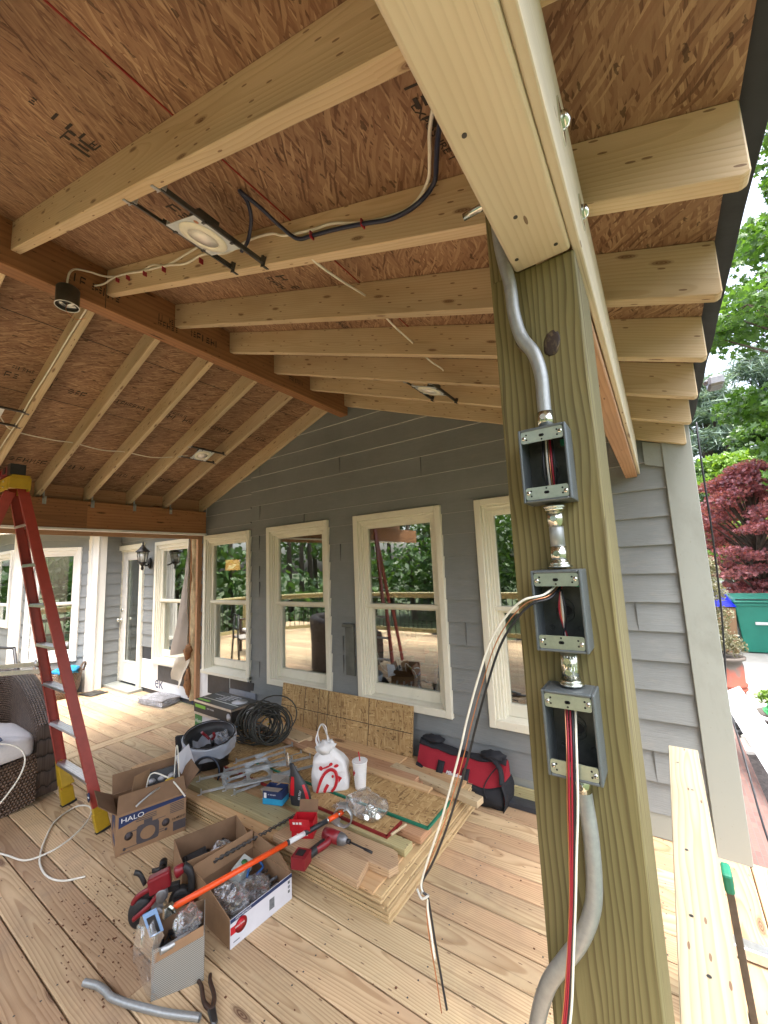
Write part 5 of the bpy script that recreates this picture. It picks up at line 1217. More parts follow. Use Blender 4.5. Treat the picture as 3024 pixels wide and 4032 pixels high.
# small printed boxes and pouches
def carton(name, c, rz, dims, cols, label, cat='box', open_=True, flapang=60):
    """open-top carton: cols = (sides, inside); returns root"""
    t = empty(name, c, rz, label, cat); L, W_, H_ = dims; th = .0016
    m = MB()
    m.box((0, -W_/2, H_/2), (L, th, H_)); m.box((0, W_/2, H_/2), (L, th, H_)); m.box((-L/2, 0, H_/2), (th, W_-th, H_)); m.box((L/2, 0, H_/2), (th, W_-th, H_)); m.box((0, 0, th), (L, W_, th))
    m.build('carton_body', M[cols[0]], t); return t
bb = carton('small_box', (-2.19, 1.865, t_+.040), R(19), (.135, .085, .085), ('navy', 'cardin'), 'small open blue box of hardware on the front of the stack', 'box')
m = MB(); m.box((0, -.0436, .018), (.1352, .0008, .034)); m.box((.0681, 0, .018), (.0008, .086, .034)); m.build('light_blue_band', M['cyan'], bb)
m = MB(); m.box((-.05, -.0438, .052), (.018, .0008, .030)); glyphs(m, .055, .006, random.Random(3), Matrix(((1, 0, 0, -.03), (0, 0, -1, -.0438), (0, 1, 0, .058), (0, 0, 0, 1)))); m.build('print', M['paper'], bb)
m = MB(); m.box((0, -.070, .090), (.13, .055, .002), T(0, 0, 0) @ RX(R(-8))); m.box((0, .058, .105), (.13, .002, .045)); m.box((.078, 0, .100), (.024, .08, .002), RY(R(-20))); m.build('flap', M['graphics'] if False else plain('gray_card_inside', (.25, .22, .19), .8), bb)
rb_ = carton('small_box', (-1.80, 1.735, t_+.040), R(28), (.12, .085, .085), ('redprint', 'cardin'), 'small open red box with white blocks of print, leaning carton lid, behind the impact driver', 'box')
m = MB(); m.box((0, -.055, .115), (.11, .0018, .075), RX(R(18))); m.build('lid', M['redprint'], rb_)
m = MB(); 
for x in (-.03, -.012, .006): m.box((x, -.0565, .128), (.013, .0008, .014), RX(R(18)))
for x in (-.02, .02): 
    for z_ in (.02, .06): m.box((x, -.0434, z_), (.022, .0006, .010))
m.build('print', M['paper'], rb_)
m = MB(); m.box((0, .045, .120), (.11, .0018, .06), RX(R(-20))); m.build('flap', M['cardin'], rb_)
# red and black pouch standing
pc = empty('tool_pouch', (-2.03, 1.93, t_+.042), R(30), 'red and black blister pouch with silver top standing left of the takeout bag', 'package')
def pch(u, v):
    a = 2*math.pi*u; k = [1.0, 1.02, .95, .8, .55, .34, .24][min(6, int(v*6))]; k2 = [1.0, 1.02, .95, .8, .55, .34, .24][min(6, int(v*6)+1)]; f = v*6-int(v*6); k = k+(k2-k)*f
    return (.065*math.cos(a)*k-.06*v**1.5, .035*math.sin(a)*k, .23*v)
m = MB(); m.grid(pch, 24, 16, cu=True); m.build('pouch_body', M['blackcard'], pc)
m = MB(); m.grid(lambda u, v: (lambda q: (q[0]*1.01, q[1]*1.06, q[2]))(pch(.58+.10*u+.05*v, .25+.45*v)), 8, 12); m.grid(lambda u, v: (lambda q: (q[0]*1.01, q[1]*1.06, q[2]))(pch(.86+.06*u, .10+.4*v)), 8, 12); m.build('red_panel', M['magenta'], pc)
m = MB(); m.box((-.05, -.0, .262), (.022, .012, .085), RY(R(-8))); m.build('foil_top', M['foil'], pc, bevel=.004)
m = MB(); glyphs(m, .06, .012, random.Random(8), Matrix(((.2, -1, 0, -.005), (0, 0, -1, -.0375), (1, .2, 0, .03), (0, 0, 0, 1)))); m.build('print', M['paper'], pc)
# impact driver
dv = empty('impact_driver', (-1.56, 1.70, t_+.040), R(18), 'red and black impact driver with a long black bit lying on the notched board', 'power tool')
m = MB(); m.tube([(-.075, .06, .045), (-.04, .055, .045), (.02, .045, .043)], [.030, .033, .030], 14); m.tube(smooth_path([(-.03, .04, .04), (-.045, .0, .036), (-.075, -.045, .032)], 4), .020, 12); m.build('body', M['redtool'], dv)
m = MB(); m.tube([(.02, .045, .043), (.045, .040, .042), (.065, .036, .042)], [.031, .026, .014], 14); m.build('hammer_case', M['greytool'], dv)
m = MB(); m.tube(smooth_path([(-.05, .005, .037), (-.075, -.040, .032), (-.095, -.085, .030)], 4), .0215, 12); m.build('rubber_grip', M['blacktool'], dv)
m = MB(); m.cyl((.060, .037, .042), (.082, .033, .042), .011, 12); m.build('chuck', M['blacktool'], dv)
m = MB(); m.box((-.115, -.125, .035), (.075, .075, .055), RZ(0)); m.box((-.115, -.14, .063), (.045, .05, .004)); m.build('battery_foot', M['redtool'], dv, bevel=.008, seg=2)
m = MB(); m.box((-.115, -.128, .0655), (.040, .040, .004)); m.build('battery_socket', M['blacktool'], dv)
m = MB(); m.cyl((.08, .033, .042), (.205, .010, .026), .0045, 8); m.cyl((.165, .017, .031), (.21, .009, .025), .0065, 8); m.build('bit', M['blacktool'], dv)
# hole saw / ring tool hooked over the pole end
hs_ = empty('ring_clamp', (-1.66, 1.90, t_+.085), R(20), 'gray steel ring-shaped conduit hole cutter round the end of the orange pole', 'tool')
m = MB(); m.grid(lambda u, v: ((.052+.004*math.cos(6.28*v))*math.cos(6.28*u)*1.0, .012*math.sin(6.28*v)*1.5, (.052+.004*math.cos(6.28*v))*math.sin(6.28*u)), 40, 8, cu=True); m.box((0, 0, .058), (.05, .03, .02)); m.box((-.03, 0, -.045), (.05, .028, .03), RY(R(30))); m.build('ring', M['galv'], hs_)
# orange pole
pl_ = empty('orange_pole', (-1.90, 1.03, .20), 0, 'long orange fiberglass pole resting across the boxes up to the stack', 'pole')
A = Vector((-1.885, 1.035, .215)); B = Vector((-1.675, 1.93, t_+.095)); ax = (B-A).normalized(); L = (B-A).length
def ploc(mb, n, mat): o = mb.build(n, M[mat], pl_); o.matrix_parent_inverse = Matrix.Translation((1.90, -1.03, -.20)); return o
m = MB(); m.cyl(A, A+ax*L*.60, .0125, 16); ploc(m, 'orange_shaft', 'orange')
m = MB(); m.cyl(A+ax*L*.60, A+ax*L*.71, .0125, 16); ploc(m, 'white_sleeve', 'paper')
m = MB(); m.cyl(A+ax*L*.71, A+ax*L*.87, .0128, 16); m.cyl(A+ax*L*.595, A+ax*L*.61, .0130, 16); ploc(m, 'black_label_sleeve', 'blackcard')
m = MB(); m.cyl(A+ax*L*.87, A+ax*L*.945, .0135, 16); m.cyl(A+ax*L*.96, A+ax*L*.985, .0135, 16); ploc(m, 'orange_collar', 'orange')
m = MB(); m.cyl(A+ax*L*.945, A+ax*L*1.03, .007, 12); m.cyl(A+ax*L*.865, A+ax*L*.875, .014, 16); ploc(m, 'steel_tip', 'zinc')
m = MB(); m.box(A+Vector((-.005, -.004, .004)), (.085, .010, .012), None); m.box(A+Vector((0, -.012, .0)), (.016, .04, .04)); ploc(m, 'steel_head', 'zinc')
# auger bit
ag = empty('auger_bit', (-1.98, 1.50, .19), 0, 'long spiral auger bit leaning from the open cardboard box onto the stack', 'drill bit')
A2, B2_ = Vector((-2.05, 1.34, .165)), Vector((-1.935, 1.885, t_+.055)); n = 90; ax2 = (B2_-A2); F = frame(A2, ax2, (0, 0, 1)); L2 = ax2.length
m = MB(); m.cyl(A2, B2_, .0035, 8)
for ph in (0, math.pi): m.tube([F @ Vector((L2*i/n*.97, .0085*math.cos(i*.62+ph), .0085*math.sin(i*.62+ph))) for i in range(n)], .0026, 5)
o = m.build('spiral_shaft', M['steeldark'], ag); o.matrix_parent_inverse = Matrix.Translation(-ag.location)
# black cable coil
cc = empty('cable_coil', (-2.98, 2.42, t_+.05), 0, 'big tangled coil of black cable on the back left of the stack', 'cable coil')
m = MB(); rr_ = random.Random(12)
for i in range(22):
    ph = rr_.uniform(0, 6.28); R_ = rr_.uniform(.105, .165); x0 = -.13+.012*i+rr_.uniform(-.015, .015); tilt = R(22)+rr_.uniform(-.25, .25)
    Q = T(x0, rr_.uniform(-.02, .02), R_*.92) @ RZ(R(55)+rr_.uniform(-.2, .2)) @ RX(R(90)-tilt*.9)
    m.tube([Q @ Vector((R_*math.cos(a*.3142+ph), R_*math.sin(a*.3142+ph)*.95, .012*math.sin(a*.7+i))) for a in range(20)], .0058, 7, closed=True)
Q = T(.10, .02, .19) @ RZ(R(50)) @ RX(R(80)); m.tube([Q @ Vector((.19*math.cos(a*.3142), .16*math.sin(a*.3142)+.02, 0)) for a in range(20)], .0055, 7, closed=True)
for i in range(9):
    R_ = rr_.uniform(.12, .22); Q = T(-.20+rr_.uniform(-.07, .07), -.04+rr_.uniform(-.04, .04), .012+i*.008) @ RX(rr_.uniform(-.12, .12)) @ RY(rr_.uniform(-.12, .12))
    m.tube([Q @ Vector((R_*1.2*math.cos(a*.2618), R_*.7*math.sin(a*.2618), .006*math.sin(a*2+i))) for a in range(24)], .0056, 7, closed=True)
m.build('cable_loops', M['steeldark'] if False else plain('dark_olive_cable', (.028, .027, .020), .42), cc)
m = MB()
for i in range(5): Q = T(-.08+.03*i, .0, .26-.03*i); m.cyl(Q @ Vector((0, 0, 0)), Q @ Vector((.012, .006, .004)), .0068, 8)
m.build('yellow_tape', M['yellow'], cc)

# ================================================================ BIN, FAN BOXES, BUNDLE
bn = empty('waste_bin', (-3.18, 2.03, 0), 0, 'round black bin lined with a clear plastic bag, red pliers showing inside', 'bin')
Z0 = .02
m = MB(); m.lathe([(.13, .0), (.16, .30), (.185, .355), (.178, .357), (.152, .30), (.125, .02), (.0001, .015)], seg=36); m.build('bin_body', M['blacktool'], bn)
def lin(u, v):
    a = 6.2832*u; rim = .188+.012*mnoise.noise(Vector((math.cos(a)*2, math.sin(a)*2, 1)))
    if v < .5: t = v/.5; r = .193+.012*mnoise.noise(Vector((math.cos(a)*4, math.sin(a)*4, t*3)))+.01*t; z_ = .25+.11*t+.02*mnoise.noise(Vector((math.cos(a)*2, math.sin(a)*2, 7)))*(1-t)
    else: t = (v-.5)/.5; r = .185-.06*t; z_ = .36-.16*t+.03*mnoise.noise(Vector((math.cos(a)*3, math.sin(a)*3, t*2)))
    return (r*math.cos(a), r*math.sin(a), z_)
m = MB(); m.grid(lin, 64, 20, cu=True); m.build('liner', M['binliner'], bn)
m = MB(); m.tube([(.189*math.cos(a*.2618), .189*math.sin(a*.2618), .362) for a in range(24)], .005, 6, closed=True); m.build('rim', M['blacktool'], bn)
bn.rotation_euler = (R(6), R(10), 0)
pk = empty('pliers', (-3.17, 2.05, .27), R(20), 'pair of pliers with red handles standing in the lined bin', 'pliers')
for s in (-1, 1): m = MB(); m.tube(smooth_path([(s*.012, -.02, .02), (s*.04, -.03, .05), (s*.055, -.06, .085)], 4), .010, 8); m.build('handle', M['redtool'], pk)
m = MB(); m.tube([(0, -.01, .02), (0, .01, -.04)], .014, 8); m.build('jaws', M['steeldark'], pk)
m = MB(); m.grid(lambda u, v: (-3.14+.13*u, 2.02+.14*v, .27+.06*mnoise.noise(Vector((u*4, v*4, 3)))+.04), 24, 24); o = m.build('plastic_wrapper', M['film']); tag(o, 'crumpled clear wrapper stuffed in the lined bin', 'wrapper')
bu = empty('black_bucket', (-2.965, 1.89, .14), 0, 'black pail tipped on its side against the lined bin, open mouth facing out', 'bucket')
Q = RZ(R(-62)) @ RY(R(74)); m = MB(Q); m.lathe([(.0001, -.16), (.085, -.16), (.112, .06), (.117, .062), (.115, .066), (.105, .06), (.08, -.15), (.0001, -.152)], seg=32); m.build('pail_body', M['blacktool'], bu)
m = MB(Q); m.tube([(.117*math.cos(a*.2618), .117*math.sin(a*.2618), .064) for a in range(24)], .0035, 6, closed=True); m.build('pail_rim', M['bluegray'] if False else plain('dark_blue_plastic', (.03, .05, .09), .4), bu)
m = MB(); m.grid(lambda u, v: (-3.36+.16*u-.05*v, 1.88+.05*math.sin(u*3), .02+.30*v), 10, 12); o = m.build('tool_sleeve', M['blackcloth'], solid=.05); tag(o, 'black fabric tool sleeve standing left of the lined bin', 'tool bag')
def printed_box(name, c, rz, dims, base, label, cat='box'):
    t = empty(name, c, rz, label, cat); m = MB(); m.box((0, 0, dims[2]/2), dims); m.build('carton', M[base], t, bevel=.002); return t
fx = printed_box('fan_box', (-3.83, 2.60, 0), R(-3), (.62, .27, .20), 'cardwhite', 'white and green fan carton, the lower one of the two', 'box')
m = MB(); m.box((-.24, -.1356, .10), (.14, .001, .198)); m.build('green_panel', M['green'], fx)
o = text('box_lettering', 'Hunter', .055, Matrix(((1, 0, 0, -.305), (0, 0, -1, -.1364), (0, 1, 0, .115), (0, 0, 0, 1))), M['paper'], fx, shear=.3)
m = MB(); m.box((.12, -.1357, .14), (.10, .001, .06)); m.tube([(.05, -.137, .10), (.20, -.137, .14)], .006, 5); m.tube([(-.06, -.137, .15), (.06, -.137, .06)], .010, 5); m.box((.13, -.1357, .03), (.3, .001, .04)); m.build('printed_fan', M['printdark'], fx)
m = MB(); m.box((.3105, 0, .10), (.001, .268, .198)); m.build('black_end', M['blackcard'], fx); m = MB(); m.box((.3112, -.01, .10), (.001, .16, .12)); m.build('blue_end_panel', M['cyan'], fx)
f2 = printed_box('fan_box', (-3.80, 2.60, .201), R(-2), (.66, .30, .14), 'blackcard', 'black fan carton with lime stripes, lying on top of the white and green one', 'box')
m = MB(); m.box((0, -.1506, .012), (.655, .001, .022)); m.box((0, -.1506, .128), (.655, .001, .020)); m.box((.3305, 0, .128), (.001, .295, .018)); m.box((0, -.06, .1405), (.60, .012, .001)); m.build('silver_edge', M['alu'], f2)
m = MB(); m.box((-.21, -.1508, .085), (.19, .001, .030)); m.box((-.20, -.115, .1408), (.20, .026, .001)); m.build('lime_stripe', M['limegreen'], f2)
m = MB(); 
for i in range(5): m.box((-.05+.02*i, -.02+.03*i, .1408), (.18, .008, .001), RZ(R(2)))
m.lathe([(.075, .1412), (.0001, .1414)], T(.20, .03, 0), 24, sx=1.15); m.lathe([(.035, 0), (.0001, .0006)], Matrix(((1, 0, 0, .285), (0, 0, -1, -.151), (0, 1, 0, .065), (0, 0, 0, 1))), 18)
glyphs(m, .12, .012, random.Random(4), Matrix(((1, 0, 0, -.09), (0, 0, -1, -.151), (0, 1, 0, .085), (0, 0, 0, 1)))); glyphs(m, .2, .014, random.Random(6), Matrix(((1, 0, 0, -.29), (0, 1, 0, .06), (0, 0, 1, .1412), (0, 0, 0, 1)))); m.lathe([(.05, 0), (.0001, .0006)], Matrix(((0, 0, 1, .331), (1, 0, 0, .06), (0, 1, 0, .07), (0, 0, 0, 1))), 18); m.build('white_print', M['cardwhite'], f2)
pb_ = empty('wrapped_bundle', (-5.50, 2.80, 0), R(8), 'flat plastic-wrapped gray and white bundle on the deck before the house wrap', 'package')
m = MB()
for i in range(4): m.grid(lambda u, v, i=i: (-.24+.48*u+.02*math.sin(v*4+i), -.13+.26*v, .02+.018*i+.010*mnoise.noise(Vector((u*4, v*3, i*3)))), 20, 12)
m.build('folded_cloth', plain('gray_cloth', (.33, .32, .33), .8, 0, .5, 15), pb_, solid=.014)
m = MB(); m.grid(lambda u, v: (-.28+.56*u, -.17+.34*v, .115*math.sin(math.pi*min(1, max(0, u)))**.35*math.sin(math.pi*v)**.35+.015*mnoise.noise(Vector((u*7, v*6, 2)))), 40, 28); m.build('clear_wrap', M['film'], pb_)

# ================================================================ CARDBOARD BOXES IN FRONT
def open_carton(name, FL, FR, D_, H_, label, th=.004, mat='cardboard', lean=0):
    """front edge from FL to FR on the deck, depth D_ to the back-left"""
    FL = Vector(FL); FR = Vector(FR); L = (FR-FL).length
    a = math.atan2(FR.y-FL.y, FR.x-FL.x); t = empty(name, FL, a, label, 'box')
    m = MB(); m.box((L/2, th/2, H_/2), (L, th, H_)); m.build('front_panel', M[mat], t, bevel=.001)
    m = MB(); m.box((L/2, D_-th/2, H_/2), (L, th, H_)); m.build('back_panel', M['cardin'], t, bevel=.001)
    for x in (th/2, L-th/2): m = MB(); m.box((x, D_/2, H_/2), (th, D_-2*th, H_)); m.build('side_panel', M['cardboard'], t, bevel=.001)
    m = MB(); m.box((L/2, D_/2, th/2+.001), (L-2*th, D_-2*th, th)); m.build('bottom', M['cardin'], t)
    return t, L
def flap(t, o, x, z, L, W_, mat, th=.003):
    F = frame(o, x, z); m = MB(); m.box((L/2, -W_/2, 0), (L, W_, th), F); return m.build('flap', M[mat], t, bevel=.0008)
def slab(t, P, mat, name='flap', th=.003, label=None):
    """quad slab from 4 corners"""
    P = [Vector(p) for p in P]; n_ = (P[1]-P[0]).cross(P[3]-P[0]).normalized()*th
    m = MB(); m.hexa(P+[p+n_ for p in P]); return m.build(name, M[mat], t, label=label)
def local(t, p): return t.matrix_world.inverted() @ Vector(p)
b1, L1 = open_carton('cardboard_box', (-2.815, 1.205, 0), (-2.700, 1.565, 0), .30, .225, 'open printed cardboard box of light fixtures, flaps up, beside the ladder foot')
bpy.context.view_layer.update()
slab(b1, [(0, 0, .225), (L1, 0, .225), (L1-.01, .045, .312), (.01, .045, .312)], 'cardin')
slab(b1, [(0, .30, .225), (L1, .30, .225), (L1, .345, .33), (0, .345, .33)], 'cardin')
slab(b1, [(0, .0, .225), (0, .30, .225), (-.10, .26, .30), (-.09, .03, .295)], 'cardin')
slab(b1, [(L1, .03, .225), (L1, .28, .225), (L1+.08, .24, .325), (L1+.09, .06, .31)], 'cardin')
m = MB(); m.box((.17, .19, .26), (.012, .15, .20), RY(R(0)) ); 
slab(b1, [(.06, .11, .10), (.17, .20, .10), (.20, .22, .35), (.10, .14, .36)], 'cardboard', 'divider_sheet')
Fm = Matrix(((1, 0, 0, 0), (0, 0, -1, -.0008), (0, 1, 0, 0), (0, 0, 0, 1)))
m = MB(Fm); m.prism([(.012, .150), (.10, .168), (.16, .188), (L1-.004, .196), (L1-.004, .215), (.012, .212)], .0008); m.build('blue_banner', M['navy'], b1)
text('box_lettering', 'HALO', .036, Fm @ T(.022, .176, .001), M['paper'], b1, sx=1.25)
m = MB(Fm); 
k_ = 24; o_ = [(.165+.060*max(-1, min(1, 1.3*math.cos(2*math.pi*i/k_))), .078+.052*max(-1, min(1, 1.3*math.sin(2*math.pi*i/k_)))) for i in range(k_)]; h_ = [(.165+.040*math.cos(2*math.pi*i/k_), .075+.036*math.sin(2*math.pi*i/k_)) for i in range(k_)]
b_ = m.add([(x, y, .001) for x, y in o_+h_])
for i in range(k_): j = (i+1) % k_; m.face((b_+i, b_+j, b_+k_+j, b_+k_+i))
m.box((.165, .140, .001), (.045, .022, .0006)); m.box((.09, .112, .001), (.07, .004, .0006), None); m.box((.085, .030, .001), (.09, .003, .0006)); m.box((.235, .05, .001), (.05, .003, .0006)); m.box((.235, .13, .001), (.05, .003, .0006)); m.box((.235, .062, .001), (.04, .003, .0006))
for cx, cy in ((.065, .092), (.262, .092)): m.lathe([(.022, .0012), (.0001, .0014)], T(cx, cy, 0), 18)
for cx, cy in ((.045, .028), (.265, .052)): m.lathe([(.008, .0012), (.0001, .0014)], T(cx, cy, 0), 12)
for i in range(3): m.box((.155, .176-.010*i, .001), (.11, .004, .0006))
for i in range(6): m.box((.325, .185-.010*i, .001), (.080, .004, .0006))
m.box((.34, .05, .001), (.072, .052, .0006)); m.box((.05, .010, .001), (.05, .003, .0006))
m.build('printed_diagram', M['printdark'], b1)
text('box_lettering', 'HL4RSMF', .019, Fm @ T(.297, .088, .001), M['ink'], b1)
m = MB(Matrix(((0, 0, -1, -.0008), (-1, 0, 0, .30), (0, 1, 0, 0), (0, 0, 0, 1)))); m.box((.18, .16, 0), (.10, .06, .0008)); m.box((.10, .12, 0), (.05, .10, .0008)); m.box((.2, .06, 0), (.12, .03, .0008)); m.build('printed_side', M['navy'], b1)
# contents of box 1
tr_ = empty('lamp_carton', (0, 0, 0), 0, 'black printed carton with rows of round lamp pictures inside the open fixture box', 'box'); tr_.matrix_world = b1.matrix_world @ T(.27, .17, .03) @ RX(R(-14))
m = MB(); m.box((0, 0, .145), (.20, .02, .30)); m.build('carton', M['blackcard'], tr_, bevel=.002)
m = MB()
for i in range(3):
    for j in range(3): m.lathe([(.022, 0), (.0001, .0006)], Matrix(((1, 0, 0, -.06+.06*i), (0, 0, -1, -.0108), (0, 1, 0, .24-.052*j), (0, 0, 0, 1))), 16, sx=1.1, sy=.8)
m.build('round_picture', M['cardwhite'], tr_)
wv = b1.matrix_world
def bcable(par_m, pts, r, mat, name, label):
    m = MB(); m.tube(smooth_path([par_m @ Vector(p) for p in pts], 8), r, 8); o = m.build(name, M[mat]); tag(o, label, 'cable'); return o
bcable(wv, [(.16, .14, .15), (.18, .16, .30), (.21, .14, .345), (.27, .08, .325), (.30, .05, .305), (.33, .0, .27), (.365, -.03, .215)], .0045, 'whitecable', 'cable', 'white cable end drooping over the front flap of the fixture box')
bcable(wv, [(.28, .07, .29), (.22, .03, .29), (.17, .0, .285), (.12, -.015, .265), (.095, -.02, .25)], .0055, 'galv', 'metal_whip', 'armored silver cable lying across the front flap of the fixture box')
bcable(wv, [(.32, .16, .10), (.345, .20, .30), (.355, .22, .43), (.36, .19, .43), (.365, .15, .25)], .004, 'whitecable', 'cable', 'bent white cable sticking up from the right end of the fixture box')
m = MB(); m.blob((.29, .06, .305), (.028, .018, .014), nz=.3); o = m.build('wire_nut', M['yellow']); o.matrix_world = wv; tag(o, 'yellow wire connector cluster in the fixture box', 'wire connector')
wc = MB(); wc.hexa([(.39, .22, .25), (.50, .30, .25), (.50, .302, .25), (.39, .222, .25), (.36, .26, .36), (.46, .33, .395), (.46, .332, .395), (.36, .262, .36)]); o = wc.build('white_card', M['cardwhite']); o.matrix_world = wv; tag(o, 'pale card standing at the right end of the fixture box', 'card')
# box 2 (behind) and box 3 (white front)
b2, L2_ = open_carton('cardboard_box', (-2.155, 1.235, 0), (-2.045, 1.555, 0), .235, .18, 'plain brown open cardboard box holding a battery pack, behind the white one')
b3, L3 = open_carton('cardboard_box', (-1.725, 1.212, 0), (-1.700, 1.545, 0), .335, .115, 'white-fronted open cardboard box full of small parts in the foreground', mat='cardwhite')
bpy.context.view_layer.update()
slab(b3, [(0, .005, .115), (0, .33, .115), (-.004, .33, .19), (-.004, .20, .175)], 'cardboard', 'side_flap')
slab(b3, [(L3, .005, .115), (L3, .33, .115), (L3+.004, .33, .19), (L3+.004, .12, .175)], 'cardboard', 'side_flap')
slab(b3, [(0, .335, .11), (L3, .335, .11), (L3, .34, .20), (0, .34, .20)], 'cardboard', 'back_flap')
m = MB(Fm); m.box((L3/2, .107, 0), (L3, .015, .0008)); m.build('navy_band', M['navy'], b3)
m = MB(Fm); m.box((.030, .068, 0), (.058, .030, .0008)); m.lathe([(.030, .001), (.0001, .0012)], T(.052, .070, 0), 20); m.build('red_oval', M['redprint'], b3)
text('box_lettering', 'NON-METALLIC', .011, Fm @ T(.025, .1035, .0006), M['paper'], b3); text('box_lettering', 'SINGLE GANG', .009, Fm @ T(.022, .07, .0016), M['paper'], b3, sx=.8)
m = MB(Fm); m.box((.215, .052, 0), (.028, .045, .0008)); m.build('gray_print', M['graphics'], b3)
m = MB(Fm); m.box((.03, .02, 0), (.03, .004, .0008)); m.build('small_print', M['graphics'], b3)
for i in range(3): m = MB(Fm); m.box((.315, .085-.02*i, 0), (.012, .012, .0008)); m.build('square_print', M['graphics'], b3)
# junk in the boxes: countless small hardware
def hardware(name, root, x0, x1, y0, y1, z0, nn, seed, label, mats):
    m = MB(); q = random.Random(seed)
    for i in range(nn):
        p = Vector((q.uniform(x0, x1), q.uniform(y0, y1), z0+q.uniform(0, .035))); d_ = Vector((q.uniform(-1, 1), q.uniform(-1, 1), q.uniform(-.3, .3))).normalized()*q.uniform(.010, .03); t = q.random(); mi = q.randrange(len(mats))
        if t < .5: m.cyl(p-d_, p+d_, q.uniform(.003, .009), 8, m=mi)
        elif t < .8: m.box(p, (q.uniform(.02, .05), q.uniform(.01, .03), q.uniform(.004, .02)), None, m=mi)
        else: m.tube([p+Vector((.014*math.cos(a), .014*math.sin(a), .002*a)) for a in range(7)], .0025, 6, m=mi)
    o = m.build(name, [M[x] for x in mats]); o.matrix_world = root.matrix_world; tag(o, label, 'hardware', kind='stuff'); return o
hardware('small_parts', b3, .02, L3-.02, .02, .31, .03, 150, 3, 'jumble of metal fittings and plastic parts inside the white-fronted box', ['galv', 'blacktool', 'zinc', 'graphics', 'steeldark'])
hardware('small_parts', b2, .02, L2_-.02, .02, .21, .05, 90, 4, 'dark jumble of tool bits inside the plain brown box', ['blacktool', 'steeldark', 'blacktool', 'cardwhite'])
m = MB(); m.box((0, 0, .03), (.10, .06, .06)); m.box((0, -.031, .03), (.03, .001, .02)); o = m.build('outlet_carton', plain('gray_green_carton', (.42, .46, .44), .5, 0, .1), bevel=.003); o.matrix_world = b3.matrix_world @ T(.20, .245, .085) @ RX(R(20)) @ RZ(R(20)); tag(o, 'small white and green electrical carton lying in the white-fronted box', 'box')
m = MB(); m.lathe([(.016, 0), (.0001, .001)], T(0, 0, 0), 16); q_ = m.build('green_dot', M['green'], o); q_.matrix_parent_inverse = Matrix.Identity(4); q_.location = (.015, 0, .0605)
m = MB(); m.tube(smooth_path([(.19, .17, .11), (.23, .20, .135), (.28, .22, .12), (.29, .18, .10), (.24, .16, .10)], 5), .006, 8); o = m.build('blue_clip', M['blue']); o.matrix_world = b3.matrix_world; tag(o, 'blue plastic clip among the parts in the white-fronted box', 'clip')
def crumple(name, root_m, c, r, seed, label, nu=40, nv=26, mat='film', cat='bag'):
    m = MB()
    def fn(u, v):
        a = 6.2832*u; p = math.pi*max(.03, min(.97, v)); d_ = Vector((math.cos(a)*math.sin(p), math.sin(a)*math.sin(p), math.cos(p))); q = 1+.35*mnoise.noise(d_*1.8+Vector((seed, 0, 0)))+.30*abs(mnoise.noise(d_*3.2+Vector((0, seed, 0))))
        return (c[0]+r[0]*d_.x*q, c[1]+r[1]*d_.y*q, c[2]+r[2]*d_.z*q)
    m.grid(fn, nu, nv, cu=True); o = m.build(name, M[mat]); o.matrix_world = root_m; tag(o, label, cat); return o
crumple('plastic_bag', b3.matrix_world, (.08, .12, .10), (.06, .09, .045), 3, 'crumpled clear bag lying on the parts at the near end of the white-fronted box')
crumple('plastic_bag', b3.matrix_world, (.20, .12, .085), (.07, .07, .03), 9, 'flat clear bag of fittings in the middle of the white-fronted box')
crumple('plastic_bag', b2.matrix_world, (.22, .10, .11), (.05, .06, .03), 5, 'small clear bag on the tool bits in the plain brown box')
bt = empty('battery_pack', (0, 0, 0), 0, 'black tool battery with a red stripe in the plain brown box', 'battery'); bt.matrix_world = b2.matrix_world @ T(.085, .105, .105) @ RX(R(38)) @ RZ(R(4))
m = MB(); m.box((0, 0, 0), (.115, .075, .045)); m.box((0, .01, .026), (.085, .045, .010)); m.build('pack_body', M['blacktool'], bt, bevel=.006, seg=2)
m = MB(); m.box((0, -.034, .0232), (.10, .010, .001)); m.build('red_stripe', M['redprint'], bt)
# mesh patterned box with bag and pipe pieces
MBm = NT('silver_woven_card'); tc = MBm.n('TexCoord', None, 2)
s_ = MBm.n('SeparateXYZ', {0: tc}, None); ca = MBm.m('SINE', MBm.m('MULTIPLY', s_.outputs[0], 900.0)); cb = MBm.m('SINE', MBm.m('MULTIPLY', s_.outputs[1], 900.0)); cc_ = MBm.m('MULTIPLY', ca, cb)
MBm.set(**{'Base Color': MBm.ramp(MBm.m('MULTIPLY_ADD', cc_, .5, .5), [(.25, (.10, .095, .08)), (.6, (.42, .41, .37))]), 'Roughness': .5, 'Metallic': .2}); M['mesh'] = MBm.mat
b4, L4 = open_carton('patterned_box', (-1.803, .918, 0), (-1.702, 1.076, 0), .185, .175, 'small box in silver woven-pattern card, torn open, at the front left', mat='mesh', th=.003)
b4['category'] = 'box'
for ob in [x for x in bpy.data.objects if x.parent == b4 and x.name.startswith('side')]: ob.data.materials[0] = M['mesh']
bpy.context.view_layer.update()
slab(b4, [(0.01, -.002, .13), (L4*.98, -.002, .165), (L4*.98, .002, .20), (.01, .002, .16)], 'cardboard', 'torn_liner')
m = MB(); m.cyl((.03, -.012, .17), (.13, .03, .165), .011, 14); o = m.build('pipe_offcut', M['galv']); o.matrix_world = b4.matrix_world; tag(o, 'short steel pipe piece across the front of the woven-pattern box', 'pipe')
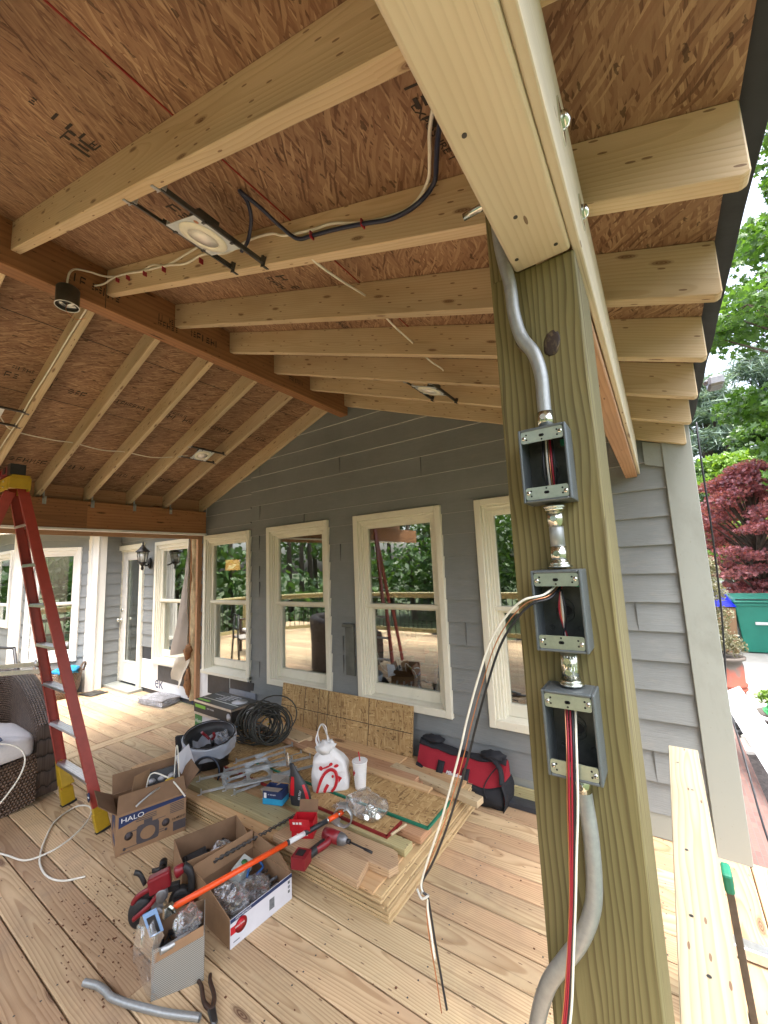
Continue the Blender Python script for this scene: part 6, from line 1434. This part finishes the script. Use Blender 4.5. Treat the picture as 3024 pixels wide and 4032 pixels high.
m = MB(); m.box((.05, .10, .215), (.05, .004, .11), RX(R(12)) @ RY(R(-14))); m.box((.05, .096, .21), (.03, .003, .08), RX(R(12)) @ RY(R(-14)), m=1); o = m.build('blister_card', [plain('pale_blue_card', (.25, .42, .72), .45), M['blackcard']]); o.matrix_world = b4.matrix_world; tag(o, 'blue and black hardware packet sticking out of the woven-pattern box', 'package')
m = MB()
def drape(u, v):
    x = -.045-.05*u+.01*math.sin(9*v); return (x+.07*(1-v), -.02+.12*u, .225-.20*v**1.1+.02*mnoise.noise(Vector((u*5, v*7, 1))))
m.grid(lambda u, v: (-.075*(.55+.45*math.sin(2.6*v+.4))+.10*u*(1-.25*v), .10-.13*u+.018*math.sin(v*9+u*5), .245-.24*v+.02*mnoise.noise(Vector((u*5, v*6, 6)))), 26, 34)
o = m.build('plastic_bag', M['film']); o.matrix_world = b4.matrix_world; tag(o, 'clear plastic bag draped over the left side of the woven-pattern box', 'bag')
crumple('plastic_bag', b4.matrix_world, (.12, .09, .175), (.05, .06, .035), 12, 'crumpled clear bag in the mouth of the woven-pattern box under the pole end')
hardware('small_parts', b4, .02, L4-.02, .02, .16, .08, 50, 8, 'small metal parts inside the woven-pattern box', ['galv', 'steeldark', 'blacktool'])
# band saw
bs = empty('band_saw', (-2.13, 1.13, 0), R(52), 'red and black cordless band saw standing left of the cardboard boxes', 'power tool')
def hoop(mb, cx, cz, r, w_): mb.grid(lambda u, v: (cx+(r+.006*math.cos(6.28*v))*math.cos(6.28*u), w_*math.sin(6.28*v), cz+(r+.006*math.cos(6.28*v))*math.sin(6.28*u)), 32, 8, cu=True)
m = MB()
for cx, cz in ((-.115, .085), (.10, .085)):
    m.lathe([(.0001, -.026), (.055, -.026), (.066, -.018), (.072, .0), (.066, .018), (.055, .026), (.0001, .026)], T(cx, 0, cz-.012) @ RX(R(90)), 28)
    m.lathe([(.038, -.0275), (.041, -.029), (.044, -.0275)], T(cx, 0, cz-.012) @ RX(R(90)), 24, cap=False)
m.box((-.01, .004, .145), (.20, .036, .03)); m.build('wheel_guard', M['blacktool'], bs, bevel=.004)
m = MB(); m.tube(smooth_path([(-.165, -.01, .12), (-.13, -.02, .155), (-.07, -.03, .18), (-.02, -.035, .20)], 5), .013, 10); m.tube(smooth_path([(-.15, -.045, .07), (-.10, -.055, .10), (-.05, -.055, .13), (-.01, -.05, .17)], 5), .012, 10); m.box((.03, -.035, .205), (.12, .055, .075), RY(R(-12))); m.tube([(.07, -.035, .225), (.12, -.035, .245)], [.030, .022], 12); m.build('body', M['redtool'], bs, bevel=.014, seg=2)
m = MB(); m.tube(smooth_path([(.115, -.035, .25), (.155, -.035, .21), (.165, -.036, .13)], 5), .021, 12); m.build('rear_handle', M['blacktool'], bs)
m = MB(); m.box((.10, -.062, .09), (.11, .055, .085), RY(R(8))); m.build('battery_side', M['blacktool'], bs, bevel=.010, seg=2)
m = MB(); m.tube(smooth_path([(-.10, 0, .19), (-.13, .0, .24), (-.16, .0, .255)], 4), .012, 10); m.build('front_handle', M['blacktool'], bs)
m = MB(); m.lathe([(.0001, -.02), (.032, -.02), (.036, 0), (.030, .02), (.0001, .022)], T(0, -.045, .15) @ RX(R(90)), 20); m.box((-.02, -.035, .10), (.07, .03, .06)); m.tube(smooth_path([(-.02, -.05, .10), (.02, -.06, .07), (.05, -.05, .04)], 4), .013, 8); m.build('gear_case', M['greytool'], bs, bevel=.005)
m = MB(); m.box((.155, -.0, .09), (.006, .05, .10), RY(R(10))); m.box((.10, -.086, .075), (.06, .002, .01)); m.build('red_flash', M['redprint'], bs)
bs.scale = (.78, .85, .95)
# spare tool head
sh = empty('spare_tool', (-2.44, 1.29, .02), R(-30), 'small black tool attachment lying on the deck in front of the fixture box', 'tool')
m = MB(); m.cyl((-.045, 0, .015), (.01, 0, .02), .020, 14); m.cyl((.01, 0, .02), (.05, -.02, .02), .016, 12); m.cyl((.0, -.05, .012), (.02, .0, .02), .011, 10); m.build('head_body', M['blacktool'], sh)
# conduit offcut and pliers at the bottom
m = MB(); m.tube(smooth_path([(-2.100, .805, .014), (-2.04, .827, .014), (-1.985, .836, .014), (-1.94, .838, .014), (-1.89, .852, .014), (-1.84, .868, .014), (-1.70, .922, .014), (-1.575, .982, .014)], 6), .0125, 18, cap=False); m.tube(smooth_path([(-2.101, .805, .014), (-2.04, .827, .014), (-1.985, .836, .014), (-1.94, .838, .014), (-1.89, .852, .014), (-1.84, .868, .014), (-1.70, .922, .014), (-1.574, .982, .014)], 6), .0105, 14, cap=False)
o = m.build('conduit_offcut', M['emt']); tag(o, 'loose bent length of galvanized conduit lying on the deck at the bottom left', 'conduit')
pt_ = empty('pliers', (-1.56, 1.02, .012), R(-22), 'rusty brown pliers on the deck by the end of the loose conduit', 'pliers')
for s in (-1, 1): m = MB(); m.tube(smooth_path([(0, 0, 0), (-.05, s*.018, 0), (-.12, s*.016, 0), (-.15, s*.022, 0)], 4), [.009]*4+[.008]*5+[.007]*4, 8); m.build('handle', plain('brown_grip', (.05, .025, .015), .5, 0, .4), pt_)
m = MB(); m.prism([(-.01, -.014), (.05, -.011), (.062, 0), (.05, .011), (-.01, .014)], .014, T(0, 0, -.007)); m.build('jaws', M['steeldark'], pt_, bevel=.003)
# scattered wood crumbs
m = MB(); q = random.Random(21)
for i in range(260):
    a = q.gauss(0, 1); b_ = q.gauss(0, 1); x, y = (-2.35+a*.28, .98+b_*.10-.18*a*.2) if i < 190 else (q.uniform(-3.6, -.4), q.uniform(.7, 2.6))
    s = q.uniform(.0025, .008); m.box((x, y, .001+s*.2), (s, s*q.uniform(.4, 1), s*.4), T(0, 0, 0), m=0)
o = m.build('sawdust_crumbs', plain('bark_crumbs', (.14, .06, .03), .9)); tag(o, 'brown crumbs of sawdust and bark scattered on the near deck boards', 'debris', kind='stuff')
# red tool bag
rb = empty('tool_bag', (-1.36, 2.745, 0), R(-2), 'large red canvas tool bag with black base and straps against the wall', 'tool bag')
TS = [(.0, .0), (-.014, .03), (-.008, .075), (.030, .135), (.070, .195), (.105, .245), (.125, .268), (.150, .285), (.172, .268), (.188, .235), (.195, .12), (.192, .0)]
def tbs(u, t, o=0.0):
    """u along the bag, t section index (float)"""
    i = min(len(TS)-2, int(t)); f = t-i; y = TS[i][0]*(1-f)+TS[i+1][0]*f; z = TS[i][1]*(1-f)+TS[i+1][1]*f
    e = 1-.30*abs(u*2-1)**5; sag = 1-.10*math.sin(math.pi*u)-.12*max(0, u-.75)
    cx = .19*.55; n_ = .010*mnoise.noise(Vector((u*4, t*.6, 2)))+.006*mnoise.noise(Vector((u*11, t*1.3, 5)))
    yy = cx+(y-cx)*e; return (-.34+.68*u, yy-o+n_, max(.001, z*(sag if z > .1 else 1)+o*.5+n_))
m = MB(); m.grid(lambda u, v: tbs(u, v*11), 34, 45)
for s in (0, 1):
    k_ = m.add([tbs(s, v*11/30*1.0) for v in range(31)]); m.face([k_+i for i in range(31)] if s == 0 else [k_+i for i in range(31)][::-1])
m.build('bag_body', M['redcloth'], rb)
m = MB(); m.grid(lambda u, v: tbs(u, 2.7*v+(.5*max(0, u-.78)*4+.35*max(0, .12-u)*6)*v, .006), 40, 10); 
m.grid(lambda u, v: (.338+.018*math.sin(math.pi*v), .0+.19*u, .16*v), 8, 8); m.build('black_base', M['blackcloth'], rb, solid=.004)
m = MB(); m.grid(lambda u, v: tbs(u, 5.2+4.2*v, .007), 34, 12); m.build('black_top', M['blackcloth'], rb, solid=.006)
for xs in (.27, .56): m = MB(); m.grid(lambda u, v: tbs(xs+.075*u, .6+3.4*v, .012), 4, 12); m.build('strap', M['blackcloth'], rb, solid=.006)
m = MB(); m.grid(lambda u, v: tbs(.01+.09*u, 1.2+1.7*v, .016), 5, 6); m.build('side_buckle', M['blackcloth'], rb, solid=.012)
m = MB(); m.tube(smooth_path([tbs(.82, 6.5, .02), tbs(.90, 5.5, .03), tbs(.965, 4.4, .03), tbs(.985, 3.2, .02)], 6), .020, 8, flat=.5); m.build('shoulder_strap', M['blackcloth'], rb)
m = MB(); m.blob((.24, .14, .275), (.085, .05, .035), nz=.4); m.build('handle_bundle', M['blackcloth'], rb)
m = MB(); m.blob((-.24, .15, .285), (.09, .045, .03), nz=.4); m.build('handle_bundle', M['blackcloth'], rb)
m = MB(); m.tube(smooth_path([tbs(.93, 4.9, .012), tbs(.86, 3.9, .012), tbs(.81, 2.8, .012), tbs(.85, 2.0, .012)], 6), .004, 6); m.build('black_seam', M['blackcloth'], rb)
F = Matrix(((1, 0, 0, 0), (0, .56, -.83, 0), (0, .83, .56, 0), (0, 0, 0, 1))); q0 = Vector(tbs(.38, 3.0, .010)); 
text('bag_lettering', 'Milwaukee', .036, Matrix.Translation(q0) @ F, M['paper'], rb, shear=.35, sx=.8, ext=.005)
m = MB(Matrix.Translation(q0) @ F); m.box((.06, -.009, .001), (.11, .0025, .003)); m.build('logo_underline', M['paper'], rb)
lumber('lumber_board', (-.72, GY-.045, .05), (.62, .02, .09), 0, 'bluegray' if False else 'ptlt', 'pale strip of wood standing at the wall base right of the red bag')
m = MB(); m.box((-.86, GY-.10, .018), (.36, .09, .03)); o = m.build('black_strip', M['bluegray'], bevel=.002); tag(o, 'dark flat strip lying at the wall behind the red tool bag', 'strip')

# ================================================================ RIGHT FOREGROUND
rc = empty('handrail', (-.0105, 1.0, .9), 0, 'pale flat handrail board running towards the wall in the right foreground', 'railing')
m = MB(); m.box((0, -.53, -.019), (.089, 2.945, .038), ax=1); m.build('rail_cap', M['railcap'], rc, bevel=.002)
m = MB(); m.box((0, .89, -.47), (.088, .088, .862), ax=2); m.build('rail_post', M['ptlt'], rc, bevel=.003)
for x, y in ((-.02, .80), (-.016, .30), (.012, .62), (-.018, .08), (.0, -.05)): m = MB(); m.lathe([(.004, 0), (.0001, -.001)], T(x, y, .0008), 8); m.build('nail_head', M['steeldark'], rc)
lv_ = empty('spirit_level', (.085, 2.0, 0), 0, 'gray spirit level with a green end cap leaning under the handrail', 'level')
F = frame((.005, .02, .005), (-.022, -.10, .50), (1, 0, 0)); m = MB(); m.box((.24, 0, 0), (.48, .055, .022), F); m.build('level_body', M['steeldark'], lv_, bevel=.002)
m = MB(); m.box((.505, 0, 0), (.07, .060, .028), F); m.build('end_cap', M['greenpaint'], lv_, bevel=.008, seg=2); m = MB(); m.box((.505, 0, .0145), (.036, .020, .001), F); m.box((.505, -.0305, 0), (.036, .001, .012), F); m.build('hang_hole', M['dark'], lv_)
m = MB(); m.box((.38, 2.30, .03), (.62, .055, .045), RZ(0)); o = m.build('metal_channel', M['alu'], bevel=.004); tag(o, 'bright metal downspout length lying on the deck beyond the handrail', 'pipe')
# ================================================================ OUTSIDE ON THE RIGHT
def leafcloud(mb, centres, n, size, q, flat=.5, shape='oval', droop=0):
    """n leaf faces in clumps"""
    for i in range(n):
        c, r = centres[q.randrange(len(centres))]
        while True:
            p = Vector((q.uniform(-1, 1), q.uniform(-1, 1), q.uniform(-1, 1)))
            if .25 < p.length < 1: break
        p = Vector((c[0]+p.x*r[0], c[1]+p.y*r[1], c[2]+p.z*r[2]))
        nrm = Vector((q.gauss(0, 1), q.gauss(0, 1), q.gauss(0, 1)+flat*2)).normalized()
        a = nrm.orthogonal().normalized(); a.rotate(Matrix.Rotation(q.uniform(0, 6.28), 3, nrm)); b = nrm.cross(a); s = size*q.uniform(.6, 1.25)
        if shape == 'maple':
            pts = [(0, -.5), (.2, -.2), (.55, -.25), (.3, .08), (.42, .45), (.12, .28), (0, .65), (-.12, .28), (-.42, .45), (-.3, .08), (-.55, -.25), (-.2, -.2)]
        elif shape == 'needle': pts = [(0, -.9), (.09, 0), (0, .9), (-.09, 0)]
        else: pts = [(0, -.55), (.28, -.1), (.2, .3), (0, .6), (-.2, .3), (-.28, -.1)]
        k_ = mb.add([p+a*x*s+b*y*s+nrm*(-abs(x)*.25*s) for x, y in pts]); mb.face([k_+j for j in range(len(pts))])
def tree(name, base, height, spread, mat, label, n, size, seed, trunk_r=.12, shape='oval', crown0=.25, clumps=26, cr=.9, bark='bark', flat=.5, cat='tree', lean=(0, 0)):
    q = random.Random(seed); t = empty(name, base, 0, label, cat)
    m = MB(); top = height*.9; pts = [(lean[0]*z_+.05*mnoise.noise(Vector((z_, seed, 0)))*z_, lean[1]*z_, z_*top) for z_ in (0, .15, .35, .55, .75, 1)]
    m.tube(smooth_path(pts, 4), [trunk_r*(1-.8*i/20) for i in range(21)], 10); cen = []
    for i in range(clumps):
        h = crown0*height+(1-crown0)*height*(i+.5)/clumps; f = math.sin(math.pi*min(1, max(.12, (h/height-crown0)/(1-crown0)*.85+.12))); a = q.uniform(0, 6.28); rr = spread*f*q.uniform(.35, 1)
        c = (rr*math.cos(a)+lean[0], rr*math.sin(a)+lean[1], h); cen.append((c, (cr*q.uniform(.6, 1.2), cr*q.uniform(.6, 1.2), cr*q.uniform(.25, .5))))
        s_ = (lean[0]*h/top, lean[1]*h/top, max(.1, h*.72-.1)); m.tube(smooth_path([s_, ((s_[0]+c[0])/2, (s_[1]+c[1])/2, (s_[2]+c[2])/2+.15*spread*.3), c], 3), [trunk_r*.35, trunk_r*.32, trunk_r*.28, trunk_r*.22, trunk_r*.16, trunk_r*.1, trunk_r*.05], 6)
        for z_ in range(3):
            e = (c[0]+q.uniform(-1, 1)*cr, c[1]+q.uniform(-1, 1)*cr, c[2]+q.uniform(-.3, .3)*cr); m.tube([c, e], [trunk_r*.07, trunk_r*.02], 4)
    m.build('trunk', M[bark], t)
    m = MB(); leafcloud(m, cen, n, size, q, flat, shape); m.build('crown', M[mat], t); return t
M['bark'] = plain('bark', (.10, .075, .055), .9, 0, .4, 12, .8)
M['leaf_green'] = leafmat('green_leaves', (.035, .10, .015), (.13, .26, .04), .45)
M['leaf_lime'] = leafmat('lime_leaves', (.09, .19, .02), (.22, .36, .05), .4)
M['leaf_red'] = leafmat('red_maple_leaves', (.16, .06, .085), (.60, .20, .24), .5)
M['leaf_blue'] = leafmat('blue_green_needles', (.08, .14, .11), (.20, .28, .22), .3)
M['leaf_wood'] = leafmat('woodland_leaves', (.03, .08, .02), (.10, .19, .045), .4)
M['leaf_dry'] = leafmat('pale_shrub_leaves', (.14, .13, .07), (.30, .29, .19), .3)
tree('maple_tree', (2.05, 14.0, -1.3), 5.1, 1.7, 'leaf_red', 'dark red Japanese maple behind the green bin', 22000, .080, 3, .10, 'maple', .34, 110, .42, flat=.1)
tree('tall_tree', (3.35, 9.2, -1.3), 11.5, 2.35, 'leaf_green', 'tall bright green leafy tree reaching above the roof edge on the right', 22000, .115, 5, .15, 'maple', .2, 90, .70)
tree('tall_tree', (4.3, 12.5, -1.3), 13.0, 3.0, 'leaf_green', 'second bright green tree farther right, behind the first', 22000, .17, 15, .18, 'maple', .3, 50, 1.0)
tree('lime_tree', (2.8, 21.5, -1.3), 6.7, 1.9, 'leaf_lime', 'rounded lime-green tree behind the red maple', 11000, .20, 6, .12, 'oval', .3, 26, .9)
tree('pine_tree', (3.0, 30, -1.3), 13, 2.6, 'leaf_blue', 'blue-gray conifer far behind the lime-green tree', 15000, .42, 7, .22, 'needle', .2, 44, 1.3)
tree('pine_tree', (6.4, 33, -1.3), 15, 3.4, 'leaf_blue', 'wide blue-gray conifer at the right, farthest away', 15000, .45, 8, .25, 'needle', .15, 44, 1.5)
tree('background_tree', (4.6, 26, -1.3), 9, 3.4, 'leaf_wood', 'dark green tree behind the driveway', 12000, .28, 9, .2, 'oval', .15, 36, 1.5)
# green wheeled bin
gb = empty('wheeled_bin', (1.42, 10.5, -.28), R(4), 'big teal green wheeled rubbish bin on the driveway beneath the maple', 'bin')
M['teal'] = plain('teal_plastic', (.014, .21, .15), .45, 0, .1, 6); M['tealdk'] = plain('teal_recess', (.009, .11, .08), .5, 0, .1)
m = MB(); m.box((0, 0, .47), (.80, .70, .94), taper=(1.12, 1.12)) if False else m.hexa([(-.34, -.33, .02), (.34, -.33, .02), (.34, .33, .02), (-.34, .33, .02), (-.41, -.40, .92), (.41, -.40, .92), (.41, .38, .92), (-.41, .38, .92)])
m.box((0, -.405, .89), (.84, .03, .06)); bd = m.build('bin_body', M['teal'], gb, bevel=.02, seg=2)
m = MB(); m.hexa([(-.44, -.46, .93), (.44, -.46, .93), (.44, .40, .95), (-.44, .40, .95), (-.40, -.40, 1.0), (.40, -.40, 1.0), (.38, .36, 1.04), (-.38, .36, 1.04)]); m.build('bin_lid', M['teal'], gb, bevel=.02, seg=2)
m = MB()
m.box((0, -.388, .72), (.40, .02, .22), RX(R(-4.5))); m.box((0, -.345, .38), (.52, .02, .36), RX(R(-4.5)))
m.build('front_recess', M['tealdk'], gb, bevel=.01)
m = MB(); m.box((0, -.395, .55), (.30, .03, .05)); m.build('lift_bar', M['paper'], gb, bevel=.005); m = MB(); m.box((0, -.43, .985), (.78, .02, .014)); m.build('lid_shadow_gap', M['blacktool'], gb)
m = MB(); 
for i in range(5): m.box((-.12+.055*i, -.411, .84), (.035, .002, .018), RX(R(-4.5)))
m.build('bin_print', M['paper'], gb)
for s in (-1, 1): m = MB(); m.cyl((s*.38, .33, .12), (s*.43, .33, .12), .12, 18); m.build('wheel', M['blacktool'], gb)
# blue playhouse-like item behind post edge
bc = empty('blue_bin', (.80, 10.2, -.28), 0, 'sliver of a bright blue bin lid beside the corner board', 'bin'); m = MB(); m.hexa([(-.2, -.2, 0), (.2, -.2, 0), (.2, .2, 0), (-.2, .2, 0), (-.24, -.24, .85), (.24, -.24, .85), (.24, .24, .85), (-.24, .24, .85)]); m.build('bin_body', M['cardboard'], bc, bevel=.02); m = MB(); m.grid(lambda u, v: (-.26+.52*u, -.27+.54*v, .86+.34*math.sin(math.pi*u)*math.sin(math.pi*v)**.5), 16, 16); m.build('bin_lid', plain('bright_blue', (.01, .02, .55), .4), bc)
# urn with shrub
ur = empty('plant_pot', (.52, 7.1, -.28), 0, 'tall weathered red terracotta pot holding a pale shrub on the driveway edge', 'plant pot')
uc = NT('weathered_terracotta'); tc = uc.n('TexCoord', None, 3); sz_ = uc.n('SeparateXYZ', {0: tc}, 2)
f_ = uc.m('ADD', uc.m('MULTIPLY', sz_, 1.25), uc.m('MULTIPLY', uc.noise(tc, 7, 4), .8))
uc.set(**{'Base Color': uc.ramp(f_, [(.70, (.30, .075, .045)), (.78, (.27, .075, .05)), (.92, (.12, .10, .085))]), 'Roughness': .75}); M['terra'] = uc.mat
m = MB(); m.lathe([(.17, 0), (.195, .03), (.20, .10), (.225, .115), (.225, .135), (.205, .15), (.228, .165), (.228, .185), (.21, .20), (.215, .40), (.20, .47), (.245, .49), (.25, .52), (.23, .53), (.20, .50), (.0001, .47)], seg=36); m.build('pot_body', M['terra'], ur)
sb = empty('potted_shrub', (.50, 7.1, .20), 0, 'pale dry-looking shrub growing from the terracotta pot', 'plant')
q = random.Random(31); m = MB(); cen = []
for i in range(22):
    a = q.uniform(0, 6.28); h = q.uniform(.12, 1.25); rr = .30*math.sin(math.pi*min(1, h/1.4+.15))*q.uniform(.2, 1); c = (rr*math.cos(a), rr*math.sin(a), h); m.tube([(0, 0, 0), (c[0]*.4, c[1]*.4, h*.5), c], [.012, .008, .003], 5); cen.append((c, (.14, .14, .12)))
m.build('stem', M['bark'], sb); m = MB(); leafcloud(m, cen, 5200, .035, q, .2); m.build('foliage', M['leaf_dry'], sb)
def shrub(name, loc, r, h, n, size, mat, seed, label):
    t = empty(name, loc, 0, label, 'plant'); q = random.Random(seed); m = MB(); cen = []
    for i in range(14):
        a = q.uniform(0, 6.28); rr = r*q.uniform(.1, .9); z_ = h*q.uniform(.3, .9); c = (rr*math.cos(a), rr*math.sin(a), z_); m.tube([(0, 0, 0), c], [.006, .002], 4); cen.append((c, (r*.4, r*.4, h*.25)))
    m.build('stem', M['bark'], t); m = MB(); leafcloud(m, cen, n, size, q, .3); m.build('foliage', M[mat], t); return t
shrub('small_shrub', (.98, 6.3, -.28), .26, .34, 1500, .05, 'leaf_lime', 2, 'small yellow-green shrub by the driveway behind the garden tub')
shrub('small_shrub', (1.25, 6.9, -.28), .28, .30, 1500, .05, 'leaf_lime', 4, 'low yellow-green shrub at the right frame edge beyond the tub')
# tub with green hose
tu = empty('garden_tub', (.86, 5.45, -.27), 0, 'round gray-brown tub with a coil of green hose in it', 'tub')
m = MB(); m.lathe([(.18, 0), (.23, .12), (.26, .26), (.30, .28), (.30, .31), (.27, .31), (.25, .26), (.0001, .20)], seg=36); m.build('tub_body', plain('gray_brown_pot', (.10, .085, .075), .7, 0, .3, 8), tu); 
m = MB(); m.tube([(.29*math.cos(a*.2618), .29*math.sin(a*.2618), .315) for a in range(24)], .02, 8, closed=True); m.build('pale_rim', M['paper'], tu)
ho = empty('garden_hose', (.86, 5.45, .02), 0, 'green garden hose coiled in the tub', 'hose'); m = MB(); m.tube([((.20-.0006*i)*math.cos(i*.3), (.20-.0006*i)*math.sin(i*.3), .03+.0008*i+.012*math.sin(i*.8)) for i in range(84)], .014, 8); m.build('hose_coil', plain('green_hose', (.06, .36, .12), .4), ho)
# plank leaning from the bed to the house side
pk2 = empty('leaning_plank', (.40, 3.9, .0), 0, 'long pale painted plank leaning outside past the corner board', 'plank')
a_, b_ = Vector((.37, 4.75, .40)), Vector((.62, 3.05, -.02)); F = frame(a_, b_-a_, (-.55, .0, 1)); m = MB(); m.box(((b_-a_).length/2, 0, 0), ((b_-a_).length, .17, .022), F)
o = m.build('plank_board', M['cardwhite'], pk2, bevel=.002); o.matrix_parent_inverse = Matrix.Translation((-.40, -3.9, 0))
m = MB(); q = random.Random(5)
for i in range(26): p = Vector((q.uniform(.42, .95), q.uniform(5.6, 6.4), -.26+q.uniform(0, .05))); m.blob(p, (q.uniform(.03, .07), q.uniform(.03, .07), q.uniform(.02, .05)), nz=.5, nu=8, nv=6, seed=i)
o = m.build('dark_rocks', M['blacktool']); tag(o, 'heap of dark rocks and debris at the foot of the terracotta pot', 'rocks', kind='stuff')

# ================================================================ BEHIND THE CAMERA (seen in the window panes)
rl = empty('deck_railing', (-6, -2, 0), 0, 'timber deck railing with black balusters round the open deck, seen reflected in the panes', 'railing')
pth = [(-9.3, .9), (-9.15, -.75), (-7.55, -2.25), (-4.2, -2.3), (.3, -2.3)]
bc_ = 0
for (xa, ya), (xb, yb) in zip(pth[:-1], pth[1:]):
    A, B = Vector((xa, ya, 0)), Vector((xb, yb, 0)); ax = B-A; L = ax.length; F = frame(A, ax, (0, 0, 1))
    for z_, d_ in ((.94, (L, .14, .038)), (.88, (L, .04, .09)), (.10, (L, .04, .09))):
        m = MB(); m.box((L/2, 0, z_), d_, F); o = m.build('rail', M['ptlt'], rl, bevel=.003); o.matrix_parent_inverse = Matrix.Translation((6, 2, 0))
    npost = max(1, int(L/1.7))
    for i in range(npost+1):
        m = MB(); m.box((L*i/npost, 0, .46), (.088, .088, .92), F, ax=2); o = m.build('railing_post', M['ptlt'], rl, bevel=.003); o.matrix_parent_inverse = Matrix.Translation((6, 2, 0))
    m = MB()
    for i in range(int(L/.12)): m.cyl(F @ Vector((.06+i*.12, 0, .12)), F @ Vector((.06+i*.12, 0, .86)), .009, 6)
    o = m.build('balusters', M['blacktool'], rl); o.matrix_parent_inverse = Matrix.Translation((6, 2, 0)); o['kind'] = 'stuff'
wch = empty('patio_chair', (-7.0, .55, 0), R(200), 'brown outdoor armchair with white seat pad on the open deck, seen reflected in the panes', 'chair')
m = MB()
for x in (-.28, .28):
    for y in (-.26, .26): m.box((x, y, .32 if y < 0 else .45), (.045, .045, .64 if y < 0 else .9))
    m.box((x, 0, .64), (.05, .58, .03))
m.box((0, .26, .88), (.56, .04, .06)); m.box((0, .26, .62), (.56, .02, .04)); m.box((0, 0, .38), (.56, .54, .05)); m.build('chair_frame', plain('brown_chair_wood', (.06, .03, .02), .5), wch, bevel=.004)
m = MB(); m.box((0, 0, .43), (.50, .50, .06)); m.build('seat_pad', M['cushion'], wch, bevel=.02, seg=2)
# woodland behind the camera and to the far left
q = random.Random(77); cen = []
for i in range(150):
    t = q.random(); a = R(150)+t*R(165)          # from west-north-west round to south-east
    d_ = q.uniform(12, 19); cen.append(((d_*math.cos(a)-3, d_*math.sin(a), q.uniform(-1, 5.6)), (q.uniform(1.2, 2.3), q.uniform(1.2, 2.3), q.uniform(.9, 1.5))))
m = MB(); leafcloud(m, cen, 46000, .34, q, .4)
for i in range(40):
    a = R(150)+q.random()*R(165); d_ = q.uniform(13, 18); x, y = d_*math.cos(a)-3, d_*math.sin(a); m.tube([(x, y, -1.3), (x+q.uniform(-.3, .3), y, 6.5)], [.16, .07], 7, m=1)
o = m.build('woodland', [M['leaf_wood'], M['bark']]); tag(o, 'dense green woodland beyond the deck, seen only as reflections in the window panes', 'woodland', kind='stuff')
